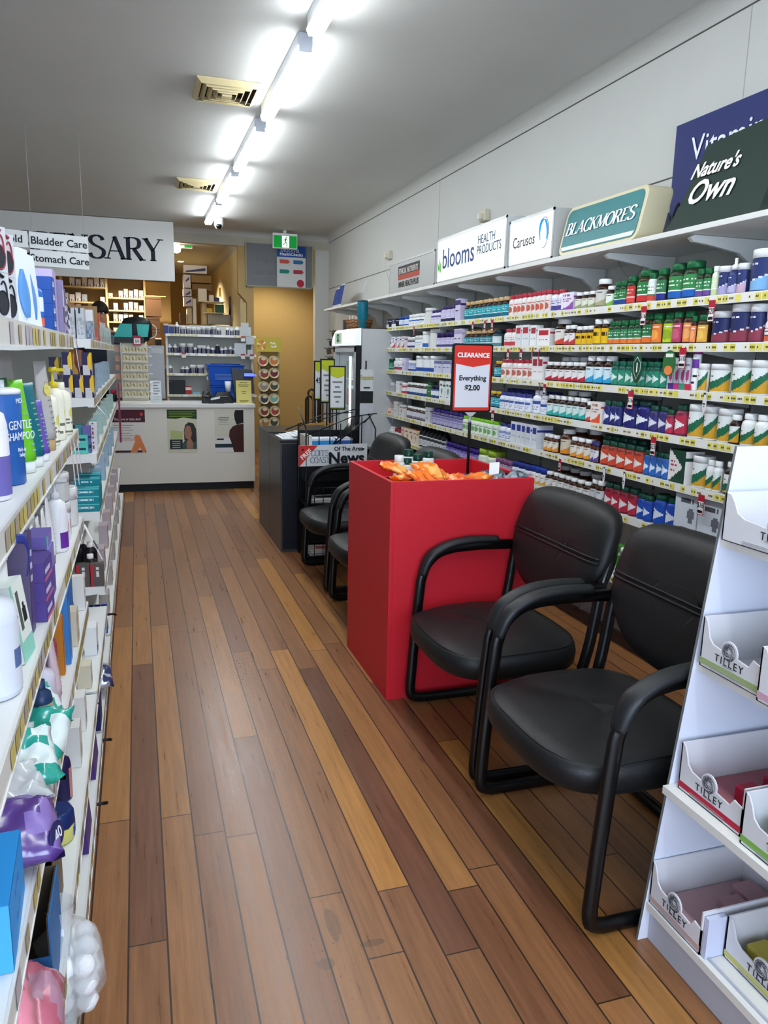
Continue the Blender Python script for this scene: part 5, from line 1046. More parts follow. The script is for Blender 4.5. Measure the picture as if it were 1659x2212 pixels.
for k in range(4):
    put(boxp(.075, .045, .034, '1f4da0', lambda u, v: 'dfe8f4' if (.3 < v < .7 and .2 < u < .8 and rnd(round(u*12), round(v*6)) > .4) else '2456ae'), 'blue_carton', (GX-.028, 2.31, A[0]+.002+k*.0345), 'small royal blue carton, '+['lowest', 'second up', 'third up', 'topmost'][k]+' of the stack of four', 'carton', 'stack of blue cartons')
put(gbottle(.115, .042, '2f6fc0', '2558a8', lambda u, v: 'ef6b3a' if v < .3 and .2 < u < .8 else ('e8eef6' if v > .5 and (u-.5)**2 < .08 else '2f6fc0')), 'mouthwash_bottle', (GX-.035, 2.13, A[0]+.002), 'blue bottle with orange patch standing by the stacked blue packs', 'bottle')
for k in range(3): put(boxp(.05, .05, .155-.02*k, '8f86a8', lambda u, v: ['a89ac4', 'd4cde0', '5f5880'][int(rnd(round(v*9), k)*3)]), 'mixed_carton', (GX-.03, 2.60+.06*k, A[0]+.002), 'purple-grey patterned carton, '+['first', 'second', 'third'][k]+' after the blue stack', 'carton', 'purple-grey cartons')
put(boxp(.05, .05, .09, 'e8e8e8', lambda u, v: '1c1c20' if int(v*6) % 2 else 'eeeeee', lambda u, v: '1c1c20' if int(v*6) % 2 else 'eeeeee'), 'striped_carton', (GX-.03, 2.76, A[0]+.002), 'black and white striped carton at the end of the near top shelf', 'carton')
# hanging slip
tag(MB().prism([(GX+.003, 2.86, 1.545), (GX+.003, 2.83, 1.545), (GX+.02, 2.80, 1.40), (GX+.02, 2.83, 1.38)], (.001, 0, 0), 'd9d7dc').prism([(GX+.006, 2.87, 1.55), (GX+.006, 2.855, 1.55), (GX+.024, 2.83, 1.39), (GX+.024, 2.845, 1.38)], (.001, 0, 0), '4c3a4c').build('hanging_slip'), 'narrow white and dark slip hanging off the end of the near top shelf', 'slip')
# ---- near unit, second shelf
def item(u, v, z, dx=0): p = onz(u, v, z); return (max(GB+.05, min(p.x, GX-.028))+dx, p.y)
Z1 = A[1]+.001
put(gbottle(.19, .075, 'e3e1ea', 'dcdae4', lambda u, v: '6a62a8' if v < .62 else 'e9e7f0'), 'lotion_bottle', (GX-.06, 1.50, Z1), 'white bottle with violet lower label, cut by the left frame edge', 'bottle')
t = put(gbottle(.205, .082, '2f62ad', 'e6e9ea', None, 'square'), 'shampoo_bottle', (GX-.062, 1.68, Z1), 'blue shampoo bottle with white flip cap and white words', 'bottle')
for k, (s_, z_, sz) in enumerate((('MO', .165, .014), ('GENTLE', .118, .024), ('SHAMPOO', .096, .022), ('Rich in', .07, .011), ('baby', .06, .011))):
    o = text(s_, sz, (.0445*math.cos(-.5), .0445*math.sin(-.5), z_), (math.sin(.5), math.cos(.5), 0), PZ, 'e6eef6', sx=.8); o.parent = t
MBw = MB().lathe([(.0415, .178), (.0415, .186), (.03, .19)], M('e6e9ea', .35)).build('collar', t, world=False)
for (y, x_, h, w, bd, cp, bnd, lb, ln_) in ((1.76, -.262, .205, .062, '146b42', 'e6eae8', None, 'dark green tube standing on a white cap', .05), (1.83, -.238, .20, .06, '6fc62a', 'e9ece9', None, 'bright lime green tube standing on a white cap', .08), (1.925, -.232, .19, .06, '1b6a78', 'e6eae8', None, 'teal blue tube between lime and purple tubes', .05), (2.02, -.226, .145, .05, '6a55b0', 'efefef', None, 'short purple tube with white cap', .06),
    (2.10, -.30, .25, .062, 'a9a6a4', 'c9a878', 'd8cf6a', 'grey tube with pear picture, rear one', .02), (2.24, -.236, .235, .066, 'b5b2b0', 'c0a273', 'd8cf6a', 'grey tube with pear picture and tan cap, front one', .04)):
    put(tube_pack(h, w, bd, cp, band=bnd, txtc='8fb89c' if bnd is None else '8a8784'), 'lotion_tube', (x_, y, Z1), lb, 'tube', 'tubes on the near second shelf', rz=-.35, lean=-ln_*.6, leany=.03)
LP_ = lambda u, v: 'd9d470' if ((u-.6)**2/.05+(v-.62)**2/.03 < 1) else ('6f6f62' if (v < .42 and int(v*30) % 3 == 0 and rnd(round(u*14), round(v*30)) > .35) else 'ecead8')
put(gbottle(.165, .058, 'ece9d4', 'd9c79c', LP_), 'cream_bottle', (-.245, 2.36, Z1), 'plain cream bottle, left of the baby bottles', 'bottle')
put(pump_pack(.215, .06, 'ece9d6', 'd6c132', LP_), 'pump_bottle', (-.24, 2.50, Z1), 'cream bottle with yellow pump and pear picture', 'bottle')
put(gbottle(.165, .062, 'ecead6', 'ecead6', LP_), 'cream_bottle', (-.235, 2.66, Z1), 'cream bottle with pear drawing at the shelf end', 'bottle')
put(gbottle(.15, .05, 'd9d5c4', 'e8e6e0'), 'cream_bottle', (-.30, 2.30, Z1), 'pale bottle hidden behind the grey tubes', 'bottle')
for k in range(3): tag(MB().prism([(GX+.004, 2.72-.12*k, 1.215), (GX+.004, 2.69-.12*k, 1.215), (GX+.012, 2.68-.12*k, 1.11-.02*k), (GX+.012, 2.71-.12*k, 1.10-.02*k)], (.001, 0, 0), 'd8c9cc').build('hanging_slip'), 'pinkish plastic slip under the second shelf lip, '+['nearest its end', 'middle', 'farthest from its end'][k], 'slip', 'plastic slips under the second shelf')
tag(MB().tube(crv([(GX+.004, 1.33, 1.20), (GX+.012, 1.36, 1.19), (GX+.012, 1.39, 1.16), (GX+.006, 1.40, 1.12)]), .008, '2f3c8c', seg=6, flat=.15).build('hanging_slip'), 'curled dark blue strip hanging from the second shelf lip', 'slip')
# ---- near unit, third shelf
Z2 = A[2]+.001; PU = '5d4c94'
cart = lambda c1, c2: (lambda u, v: c2 if (.08 < v < .14 or (.5 < v < .56 and u < .7) or (.3 < v < .34)) else c1)
put(gbottle(.20, .10, 'd6dbe4', 'e0e3e8', lambda u, v: '5a6fa0' if (.35 < v < .6 and (u-.6)**2 < .02) else 'd6dbe4'), 'lotion_bottle', (GX-.058, 1.36, Z2), 'large pale bottle with blue script, low at the left frame edge', 'bottle')
put(boxp(.085, .03, .15, 'd9e2dc', lambda u, v: '8fd0bd' if (u < .16 or v < .22) else ('1f2a28' if ((u-.72)**2/.02+(v-.55)**2/.02 < 1) else ('55605c' if (.3 < u < .5 and .4 < v < .85) else 'e6ebe4'))), 'soap_box', (GX-.03, 1.52, Z2), 'white and mint box with black goat picture on the third shelf', 'carton', rz=-.1, lean=-.12)
put(gbottle(.11, .10, 'd9dad8', 'e6e6e4', None, 'jar'), 'cream_jar', (GX-.10, 1.56, Z2), 'round white jar behind the goat-picture box, lower', 'jar'); put(gbottle(.10, .10, 'd9dad8', 'e6e6e4', None, 'jar'), 'cream_jar', (GX-.10, 1.56, Z2+.112), 'round white jar stacked on the other one', 'jar')
put(boxp(.05, .06, .21, '4a3f6c', lambda u, v: 'c9c6d8' if (.5 < v < .9 and int(v*24) % 3 == 0 and .2 < u < .8) else '564a78', lambda u, v: '5a5070'), 'purple_carton', (GX-.055, 1.665, Z2), 'tall dark purple carton, leaning over the smaller purple ones', 'carton', leany=-.12)
for k in range(3): put(boxp(.10, .055, .043, '57468c', lambda u, v: 'c06a8c' if v < .18 else ('cfc6e4' if (.4 < v < .6 and .1 < u < .7) else '5b4a92')), 'purple_carton', (GX-.03, 1.77, Z2+.0435*k), 'flat purple carton with pink edge, '+['bottom', 'middle', 'top'][k]+' of the stack', 'carton', 'stack of flat purple cartons', rz=-.05)
put(boxp(.09, .05, .12, '6f62ac', lambda u, v: '8a7cc0' if v > .55 else '5c4c98', None, lambda u, v: '8478bc'), 'purple_carton', (GX-.035, 1.92, Z2), 'open lighter purple display carton on the third shelf', 'carton'); put(boxp(.11, .05, .03, '6f62ac', lambda u, v: '5cc0b0' if u < .2 else '8478bc'), 'purple_carton', (GX-.04, 1.93, Z2+.1215), 'thin purple box with teal end lying on the open display carton', 'carton')
for k, (y, h, bd, cp) in enumerate(((1.99, .155, 'e4e4e2', 'dcdcda'), (2.07, .16, 'e2e1e6', '4a3f70'), (2.15, .165, 'e8e7e4', 'e0dfdc'), (2.22, .19, 'e4e4e4', '8a8890'))):
    put(tube_pack(h, .05, bd, cp, txtc='b9b9c0'), 'white_tube', (GX-.06+.004*k, y, Z2), 'white standing tube on the third shelf, '+['first', 'second, purple capped', 'third', 'fourth and tallest'][k]+' from the left', 'tube', 'white tubes on the third shelf')
put(pump_pack(.215, .06, 'e6e6e8', 'cfd0d2', lambda u, v: '6a2f98' if v < .42 else 'e9e8ee'), 'pump_bottle', (GX-.04, 2.36, Z2), 'white pump bottle with purple lower half', 'bottle')
for k, (y, x_, z_, h) in enumerate(((2.56, -.27, 0, .11), (2.56, -.27, .112, .09), (2.72, -.26, 0, .13))): put(gbottle(h, .105, 'cfd1d2', 'dfe0e0', lambda u, v: 'b83848' if ((u-.75)**2 < .01 and .4 < v < .7) else 'd4d6d6', 'jar'), 'pomade_tub', (x_, y, Z2+z_), 'grey-white tub with small red mark, '+['lower of the pair', 'upper of the pair', 'single one at the shelf end'][k], 'tub', 'grey-white tubs')
for k in range(2): put(gbottle(.10, .03, 'dedfe2', 'c9cacc', lambda u, v: 'b8434e' if v > .5 and u > .5 else 'e2e3e6'), 'small_bottle', (GX-.03, 2.45+.06*k, Z2), 'small silver-capped bottle, '+['left', 'right'][k]+' of the pair by the purple pump', 'bottle', 'small silver-capped bottles')
# ---- near unit, fourth shelf
Z3 = A[3]+.001
def pouch(w, l, h, m1, m2, seed=1): return crumple((0, 0, h/2+.004), w, l, h, m1, 0, 0, seed, m2)
def pput(c, w, l, h, m1, m2, rz, tl, name, label, cat, group=None, seed=3): return tag(crumple(c, w, l, h, m1, rz, tl, seed, m2).build(name), label, cat, group)
MT = M('2aa594', .2, spec=.8)
for k, (x_, y, z_, rz, tl) in enumerate(((-.25, 1.60, .06, .3, .5), (-.24, 1.72, .05, -.2, .35), (-.26, 1.83, .075, .8, .6))): pput((x_, y, Z3+z_), .12, .15, .05, MT, M('dfeae8', .25), rz, tl, 'wipes_pouch', 'shiny teal plastic pouch, '+['nearest', 'middle', 'farthest'][k]+' of three', 'pouch', 'teal pouches on the fourth shelf', k+2)
CL = M('e8ecee', .12, alpha=.75, spec=.8)
pput((-.27, 1.50, Z3+.05), .14, .14, .07, CL, M('c9ccd0', .2), .4, .2, 'clear_bag', 'crumpled clear white bag under the teal pouches', 'bag', seed=8)
put(gbottle(.15, .05, '263a5c', '263a5c', lambda u, v: 'cbb994' if v > .2 else '1c2c4a'), 'beige_bottle', (GX-.04, 1.80, Z3), 'beige bottle with navy foot beside the teal pouches', 'bottle')
pput((-.25, 1.36, Z3+.05), .16, .17, .06, M('5d3f8c', .22, spec=.8), M('8c74b8', .3), .2, .1, 'wipes_packet', 'purple wipes packet with a white 40 badge', 'packet', seed=5)
t = thing('wipes_badge', 'round dark badge reading 40 on the purple wipes packet', 'badge', (-.232, 1.30, Z3+.09)); 
bpy.data.objects.remove(t); SEEN.pop('round dark badge reading 40 on the purple wipes packet', None)
wp = bpy.data.objects['wipes_packet']; c0 = V((-.168, 1.33, Z3+.052)); R_ = V((.25, 1, 0)).normalized(); MB().prism([c0+R_*.028*math.cos(a)+V((-.2, 0, 1))*.022*math.sin(a) for a in [k*2*PI/20 for k in range(20)]], (.002, 0, 0), '2a2c5c').build('round_badge', wp)
text('40', .03, c0+V((.003, 0, 0)), R_, V((-.2, 0, 1)), 'e9eaf2', wp)
put(boxp(.19, .12, .11, '2b8fd6', lambda u, v: '1f6fc0' if ((u-.5)**2/.03+(v-.5)**2/.08 < 1 and (u-.5)**2/.02+(v-.5)**2/.05 > 1) else '2f95dc', lambda u, v: '48a8e6'), 'tissue_packet', (-.27, 1.17, Z3), 'bright sky blue wrapped packet at the left frame edge', 'packet', rz=.05)
put(gbottle(.16, .075, 'cfcbd8', 'd6d3dc', lambda u, v: '43305c' if v < .5 else 'cfcbd8'), 'lotion_bottle', (GX-.055, 1.90, Z3), 'white topped bottle with deep purple base', 'bottle')
put(tube_pack(.19, .055, 'd9c2cc', 'cbb4c4', txtc='b08a9c'), 'pink_tube', (GX-.035, 2.0, Z3), 'pale pink standing tube', 'tube')
put(gbottle(.16, .05, '9a4b54', 'cf5c64', None), 'red_bottle', (GX-.06, 2.13, Z3), 'brownish bottle with coral red cap', 'bottle'); put(boxp(.03, .05, .17, 'c07a2c', cart('c07a2c', 'a8622a')), 'orange_carton', (GX-.05, 2.20, Z3), 'narrow orange-brown carton between red cap and blue box', 'carton')
put(boxp(.055, .03, .21, '3f7ec4', lambda u, v: '2b62b0' if v > .88 else ('1f2a3c' if u > .86 and int(v*30) % 2 else '4a88cc')), 'blue_carton', (GX-.03, 2.29, Z3), 'tall slim mid-blue carton on the fourth shelf', 'carton')
put(boxp(.10, .06, .22, '2f74b8', lambda u, v: '2b6cb0', lambda u, v: '3a7cc0'), 'blue_carton', (GX-.06, 2.55, Z3+.04), 'broad deep blue carton behind the beige boxes', 'carton', leany=-.05)
for k in range(2): put(boxp(.07, .045, .055, 'cfc4ae', lambda u, v: '8a7f6c' if (.3 < v < .7 and int(u*12) % 3 == 0) else 'd4cab6'), 'beige_carton', (GX-.028, 2.44, Z3+k*.0555), 'small beige carton, '+['lower', 'upper'][k]+' of two stacked', 'carton', 'small beige cartons')
put(tube_pack(.13, .05, '1f8aa0', '1f7080', txtc='cfeef0'), 'teal_tube', (GX-.05, 2.68, Z3), 'turquoise tube beyond the beige cartons', 'tube'); put(boxp(.04, .05, .12, 'e6e2dc', cart('e6e2dc', 'b0a898')), 'white_carton', (GX-.03, 2.78, Z3), 'white carton at the very end of the fourth shelf', 'carton')
tag(MB().prism([(GX+.003, 2.83, .905), (GX+.003, 2.79, .905), (GX+.06, 2.72, .80), (GX+.06, 2.76, .79)], (.001, 0, 0), 'f2f2f0').prism([(GX+.031, 2.785, .855), (GX+.031, 2.765, .855), (GX+.045, 2.75, .83), (GX+.045, 2.77, .83)], (.003, 0, 0), '44464c').build('hanging_slip'), 'white slanted price slip at the end of the third shelf', 'slip')
# ---- near unit, fifth shelf and deck
Z4 = A[4]+.001
p = item(138, 1812, A[4]); hj = .085; t = thing('ointment_jar', 'squat jar of yellow ointment with a dark blue lid', 'jar', (GX-.045, 1.96, Z4))
MB().lathe([(.036, 0), (.042, .006), (.042, .042), (.038, .046)], M('d6d27a', .25), seg=20).build('body', t, world=False); MB().lathe([(.044, .044), (.045, .05), (.043, .083), (.038, .088)], M('1d2f68', .3), seg=8).build('lid', t, world=False)
MB().box(.040, .043, -.012, .018, .012, .036, '2c4a9c').build('label', t, world=False)
put(gbottle(.15, .055, '26204c', '2a2454', lambda u, v: 'c98a80' if (u-.5)**2 < .012 else '26204c'), 'navy_bottle', (GX-.05, 2.16, Z4), 'dark indigo bottle behind the ointment jar', 'bottle')
def open_carton(c, w, d, h, out, inn, label, group=None):
    x, y, z = c; t = .003; o = M(out, .5); i = M(inn, .7); mb = MB()
    mb.box(x-d/2, x+d/2, y-w/2, y+w/2, z, z+t, i)
    for a in ((x+d/2-t, x+d/2, y-w/2, y+w/2), (x-d/2, x-d/2+t, y-w/2, y+w/2)): mb.box(*a, z, z+h, o)
    mb.box(x-d/2+t, x+d/2-t, y-w/2, y-w/2+t, z, z+h*.55, o).box(x-d/2+t, x+d/2-t, y+w/2-t, y+w/2, z, z+h, i)
    mb.box(x-d/2+t, x-d/2+2*t, y-w/2+t, y+w/2-t, z+t, z+h-.002, i); mb.box(x+d/2-2*t, x+d/2-t, y-w/2+t, y+w/2-t, z+t, z+h-.002, i)
    return tag(mb.build('open_carton'), label, 'carton', group)
open_carton((GX-.062, 1.50, Z4), .17, .12, .18, '2f6ca8', '4a4234', 'open blue carton with brown inside, nearest the camera'); open_carton((GX-.075, 1.69, Z4), .15, .12, .15, '6a5c48', '4a4234', 'open brown carton, middle of three on the fifth shelf'); open_carton((GX-.085, 1.84, Z4), .11, .10, .12, '6f604c', '4a4234', 'smallest open brown carton behind the ointment jar')
pput((-.235, 1.29, Z4+.085), .13, .2, .11, M('cf6f86', .25, alpha=.9, spec=.8), M('b98aa0', .3), .1, -.3, 'pink_bag', 'clear bag with pink and indigo contents near the bottom left', 'bag', seed=4)
pput((-.26, 1.13, Z3+.02-.16), .14, .18, .10, M('d8607c', .22, spec=.8), M('e890a4', .25), .3, .4, 'pink_bag', 'crumpled bright pink plastic bag at the bottom left corner', 'bag', seed=9)
put(boxp(.09, .05, .12, 'e9eaec', lambda u, v: '2f7ab8' if (u > .75 and v > .5) else ('2a3560' if (v < .3 and .1 < u < .8 and rnd(round(u*10), round(v*9)) > .3) else 'eef0f2'), lambda u, v: 'eceeee'), 'tablet_carton', (GX-.03, 3.30, Z4), 'white tablet carton with navy print in the low section', 'carton')
for k, (y, h, c) in enumerate(((2.95, .09, 'd8d0b8'), (2.6, .12, 'e4e2de'), (2.36, .13, 'dcdad6'))): put(boxp(.07, .05, h, c, lambda u, v: '5a4c44' if (u-.5)**2+(v-.3)**2 < .03 else 'e0dcd0'), 'pale_carton', (GX-.035, y, Z4), 'small pale carton on the low shelf, '+['farthest', 'middle', 'nearest'][k]+' of three', 'carton', 'pale cartons on the low shelf')
Z5 = .091; XF = GX+.018
PW = M('4c2f78', .5)
for k, (y, w) in enumerate(((2.20, .17), (2.62, .19))): tag(MB().prism([(XF-.09, y-w/2, Z5), (XF-.004, y-w/2, Z5), (XF-.012, y-w/2, Z5+.11), (XF-.05, y-w/2, Z5+.13)], (0, w, 0), PW).build('purple_pack'), 'plain deep purple wedge-shaped pack on the lowest shelf, '+['nearer', 'farther'][k], 'pack', 'purple packs on the lowest shelf')
tag(MB().prism([(XF-.09, 2.88, Z5), (XF-.002, 2.88, Z5), (XF-.002, 2.88, Z5+.10), (XF-.03, 2.88, Z5+.15), (XF-.09, 2.88, Z5+.15)], (0, .13, 0), M('1c2458', .5), M('1c2458', .5)).build('navy_carton'), 'navy blue carton on the lowest shelf, lit white on top', 'carton')
pput((XF-.03, 3.25, Z5+.07), .12, .16, .06, M('b9bcc4', .2, .5), M('3a3c68', .3), .1, .3, 'silver_bag', 'shiny silver and navy bag hanging over the lowest shelf edge', 'bag', seed=6)
# bag of cotton balls
t = thing('cotton_ball_bag', 'clear plastic bag of white cotton balls bulging over the lowest shelf', 'bag', (GX-.01, 1.60, Z5))
k_ = 0
for a in range(3):
    for b in range(3):
        for c in range(3):
            MB().lathe([(.002, -.026), (.016, -.018), (.024, 0), (.016, .018), (.002, .024)], M('eeeff0', .9, bump=.5, nscale=150), (GX-.05+.042*a+.012*rnd(a, b+c), 1.53+.05*b+.016*rnd(b, c+a*3), Z5+.03+.043*c+.012*rnd(c, a+b*5)), 12).build('cotton_ball', t); k_ += 1
rg = []
for q, sc_ in ((0, .7), (.03, 1), (.10, 1.05), (.15, .85), (.18, .5), (.2, .25), (.24, .38)):
    rg.append([V((GX-.005+(.082*math.cos(a)*sc_)*(1+.07*math.sin(5*a+q*40)), 1.59+.092*math.sin(a)*sc_*(1+.05*math.sin(4*a+q*60)), Z5+.002+q)) for a in [2*PI*i/28 for i in range(28)]])
MB().rings(rg, M('eef4f6', .06, alpha=.4, spec=.9), cap=False).build('film', t)
# black hook ends poking out near the floor
for k, (y, z_) in enumerate(((2.42, .05), (2.86, .05), (3.9, .2))): tag(MB().tube(crv([(GX-.005, y, z_+.01), (GX+.035, y, z_+.012), (GX+.05, y+.02, z_+.0)]), .006, '17120f', seg=6).build('black_clip'), 'small black clip jutting from the left shelf base, '+['nearest', 'middle', 'farthest'][k], 'clip', 'black clips')
# ---- far left unit
def fl(k): return Bz[k]+.001
# top row: pale narrow cartons with black tabs
for k in range(4):
    t = put(boxp(.10, .036, .14, 'b9bdc2', lambda u, v: 'a9adb2', lambda u, v: '9da1a6' if (.1 < u < .9 and .15 < v < .7 and rnd(round(u*9), round(v*12)) > .6) else 'c0c4c8'), 'pale_carton', (GX-.045-.042*(3-k), 4.03, fl(0)), 'pale grey narrow carton, '+ORD[k]+' of four from left on the far top shelf', 'carton', 'pale grey cartons in a row')
    MB().box(-.006, .002, -.052, -.051, .115, .14, '1c1c1e').build('black_tab', t, world=False)
put(boxp(.09, .05, .14, '8c94a0', lambda u, v: ['8f98a6', 'c9d0d6', '5c6a84'][int(rnd(round(u*6), round(v*8))*3)], lambda u, v: 'e8e8e8' if v > .6 else ['8f98a6', 'a9b4c0', '6a7890'][int(rnd(round(u*6), round(v*8))*3)]), 'grey_blister', (GX-.02, 4.16, fl(0)), 'blue-grey blister pack beside the pale cartons', 'pack')
put(boxp(.16, .05, .15, 'a9bc8a', lambda u, v: ['b9cc96', '7fa05c', 'dfe6cc', '8f9a80'][int(rnd(round(u*7), round(v*9))*4)]), 'green_pack', (GX-.04, 4.5, fl(0)), 'green patterned pack behind clear plastic on the far top shelf', 'pack')
put(boxp(.12, .05, .17, 'c23c34', lambda u, v: ['d2483c', 'c8382f', 'e6d0c8', 'd8b23c'][int(rnd(round(u*6), round(v*9)+4)**1.6*4)]), 'red_pack', (GX-.035, 5.2, fl(0)), 'red and white pack at the right end of the far top shelf', 'pack')
for k in range(6): put(boxp(.09, .05, .13+.01*(k % 3), 'b0b4ac', lambda u, v: ['b9bcb8', '9aa890', 'c8b0a8', 'e0e2de'][int(rnd(round(u*5), round(v*8)+k)*4)]), 'mixed_pack', (GX-.04, 5.5+.42*k, fl(0)), 'multicoloured pack on the far top shelf, '+ORD[k]+' of six going away', 'pack', 'packs going away on the far top shelf')
for k, (x_, y, w) in enumerate(((-.42, 4.35, .22), (-.30, 4.75, .2))):
    t = put(boxp(.02, w, .19, '8f6f4a', None, lambda u, v: 'd0532c' if (v < .35 and u > .55) else '9a7850'), 'cardboard_header', (x_, y, fl(0)), 'brown cardboard display header, '+['left', 'right'][k]+' one behind the pale cartons', 'cardboard')
put(boxp(.05, .07, .20, 'a5aab0', None, lambda u, v: ['b9bec4', '8a9098', 'd9dcde'][int(rnd(round(u*6), round(v*9))*3)]), 'silver_pack', (-.37, 4.12, fl(0)), 'silver pack standing up between the two cardboard headers', 'pack')
# clear divider
CLR = M('dfeeee', .05, alpha=.18, spec=.9)
for k in range(4): tag(MB().box(GX-.002, GX+.001, 4.1+1.0*k, 5.05+1.0*k, Bz[0]+.002, Bz[0]+.09, CLR).build('plastic_divider'), 'clear plastic riser on the far top shelf edge, '+ORD[k]+' going away', 'divider', 'clear risers')
# second row: purple black cartons with yellow moon
moon = lambda u, v: 'e6bf2c' if ((u-1.0)**2*.9+(v-.62)**2 < .17) else ('c9c8cc' if (v < .42 and .1 < u < .8) else '241c44')
mp = boxp(.05, .043, .105, '2a2048', moon, moon)
n_ = 0
for row, xs_ in ((0, (-.312, -.266, -.220)), (1, (-.312, -.225))):
    for k, x_ in enumerate(xs_): put(mp, 'moon_carton', (x_, 3.985, fl(1)+row*.106), 'dark purple carton with yellow disc, '+(['left', 'middle', 'right'][k] if row == 0 else ['left', 'right'][k])+(' of the lower row' if row == 0 else ' of the upper row'), 'carton', 'purple cartons with yellow disc')
for k in range(2): put(mp, 'moon_carton', (-.38+.0*k, 4.1+.09*k, fl(1)+.08), 'dark purple yellow-disc carton in the shade, '+['front', 'rear'][k], 'carton', 'purple cartons with yellow disc')
put(boxp(.05, .035, .16, '2c2450', lambda u, v: 'd0c8dc' if (v < .3 and .2 < u < .8) else '33295c'), 'purple_carton', (GX-.018, 4.12, fl(1)), 'taller dark purple carton right of the yellow-disc ones', 'carton')
put(gbottle(.17, .08, '24140e', 'eceae6', lambda u, v: 'dfe0e4' if v > .2 else '24140e'), 'brown_jar', (GX-.05, 4.35, fl(1)), 'brown bottle with white cap on the far second shelf', 'bottle')
for k in range(5): put(boxp(.1, .05, .14, '8fa4b4', lambda u, v: ['9fb4c4', '7f98b0', 'cfdbe0', '5c7c9c'][int(rnd(round(u*5), round(v*8)+k)*4)]), 'clear_pack', (GX-.035, 4.55+.5*k, fl(1)), 'pale blue plastic pack on the far second shelf, '+ORD[k]+' going away', 'pack', 'pale blue packs')
# third row: teal and clear perfume-like packs
for k, (x_, y, h, c) in enumerate(((-.32, 4.03, .13, '33406c'), (-.28, 4.05, .135, '3c8f92'), (-.245, 4.03, .13, '6a62a0'), (-.225, 4.2, .14, '4aa8a4'))): put(boxp(.06, .036, h, c, lambda u, v, c=c: 'cfe6e6' if (.4 < v < .5 and u > .2) else c, lambda u, v, c=c: '1f2a44' if (.2 < v < .3 or .55 < v < .65) else c), 'glass_pack', (x_, y, fl(2)), 'blue-green glossy carton on the far third shelf, '+ORD[k]+' from the left', 'carton', 'blue-green cartons')
for k in range(3): put(boxp(.06, .07, .045, '3fb0a4', lambda u, v: '1f6a64' if .4 < v < .6 else '52bcb0', lambda u, v: '1a3c48' if (.35 < v < .6 and .15 < u < .85) else '58c0b4'), 'teal_carton', (GX-.075, 4.0+.001*k, fl(2)+.0002+k*.0455) if k < 2 else (GX-.15, 4.0, fl(2)), 'small teal green box, '+['bottom', 'top', 'left one beside'][k]+' of the little pile on the third shelf', 'carton', 'small teal boxes')
put(boxp(.06, .035, .14, 'dfe2e2', lambda u, v: 'c9502c' if (u-.5)**2 < .02 and .2 < v < .7 else 'e6e8e8', lambda u, v: '9c3c44' if (.35 < u < .6 and int(v*12) % 2) else 'e2e4e6'), 'white_carton', (GX-.02, 4.12, fl(2)), 'white upright carton with red writing on the far third shelf', 'carton')
for k in range(6): put(boxp(.09, .05, .12, '9fb8b4', lambda u, v: ['8fc4bc', 'a9c0cc', 'dfe6e4', '7a9c6c'][int(rnd(round(u*5), round(v*8)+k*3)*4)]), 'mixed_pack', (GX-.035, 4.42+.55*k, fl(2)), 'green-blue pack on the far third shelf, '+ORD[k]+' of six going away', 'pack', 'packs going away on the far third shelf')
# fourth row: teal flat cartons in stacks
gav = lambda u, v: 'cfeef0' if (.45 < v < .62 and .3 < u < .75 and rnd(round(u*16), 2) > .2) else ('5fc4c4' if v > .9 else '14808f')
gb_ = boxp(.05, .12, .038, '117c8c', lambda u, v: '2a98a4' if v > .6 else '14808f', gav, lambda u, v: '39a7b4' if (u > .1 and abs(u-v) > .05) else '9fdde0')
for k in range(3):
    t = put(gb_, 'teal_flat_carton', (GX-.062, 3.985, fl(3)+k*.0385), 'flat teal medicine carton, '+['bottom', 'middle', 'top'][k]+' of the stack of three', 'carton', 'stacks of flat teal cartons')
    o = text('GAVISCON', .016, (0, -.0265, .02), (1, 0, 0), PZ, 'dff2f2', sx=.9); o.parent = t
for j in range(3):
    for k in range(4-j if j < 2 else 4): put(gb_, 'teal_flat_carton', (GX-.06, 4.06+.075*j, fl(3)+k*.0385), 'flat teal medicine carton, '+['bottom', 'second', 'third', 'top'][k]+' of the '+['second', 'third', 'fourth'][j]+' stack back', 'carton', 'stacks of flat teal cartons')
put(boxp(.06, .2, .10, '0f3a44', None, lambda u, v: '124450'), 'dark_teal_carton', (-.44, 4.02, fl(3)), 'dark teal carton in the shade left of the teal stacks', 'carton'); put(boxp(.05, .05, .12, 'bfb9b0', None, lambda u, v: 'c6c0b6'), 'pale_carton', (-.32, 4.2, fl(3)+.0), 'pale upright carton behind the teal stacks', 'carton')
for k in range(5): put(boxp(.11, .05, .16, '9ab0c0', lambda u, v: ['a9bccc', '6f94b4', 'd9e0e6', '4aa0b0'][int(rnd(round(u*5), round(v*8)+k*5)*4)]), 'mixed_pack', (GX-.035, 4.40+.6*k, fl(3)), 'pale blue carton on the far fourth shelf, '+ORD[k]+' of five going away', 'carton', 'cartons going away on the far fourth shelf')
# fifth row: dark bottles with white caps, grey cartons with red stripe
for k, (x_, y) in enumerate(((-.262, 4.02), (-.27, 4.16), (-.32, 4.24))): put(gbottle(.15+.03*(k > 0), .07, '19151a', 'ebe9e6', None), 'dark_bottle', (x_, y, fl(4)+(.0 if k == 0 else .0)+.0), 'black bottle with white cap behind the red-striped cartons, '+['front', 'middle', 'rear'][k], 'bottle', 'black white-capped bottles')
dx_ = lambda u, v: 'b82834' if u < .2 else ('d8d4d2' if (.45 < u < .62 and .45 < v < .9 and rnd(3, round(v*18)) > .3) else '58504e')
for k in range(2): put(boxp(.05, .062, .115, '55504e', lambda u, v: '6a625f', dx_), 'grey_carton', (-.295+.066*k, 3.975 if k == 0 else 3.972, fl(4)), 'dark grey carton with red stripe, '+['left', 'right'][k]+' of two', 'carton', 'grey red-striped cartons')
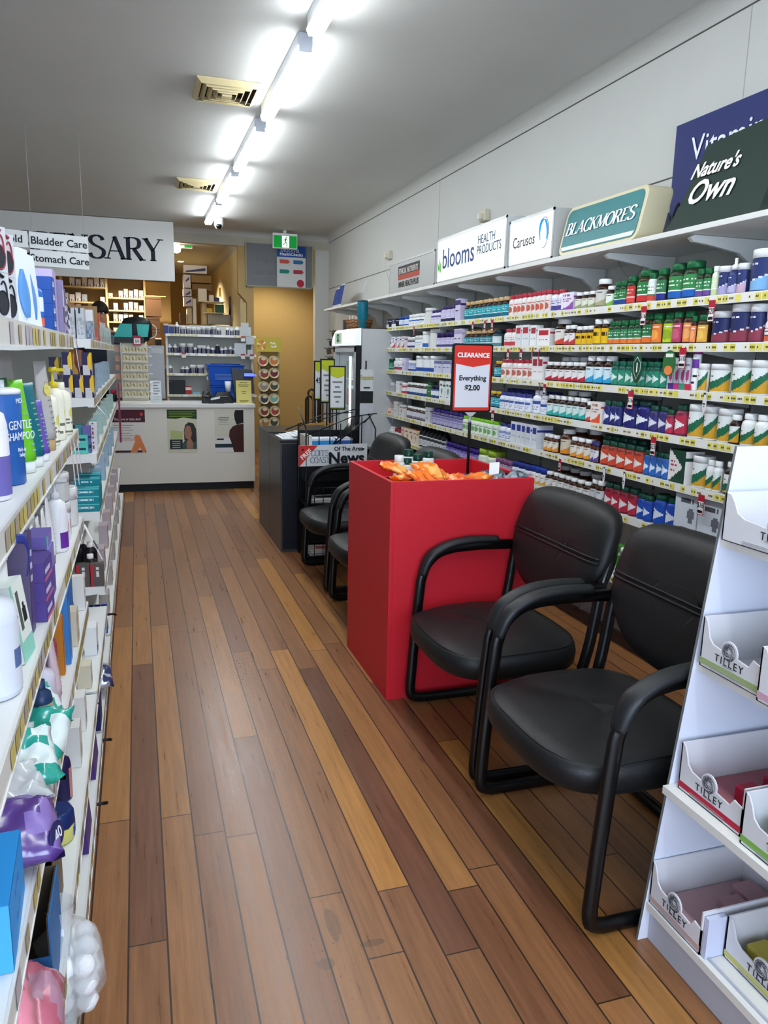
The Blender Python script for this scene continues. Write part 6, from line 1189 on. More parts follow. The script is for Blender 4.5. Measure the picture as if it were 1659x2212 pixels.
# low: blue tubes in the tray at the unit end
for k in range(6): put(boxp(.022, .028, .13, '123c98', lambda u, v: 'c9d4ec' if (.2 < v < .7 and .35 < u < .6) else '1647ac', lambda u, v: 'b9c8e8' if (.2 < v < .65 and .35 < u < .6 and int(v*30) % 2) else ('1a52c0' if v < .8 else '0f2a6c')), 'blue_tube_pack', (-.275+.033*(k % 3), 3.975+.06*(k//3), .0915+.0), 'dark blue slim pack, '+['left', 'middle', 'right'][k % 3]+' of the '+['front', 'rear'][k//3]+' row in the low section end', 'pack', 'dark blue slim packs')
for k in range(7): put(boxp(.12, .05, .12+.02*(k % 2), 'b0a4a8', lambda u, v: ['b45a6c', 'd9d4d6', '6c5a84', 'd8b84c'][int(rnd(round(u*5), round(v*7)+k*7)*4)]), 'mixed_pack', (GX-.03, 4.3+.5*k, fl(4)), 'multicoloured pack on the far fifth shelf, '+ORD[k]+' of seven going away', 'pack', 'packs going away on the far fifth shelf')
for k in range(6): put(boxp(.12, .05, .12, 'a8a4a0', lambda u, v: ['d9c43c', 'd6d8da', '8a94b0', 'b44a50'][int(rnd(round(u*4), round(v*7)+k*11)*4)]), 'mixed_pack', (GX-.02, 4.3+.6*k, .091), 'bright pack on the lowest far shelf, '+ORD[k]+' of six going away', 'pack', 'packs on the lowest far shelf')
# burgundy clip strip hanging at the far end
tag(MB().box(GX+.012, GX+.03, 8.0, 8.06, .62, 1.2, M('7a2244', .3)).build('clip_strip'), 'burgundy vertical strip of hanging goods at the far end of the left shelves', 'clip strip')
tag(MB().prism([(GX+.004, 4.02, 1.245), (GX+.004, 3.99, 1.245), (GX+.08, 3.95, 1.16), (GX+.085, 3.97, 1.15)], (.001, 0, 0), 'f0f0ee').build('hanging_slip'), 'white slanted slip at the near end of the far second shelf', 'slip')
# ================================================================ NEWS RACK AND DARK CABINETS
CB = M('3b3c3e', .35, spec=.5); CBK = M('14171f', .4)
for k, (ya, yb, h) in enumerate(((5.75, 6.28, .87), (6.285, 6.86, .88))):
    t = thing('cabinet', ['charcoal grey cabinet right behind the newspaper rack', 'charcoal grey cabinet farther back, beside the candle stand'][k], 'cabinet', (1.3, (ya+yb)/2, 0), group='charcoal cabinets')
    MB().box(1.01, 1.60, ya, yb, 0, h-.02, CB).build('body', t, bevel=.003); MB().box(1.005, 1.605, ya-.003, yb, h-.019, h, M('2a2b2d', .3)).build('top', t, bevel=.003)
    MB().box(1.02, 1.59, ya-.006, ya-.001, .02, h-.03, CBK).build('end_panel', t)
for k in range(6):
    tag(MB().box(1.03+.03*k, 1.24+.03*k, 5.80+.04*(k % 3), 6.10+.03*(k % 2), .871+.006*k, .8765+.006*k, ['e9ebf0', 'dfe2ea', 'f0f0f2'][k % 3]).build('paper_sheet'), 'loose white paper on the near charcoal cabinet, '+['lowest', 'second', 'third', 'fourth', 'fifth', 'topmost'][k]+' in the pile', 'paper', 'papers on the cabinet')
t = thing('newspaper_rack', 'black wire newspaper rack with a white header behind the chairs', 'rack', (1.42, 5.66, 0)); BK_ = M('0e0f11', .35); rx0, rx1, ry0, ry1 = 1.14, 1.66, 5.30, 5.72
ry0 = 5.45
def wire(mb, *pts, r=.004): mb.tube(list(pts), r, BK_, seg=6); return mb
mb = MB()
for x_ in (rx0, rx1):
    wire(mb, (x_, ry0+.26, 0), (x_, ry0+.26, 1.47 if x_ == rx1 else 1.0), r=.007); wire(mb, (x_, ry0-.02, 0), (x_, ry0-.02, .98), r=.006); wire(mb, (x_, ry0-.02, .98), (x_, ry0+.26, 1.12), r=.005)
wire(mb, (rx0, ry0+.26, .98), (rx1-.1, ry0+.26, 1.10), (rx1, ry0+.26, 1.12)); mb.build('frame', t)
MB().box(rx0, rx1, ry0-.012, ry0+.2, .60, .83, BK_).build('upper_pocket', t)
mb = MB(); sgn = 5.425; a = ony(645, 963, sgn); b = ony(785, 958, sgn); c = ony(647, 1008, sgn); d = ony(785, 1004, sgn); mb.prism([(a.x, sgn, a.z), (b.x+.03, sgn, b.z), (b.x+.03, sgn, d.z), (a.x, sgn, c.z)], (0, .006, 0), M('d4d6d8', .4)); mb.build('header', t)
MB().prism([(a.x, sgn-.002, a.z), (a.x+.14, sgn-.002, a.z), (a.x+.005, sgn-.002, c.z), (a.x, sgn-.002, c.z)], (0, .001, 0), M('c8322e', .4)).build('red_corner', t)
hz_ = a.z-c.z; text('FREE', .045, (a.x+.055, sgn-.003, a.z-hz_*.42), (.75, 0, .66), (-.66, 0, .75), 'f2f2f0', t, bold=.001)
serif_text('COFFS', .042, (a.x+.09, sgn-.003, c.z+hz_*.5), (1, 0, 0), PZ, M('2a4a6c'), t, squeeze=.95, thick=.1); serif_text('COAST', .042, (a.x+.085, sgn-.003, c.z+hz_*.16), (1, 0, 0), PZ, M('2a4a6c'), t, squeeze=.95, thick=.1)
text('News', .115, (a.x+.355, sgn-.003, c.z+hz_*.36), (1, 0, 0), PZ, '111214', t, bold=.004, sx=1.0); text('Of The Area', .042, (a.x+.37, sgn-.003, c.z+hz_*.82), (1, 0, 0), PZ, '111214', t, bold=.001)
for x_ in (a.x+.03, b.x): MB().cyl((x_, sgn-.004, a.z-.03), .007, .003, BK_, axis='y').build('screw', t)
mb = MB()
for z_ in (.02, .42): mb.box(rx0, rx1, ry0-.01, ry0+.25, z_, z_+.01, BK_)
for z_ in (.02, .42):
    for k in range(9): x_ = rx0+(rx1-rx0)*k/8; wire(mb, (x_, ry0-.015, z_), (x_, ry0-.015, z_+.13), r=.0028)
    wire(mb, (rx0, ry0-.015, z_+.13), (rx1, ry0-.015, z_+.13), r=.004)
mb.box(rx0, rx1, ry0+.245, ry0+.25, 0, .95, BK_); mb.build('lower_shelves', t)
mb = MB()
for k in range(6): x_ = rx0+.02+k*.08; wire(mb, (x_, ry0+.0, .83), (x_, ry0+.0, .93+.03*k))
wire(mb, (rx0, ry0, .93), (rx0+.35, ry0, 1.07), (rx1+.02, ry0+.02, 1.09))
wire(mb, (rx0-.1, ry0+.26, .95), (rx0+.2, ry0+.26, 1.07), (rx1-.1, ry0+.26, 1.08))
for k in range(8): wire(mb, (rx0+.18+k*.012, ry0+.03*k, .84), (rx0+.36+k*.02, ry0+.03*k, 1.07), r=.0025)
for k in range(9): wire(mb, (rx0+.2+.012*k, ry0+.01+.02*k, .85+.012*k), (rx1-.02, ry0+.01+.02*k, 1.08-.008*k), r=.0025)
mb.build('wire_basket', t)
mb = MB(); q0, q1 = ony(779, 798, 5.62), ony(806, 845, 5.62); mb.box(q0.x, q1.x, 5.62, 5.626, q1.z, q0.z, M('c9cccc', .4)); mb.build('small_sign', t)
text('Readers', .05, ((q0.x+q1.x)/2, 5.618, (q0.z+q1.z)/2+.02), (1, 0, 0), PZ, 'a8962c', t, bold=.001, sx=.62); MB().box((q0.x+q1.x)/2-.025, (q0.x+q1.x)/2+.025, 5.6185, 5.6195, q1.z+.02, q1.z+.03, '222222').build('caption', t)
MB().box(q0.x, q1.x, 5.62, 5.628, q1.z-.09, q1.z-.001, M('17181a', .4)).box(q0.x, q1.x, 5.62, 5.628, .85, q1.z-.091, M('b9bcc0', .4)).build('back_card', t)
def papers(c, n, w, l, label0, group, cols, rz=0):
    for k in range(n):
        o = MB().box(-w/2, w/2, -l/2, l/2, 0, .006, cols[k % len(cols)]).box(-w*.35, w*.1, -l*.3, l*.2, .006, .0063, ['c98a4c', '3a3a40', 'b0504c'][k % 3]).build('newspaper'); o.location = (c[0], c[1], c[2]+k*.0068); o.rotation_euler = (0, 0, rz+.12*math.sin(k*2.3)); tag(o, label0+', '+ORD[k]+' from the bottom', 'newspaper', group)
papers((1.36, 5.55, .432), 5, .36, .16, 'folded newspaper on the middle rack level', 'newspapers on the middle rack level', ['e6e4e0', 'd9d4cc'])
papers((1.38, 5.55, .032), 6, .40, .16, 'folded newspaper on the lowest rack level', 'newspapers on the lowest rack level', ['e2e2e0', 'd0cecb', 'c9c4bc'])
for k, (x_, y_, w, c) in enumerate(((1.28, 5.56, .18, '2f8fd0'), (1.44, 5.56, .12, '2f5fb0'))): put(boxp(.14, w, .075, c, None, lambda u, v, c=c: c if v < .8 else 'dfe6ee', lambda u, v: 'd9dde6'), 'booklet_box', (x_, y_, .8305), 'blue box of booklets in the wire basket, '+['left lighter', 'right darker'][k]+' one', 'box')
put(boxp(.2, .05, .10, 'cfccc0', lambda u, v: 'd6d2c6', lambda u, v: 'e0dcd0'), 'book_stack', (1.165, 5.56, .8305), 'cream block of booklets at the left end of the wire basket', 'booklets')
# yellow-green sale placards beyond the rack
for k, (u0, v0, u1, v1, yv, big) in enumerate(((681, 782, 694, 862, 7.0, '$45'), (695, 778, 720, 868, 6.55, ''), (714, 793, 743, 882, 6.15, ''))):
    a, b = ony(u0, v0, yv), ony(u1, v1, yv); w = b.x-a.x; h = a.z-b.z; t = thing('sale_placard', 'black framed placard with lime chevron, '+['leftmost, showing large digits', 'middle and tallest', 'rightmost and lowest'][k]+' of three', 'placard', ((a.x+b.x)/2, yv, 0), group='lime sale placards')
    MB().box(a.x-.012, b.x+.012, yv, yv+.012, b.z-.012, a.z+.012, M('141516', .4)).build('frame', t); MB().box(a.x, b.x, yv-.002, yv-.0005, b.z, a.z, M('dfe2e2', .4)).build('sheet', t)
    xm = (a.x+b.x)/2; MB().prism([(a.x, yv-.003, a.z), (b.x, yv-.003, a.z), (b.x, yv-.003, a.z-h*.2), (xm, yv-.003, a.z-h*.27), (a.x, yv-.003, a.z-h*.2)], (0, -.001, 0), M('b9c42c', .5)).build('lime_chevron', t)
    MB().box(a.x, b.x, yv-.003, yv-.002, b.z, b.z+.01, 'a9b42c').build('lime_band', t)
    if big: text('45', .07, (xm, yv-.003, a.z-h*.5), (1, 0, 0), PZ, '1c1d20', t, bold=.001, sx=.7)
    else:
        mb = MB()
        for q, ww in enumerate((.7, .35, .6, .5, .25)): mb.box(xm-w*.5*ww, xm+w*.5*ww, yv-.003, yv-.002, a.z-h*(.36+.12*q)-.007, a.z-h*(.36+.12*q)+.007, '7a7e80')
        mb.build('printed_lines', t)
    MB().tube([(xm, yv+.02, b.z-.01), (xm, yv+.02, .9)], .006, BK_).build('post', t)
# walking-stick stand
t = thing('walking_stick_stand', 'dark stand of walking sticks against the tan corridor wall', 'stand', (1.75, 8.1, 0))
MB().box(1.66, 2.05, 7.95, 8.25, 0, .05, M('6a5030', .5)).box(1.66, 2.05, 7.95, 8.25, .78, .80, M('b08a4c', .5)).build('base', t)
for k in range(10):
    x_ = 1.68+.036*k; y_ = 7.98+.2*rnd(k, 4); h = 1.0+.12*rnd(k, 7); c = ['17120f', '2a1c12', '7a5a34', '1a2238'][k % 4]
    MB().tube([(x_, y_, .05), (x_, y_, h)]+crv([(x_, y_, h+.02), (x_+.02, y_, h+.05), (x_+.05, y_, h+.05), (x_+.07, y_, h+.02)], 3), .011, M(c, .35), seg=7).build('walking_stick', t)
# ================================================================ DRINKS FRIDGE
fx, fy0, fy1, ft = 1.90, 6.87, 7.72, 1.755; FW = M('c6c9ca', .35)
t = thing('drinks_fridge', 'white upright drinks fridge with glass door at the far end of the wall shelves', 'fridge', (2.2, 7.3, 0))
MB().box(fx+.05, 2.45, fy0, fy1, 0, .10, M('3a3c3e')).box(fx+.05, 2.45, fy0, fy0+.04, .1, 1.60, FW).box(fx+.05, 2.45, fy1-.04, fy1, .1, 1.60, FW).box(2.41, 2.45, fy0+.04, fy1-.04, .1, 1.6, FW).box(fx+.05, 2.45, fy0, fy1, 1.6, ft, FW).build('cabinet', t, bevel=.006)
rg = []
for y in (fy0, fy1): rg.append([V((fx+.05, y, 1.6)), V((fx+.05, y, ft))]+[V((fx+.05-.075*math.sin(a)*.9, y, ft-.155*(1-math.cos(a))/1)) for a in [PI/2*k/8 for k in range(1, 9)]])
MB().rings(rg, M('dfe4ec', .4, emit=.25), closed=True, smooth=False).build('light_canopy', t)
MB().box(fx-.02, fx-.016, fy1-.4, fy1-.14, 1.62, 1.72, M('cfe6d2', .4)).build('price_patch', t); text('$2', .1, (fx-.022, fy1-.27, 1.67), NX, PZ, '2a7a44', t, bold=.002)
mb = MB(); 
for a in ((fy0+.0, fy0+.06, .1, 1.59), (fy1-.06, fy1, .1, 1.59), (fy0, fy1, .1, .18), (fy0, fy1, 1.54, 1.59)): mb.box(fx+.0, fx+.045, a[0], a[1], a[2], a[3], M('a9adb0', .35))
door = mb.box(fx+.001, fx+.05, fy0-.006, fy0-.001, .1, 1.6, '1a1b1d').build('door', t); MB().box(fx+.02, fx+.026, fy0+.06, fy1-.06, .18, 1.54, M('dff0f4', .03, alpha=.22, spec=.9)).build('glass_pane', door); MB().box(fx-.025, fx-.001, fy0+.03, fy0+.05, .7, 1.2, M('8c9092', .3)).build('handle', door)
mb = MB()
for y in (fy0+.10, (fy0+fy1)/2): mb.box(fx+.06, fx+.075, y, y+.025, .2, 1.5, M('e9fbff', .4, emit=2.5))
mb.build('light_strip', t)
for k in range(5):
    z_ = .2+.27*k; MB().box(fx+.09, 2.40, fy0+.05, fy1-.05, z_, z_+.006, M('c9cdd0', .4)).build('wire_shelf', t)
    for j in range(6):
        c = ['2f6f9c', '9c3a34', 'd9d9d4', '4a7a3c', 'c98a3c'][(j+k*2) % 5]; yy_ = fy0+.12+.12*j
        put(gbottle(.2, .065, c, 'e6e6e6'), 'drink_bottle', (fx+.14, yy_, z_+.0065), 'drink bottle behind glass, '+ORD[j]+' from right, '+ORD[k]+' lowest'+' fridge rack', 'bottle', 'drink bottles in the fridge')
# on the fridge
q = ony(783, 690, 7.1); t = thing('drink_tumbler', 'tall teal insulated tumbler with clear straw on top of the fridge', 'tumbler', (q.x, 7.1, ft)); tp = hz(783, 648, 7.1)-ft
MB().lathe([(.036, 0), (.038, tp*.30), (.050, tp*.42), (.052, tp*.9), (.049, tp*.94)], M('176a7c', .35), seg=12).build('body', t, world=False); MB().lathe([(.05, tp*.93), (.048, tp*.98), (.02, tp)], M('3c4a52', .3)).build('lid', t, world=False)
MB().tube([(.005, 0, tp), (.012, 0, tp+.12), (.03, -.02, tp+.17)], .004, M('d8e2e4', .15, alpha=.5)).build('straw', t, world=False); MB().box(-.053, -.051, -.015, .02, tp*.8, tp*.82, 'cfe0e2').build('brand_mark', t, world=False)
q = onx(740, 700, 2.05); t = thing('wicker_basket', 'brown wicker basket of small items on top of the fridge', 'basket', (2.05, 7.45, ft+.001)); mb = MB()
for k in range(7): mb.tube([(2.08+(.10+.004*k)*math.cos(a), 7.42+(.17+.004*k)*math.sin(a), ft+.009+.013*k+.003*math.sin(12*a+k*PI)) for a in [2*PI*i/48 for i in range(49)]], .0065, ['8a5a2c', '6f4420', '9c6c3a'][k % 3], seg=5)
mb.lathe([(.1, 0), (.1, .005)], '5c3a1c', (2.08, 7.42, ft+.001), sy=1.7); mb.build('weave', t); mb = MB()
for k in range(9): mb.box(2.02+.03*(k % 4), 2.05+.03*(k % 4), 7.30+.03*k, 7.34+.03*k, ft+.01, ft+.12+.03*rnd(k, 2), ['cfc4b0', '8a6a5c', 'e0dcd4', '3c3a3c'][k % 4])
mb.build('contents', t)
for k in range(4): tag(MB().box(1.98+.05*k, 2.01+.05*k, 7.62, 7.66, ft+.001, ft+.10+.03*(k % 2), ['4a4c50', '9a8a7c', 'c9c6c0', '6a5a50'][k]).build('small_item'), 'small '+['grey', 'tan', 'white', 'brown'][k]+' item beside the basket on the fridge', 'item')
# jewellery hung beyond the fridge (dark bits on the far wall end)
t = thing('hook_display', 'small hanging accessories on hooks between fridge and far wall', 'hook display', (2.45, 8.9, 1.2))
for k in range(16):
    z_ = 1.05+.095*(k//2); y_ = 8.55+.25*(k % 2); x_ = 2.06+.1*rnd(k, 5)
    MB().tube([(XW, y_, z_+.06), (x_-.02, y_, z_+.06), (x_-.03, y_, z_+.07)], .004, '4a4238', seg=5).prism([(x_, y_, z_+.05), (x_+.07, y_, z_+.055), (x_+.06, y_, z_), (x_+.01, y_, z_-.01)], (0, .01, 0), ['7a6a54', '3c3a38', 'a99a80', '5c4c3c'][k % 4]).build('hanging_item', t)
# ================================================================ CANDLE STAND
ys = 8.45; a = ony(553, 729, ys); b = ony(605, 732, ys); top = a.z; xl_, xr_ = a.x, b.x+.01; GD = M('8a7644', .35, .4)
t = thing('candle_stand', 'slim bronze stand with round glass candle jars and floral header', 'stand', ((xl_+xr_)/2, ys, 0))
hb_ = ony(580, 760, ys).z
MB().box(xl_, xr_, ys, ys+.01, hb_, top, M('b5a53c', .4)).build('header', t)
mb = MB()
for k in range(9): a_ = k*2*PI/9; mb.prism([(xl_+.06+.01*math.cos(a_), ys-.002, hb_+.07+.01*math.sin(a_)), (xl_+.06+.05*math.cos(a_-.2), ys-.002, hb_+.07+.05*math.sin(a_-.2)), (xl_+.06+.05*math.cos(a_+.2), ys-.002, hb_+.07+.05*math.sin(a_+.2))], (0, .001, 0), ['e8742c', 'f0d8cc', 'c85040'][k % 3])
mb.build('printed_flower', t); text('Pick', .035, (xl_+.18, ys-.002, hb_+.09), (1, 0, 0), PZ, 'f4f2e0', t, bold=.001); text('Sniff', .035, (xl_+.19, ys-.002, hb_+.055), (1, 0, 0), PZ, 'f4f2e0', t, bold=.001)
MB().box(xl_+.02, xl_+.045, ys, ys+.02, .02, hb_, GD).box(xr_-.03, xr_-.01, ys+.05, ys+.06, .02, hb_, GD).box(xl_+.02, xr_, ys-.1, ys+.12, 0, .02, GD).build('frame', t); MB().box(xl_+.03, xr_-.01, ys+.061, ys+.066, .3, hb_, M('84693a', .5, noise=.1)).build('back_panel', t)
cc = ['a8443c', 'c8763c', '8a3c34', '6a2434', '8a8278', '4c4c40', '34364a', '6aa498', '7a3428', 'a03c38', '9a6c3c', '3c4438']
for k, (u, v) in enumerate(((568, 780), (592, 780), (571, 808), (592, 806), (570, 835), (592, 834), (571, 862), (592, 861), (571, 889), (594, 888), (573, 914), (592, 912))):
    q = ony(u, v, ys-.06); r_ = .056; t = thing('candle_jar', 'round candle jar, '+['left', 'right'][k % 2]+' one in the '+ORD[k//2]+' row from the top', 'candle', (q.x, ys, q.z), group='candle jars on the bronze stand')
    MB().lathe([(r_*.8, .11), (r_, .09), (r_, 0), (r_*.93, -.003), (r_*.86, .004), (r_*.5, .006)], M('c9b68a', .15, .1, spec=.8), (q.x, ys-.07, q.z), 22, axis='y').build('glass', t)
    MB().lathe([(.001, .004), (r_*.84, .005)], M(cc[k], .4), (q.x, ys-.07, q.z), 20, axis='y', cap=False).build('wax', t)
    MB().prism([(q.x+r_*.1+r_*.45*math.cos(a), ys-.0685, q.z+r_*.45+r_*.32*math.sin(a)) for a in [i*2*PI/12 for i in range(12)]], (0, .002, 0), 'c6bda0').build('label', t)
# ================================================================ COUNTER
yc0 = 8.70; xc0, xc1 = -.75, 1.235; zc_ = .955
t = thing('counter', 'white service counter with black kick board at the end of the aisle', 'counter', (.3, 9, 0))
MB().box(xc0, xc1, yc0, 9.3, .085, zc_-.04, M('d9d8d0', .5, noise=.03, nscale=8)).build('body', t); MB().box(xc0, xc1+.01, yc0-.02, 9.32, zc_-.04, zc_, M('dfe0de', .35)).build('worktop', t, bevel=.003); MB().box(xc0, xc1-.01, yc0+.03, 9.25, 0, .084, M('15181a', .5)).build('kick_board', t)
def poster(u0, v0, u1, v1, label):
    a, b = ony(u0, v0, yc0-.002), ony(u1, v1, yc0-.002); t = thing('poster', label, 'poster', ((a.x+b.x)/2, yc0-.001, b.z), group='posters taped to the counter front'); return t, a.x, b.x, b.z, a.z
def pxy(x0, x1, z0, z1): return lambda u, v: (x0+(x1-x0)*u, z0+(z1-z0)*v)
def flat(pts, f, y, col, name, t): MB().prism([(f(a, b)[0], y, f(a, b)[1]) for a, b in pts], (0, .0008, 0), col).build(name, t)
RC = lambda a, b, c, d: [(a, c), (b, c), (b, d), (a, d)]
t, x0, x1, z0, z1 = poster(236, 885, 316, 977, 'counter poster about itchy skin with a maroon header and orange hands'); f = pxy(x0, x1, z0, z1); y_ = yc0-.003
flat(RC(0, 1, 0, 1), f, y_, 'd9d6d2', 'sheet', t); flat(RC(0, 1, .71, 1), f, y_-.001, '4a1624', 'maroon_header', t); flat(RC(0, 1, 0, .05), f, y_-.001, '3c1420', 'maroon_foot', t); flat(RC(.1, .8, .27, .33), f, y_-.001, 'cdb8b4', 'pink_band', t)
text('Dry, sore or itchy skin?', .036, (x0+(x1-x0)*.5, y_-.002, z0+(z1-z0)*.78), (1, 0, 0), PZ, 'efe8e6', t, sx=.8); flat(RC(.86, .94, .86, .93), f, y_-.002, 'c9404a', 'red_badge', t)
for k in range(6): flat(RC(.1, .65-.08*(k % 2), .63-.055*k-.02*(k > 2), .645-.055*k-.02*(k > 2)), f, y_-.0015, '8f8c8e', 'text_line', t)
flat([(.55, 0), (.7, .28), (.66, .36), (.72, .42), (.84, .40), (.88, .30), (1, .06), (.96, 0), (.9, .0), (.82, .13), (.74, .0)], f, y_-.002, 'd6814e', 'printed_hands', t)
t, x0, x1, z0, z1 = poster(360, 885, 427, 977, 'counter poster with green header and a grey-haired woman looking up'); f = pxy(x0, x1, z0, z1)
flat(RC(0, 1, 0, 1), f, y_, 'c9c9b4', 'sheet', t); flat([(0, .8), (.3, .79), (.55, .82), (1, .78), (1, 1), (0, 1)], f, y_-.001, '1f3a14', 'green_header', t)
for k in range(4): flat(RC(.06, .95-.1*(k % 2), .945-.035*k, .955-.035*k), f, y_-.002, '8fae3c', 'text_line', t)
flat([(.1, .33), (.5, .33), (.5, .5), (.1, .52)], f, y_-.001, 'a9b878', 'green_panel', t); flat(RC(.07, .5, .08, .31), f, y_-.001, '1f2c26', 'dark_panel', t)
for k in range(4): flat(RC(.15, .42, .25-.045*k, .265-.045*k), f, y_-.002, 'b9c0b4', 'text_line', t)
flat([(.5, .08), (.48, .2), (.6, .3), (.98, .3), (.98, .08)], f, y_-.0015, '33504a', 'printed_jacket', t); flat([(.56, .3), (.55, .5), (.6, .65), (.72, .71), (.88, .68), (.97, .55), (.98, .28), (.8, .2)], f, y_-.002, '2c2a2c', 'printed_hair', t)
flat([(.58, .40), (.56, .46), (.6, .58), (.68, .64), (.78, .6), (.82, .45), (.78, .33), (.86, .22), (.84, .09), (.64, .09), (.63, .22), (.68, .32), (.6, .33)], f, y_-.0025, '9a705c', 'printed_face', t)
t, x0, x1, z0, z1 = poster(463, 886, 528, 976, 'counter poster with a dark figure seen from behind at its right side'); f = pxy(x0, x1, z0, z1)
flat(RC(0, 1, 0, 1), f, y_, 'c9cabc', 'sheet', t); flat(RC(0, .7, 0, .35), f, y_-.0005, 'd9dadc', 'white_panel', t); flat(RC(0, .62, .11, .2), f, y_-.001, '1c3038', 'dark_band', t)
for k, (a_, b_) in enumerate(((.14, .5), (.1, .48), (.16, .44), (.12, .46), (.12, .5))): flat(RC(a_, b_, .82-.04*k, .832-.04*k), f, y_-.001, '2c3430' if k < 3 else '8f9a94', 'text_line', t)
flat(RC(.06, .3, .29, .33), f, y_-.001, '1c2024', 'bold_words', t); flat([(.64, 0), (.58, .18), (.48, .38), (.5, .52), (.62, .62), (.78, .66), (.98, .68), (.98, 0)], f, y_-.0015, '3a1a14', 'printed_back', t); flat([(.74, .66), (.68, .78), (.66, .9), (.7, 1), (.98, 1), (.98, .7)], f, y_-.002, '17100e', 'printed_head', t)
# ---- things on the counter
zt = zc_+.001
def cpos(u, v=868, y=8.95): return ony(u, v, y).x
yq = 8.9; xa, xb = cpos(261, y=yq), cpos(322, y=yq); hT = hz(290, 741, yq)
t = thing('earring_display', 'white revolving display of small earring cards standing on the counter', 'display stand', ((xa+xb)/2, yq, zt))
MB().box(xa+.03, xb, yq+.02, yq+.05, zt+.02, hT, M('d3cfc0', .5)).box(xa+.02, xa+.03, yq-.04, yq+.12, zt+.02, hT, M('c9c4b4', .5)).box(xa-.01, xb+.02, yq-.06, yq+.16, zt, zt+.019, M('dcd9ce', .5)).build('panel', t)
for r_ in range(6):
    z_ = zt+.06+.095*r_
    for c in range(4):
        x_ = xa+.05+.066*c; mb = MB().box(x_, x_+.05, yq-.012, yq-.008, z_, z_+.06, M('d6cda8', .5)); mb.tube([(x_+.02, yq-.015, z_+.05), (x_+.035, yq-.015, z_+.02)], .004, '7a6c44', seg=5); mb.build('earring_card', t)
    MB().box(xa-.035, xa+.015, yq, yq+.004, z_, z_+.06, M('c99a84', .5)).build('side_card', t); MB().tube([(xb, yq+.03, z_+.06), (xb+.05, yq+.03, z_+.06)], .004, 'e0e0dc', seg=5).build('prong', t)
    MB().box(xa+.035, xb-.0, yq-.02, yq-.016, z_-.01, z_+.012, M('e6e2d2', .2, alpha=.5)).build('card_ledge', t)
text('Earrings', .05, ((xa+xb)/2+.02, yq+.018, hT-.07), (1, 0, 0), PZ, 'b8bcae', t)
# teal and black goods heaped on the display
t = thing('sunglasses_rack', 'heap of teal and black boxed goods on top of the earring display', 'display', ((xa+xb)/2, yq+.03, hT))
w0 = (xa+xb)/2
MB().prism([(w0-.19, yq, hT+.06), (w0+.0, yq, hT+.06), (w0-.0, yq, hT+.2), (w0-.12, yq, hT+.2)], (0, .08, 0), M('2fa09c', .4)).build('teal_box', t); MB().prism([(w0+.06, yq, hT+.06), (w0+.16, yq, hT+.07), (w0+.18, yq, hT+.2), (w0+.05, yq, hT+.2)], (0, .07, 0), M('3cb0aa', .4)).build('teal_box', t)
MB().rings([[V((w0+.05+.16*s_*math.cos(a), yq+.12+.05*s_*math.sin(a), hT+.02+q)) for a in [2*PI*k/16 for k in range(16)]] for s_, q in ((.7, 0), (1, .06), (1, .18), (.8, .24), (.3, .26))], M('16191b', .4)).build('black_bag', t)
MB().box(w0-.22, w0+.12, yq-.01, yq+.09, hT+.001, hT+.058, M('15181a', .4)).build('black_tray', t); MB().tube(crv([(w0+.18, yq, hT+.05), (w0+.24, yq, hT+.08), (w0+.25, yq, hT+.16), (w0+.21, yq, hT+.2)]), .006, 'c9c6b8').build('hook', t)
q = ony(296, 735, yq-.03); t = thing('price_card', 'small red and white price card clipped above the earring display', 'price card', (q.x, yq-.03, q.z)); MB().box(q.x-.04, q.x+.04, yq-.032, yq-.029, q.z-.05, q.z+.05, 'a82a3c').box(q.x-.033, q.x+.033, yq-.034, yq-.0325, q.z-.04, q.z+.02, 'eeecea').build('card', t); text('$8', .045, (q.x, yq-.035, q.z-.01), (1, 0, 0), PZ, '26242a', t)
x_ = cpos(338); t = thing('brochure_holder', 'clear holder of white brochures beside the earring display', 'brochure holder', (x_, 8.95, zt)); hB = hz(338, 822, 8.95)-zt
MB().box(x_-.06, x_+.055, 8.95, 8.96, zt, zt+hB, M('dfe2e6', .4)).build('brochure', t); MB().box(x_-.065, x_+.06, 8.93, 8.947, zt, zt+.08, M('e6ecee', .1, alpha=.3)).build('pocket', t)
for k in range(7): MB().box(x_-.03, x_+.04-.01*(k % 3), 8.948, 8.9495, zt+.03+.03*k, zt+.038+.03*k, '5c6270').build('text_line', t)
tag(MB().lathe([(.03, 0), (.035, .08), (.03, .085)], '1a1c20', (cpos(246), 8.95, zt)).build('pot'), 'small black pot at the left end of the counter', 'pot'); 
tag(MB().lathe([(.01, 0), (.03, .015), (.028, .04), (.005, .05)], 'b0203c', (cpos(246), 8.95, zt+.087)).build('red_flower'), 'small red flower head in the black pot', 'flower')
# grey screen and laminated sheets behind the counter
xg0, xg1 = cpos(236, y=9.45), ony(356, 800, 9.45).x; t = thing('grey_screen', 'grey partition screen standing behind the earring display', 'screen', ((xg0+xg1)/2, 9.45, 0)); zt1 = hz(320, 746, 9.45)
MB().box(xg0, xg1, 9.45, 9.48, .97, zt1, M('9c9ea2', .3)).build('panel', t, bevel=.003); MB().box(xg0+.02, xg0+.05, 9.45, 9.48, 0, .97, M('5a5c60')).box(xg1-.05, xg1-.02, 9.45, 9.48, 0, .97, M('5a5c60')).build('leg', t); q = ony(340, 758, 9.445); MB().box(q.x-.07, q.x+.06, 9.447, 9.449, q.z-.03, q.z+.03, 'b9bcc0').build('sticker', t)
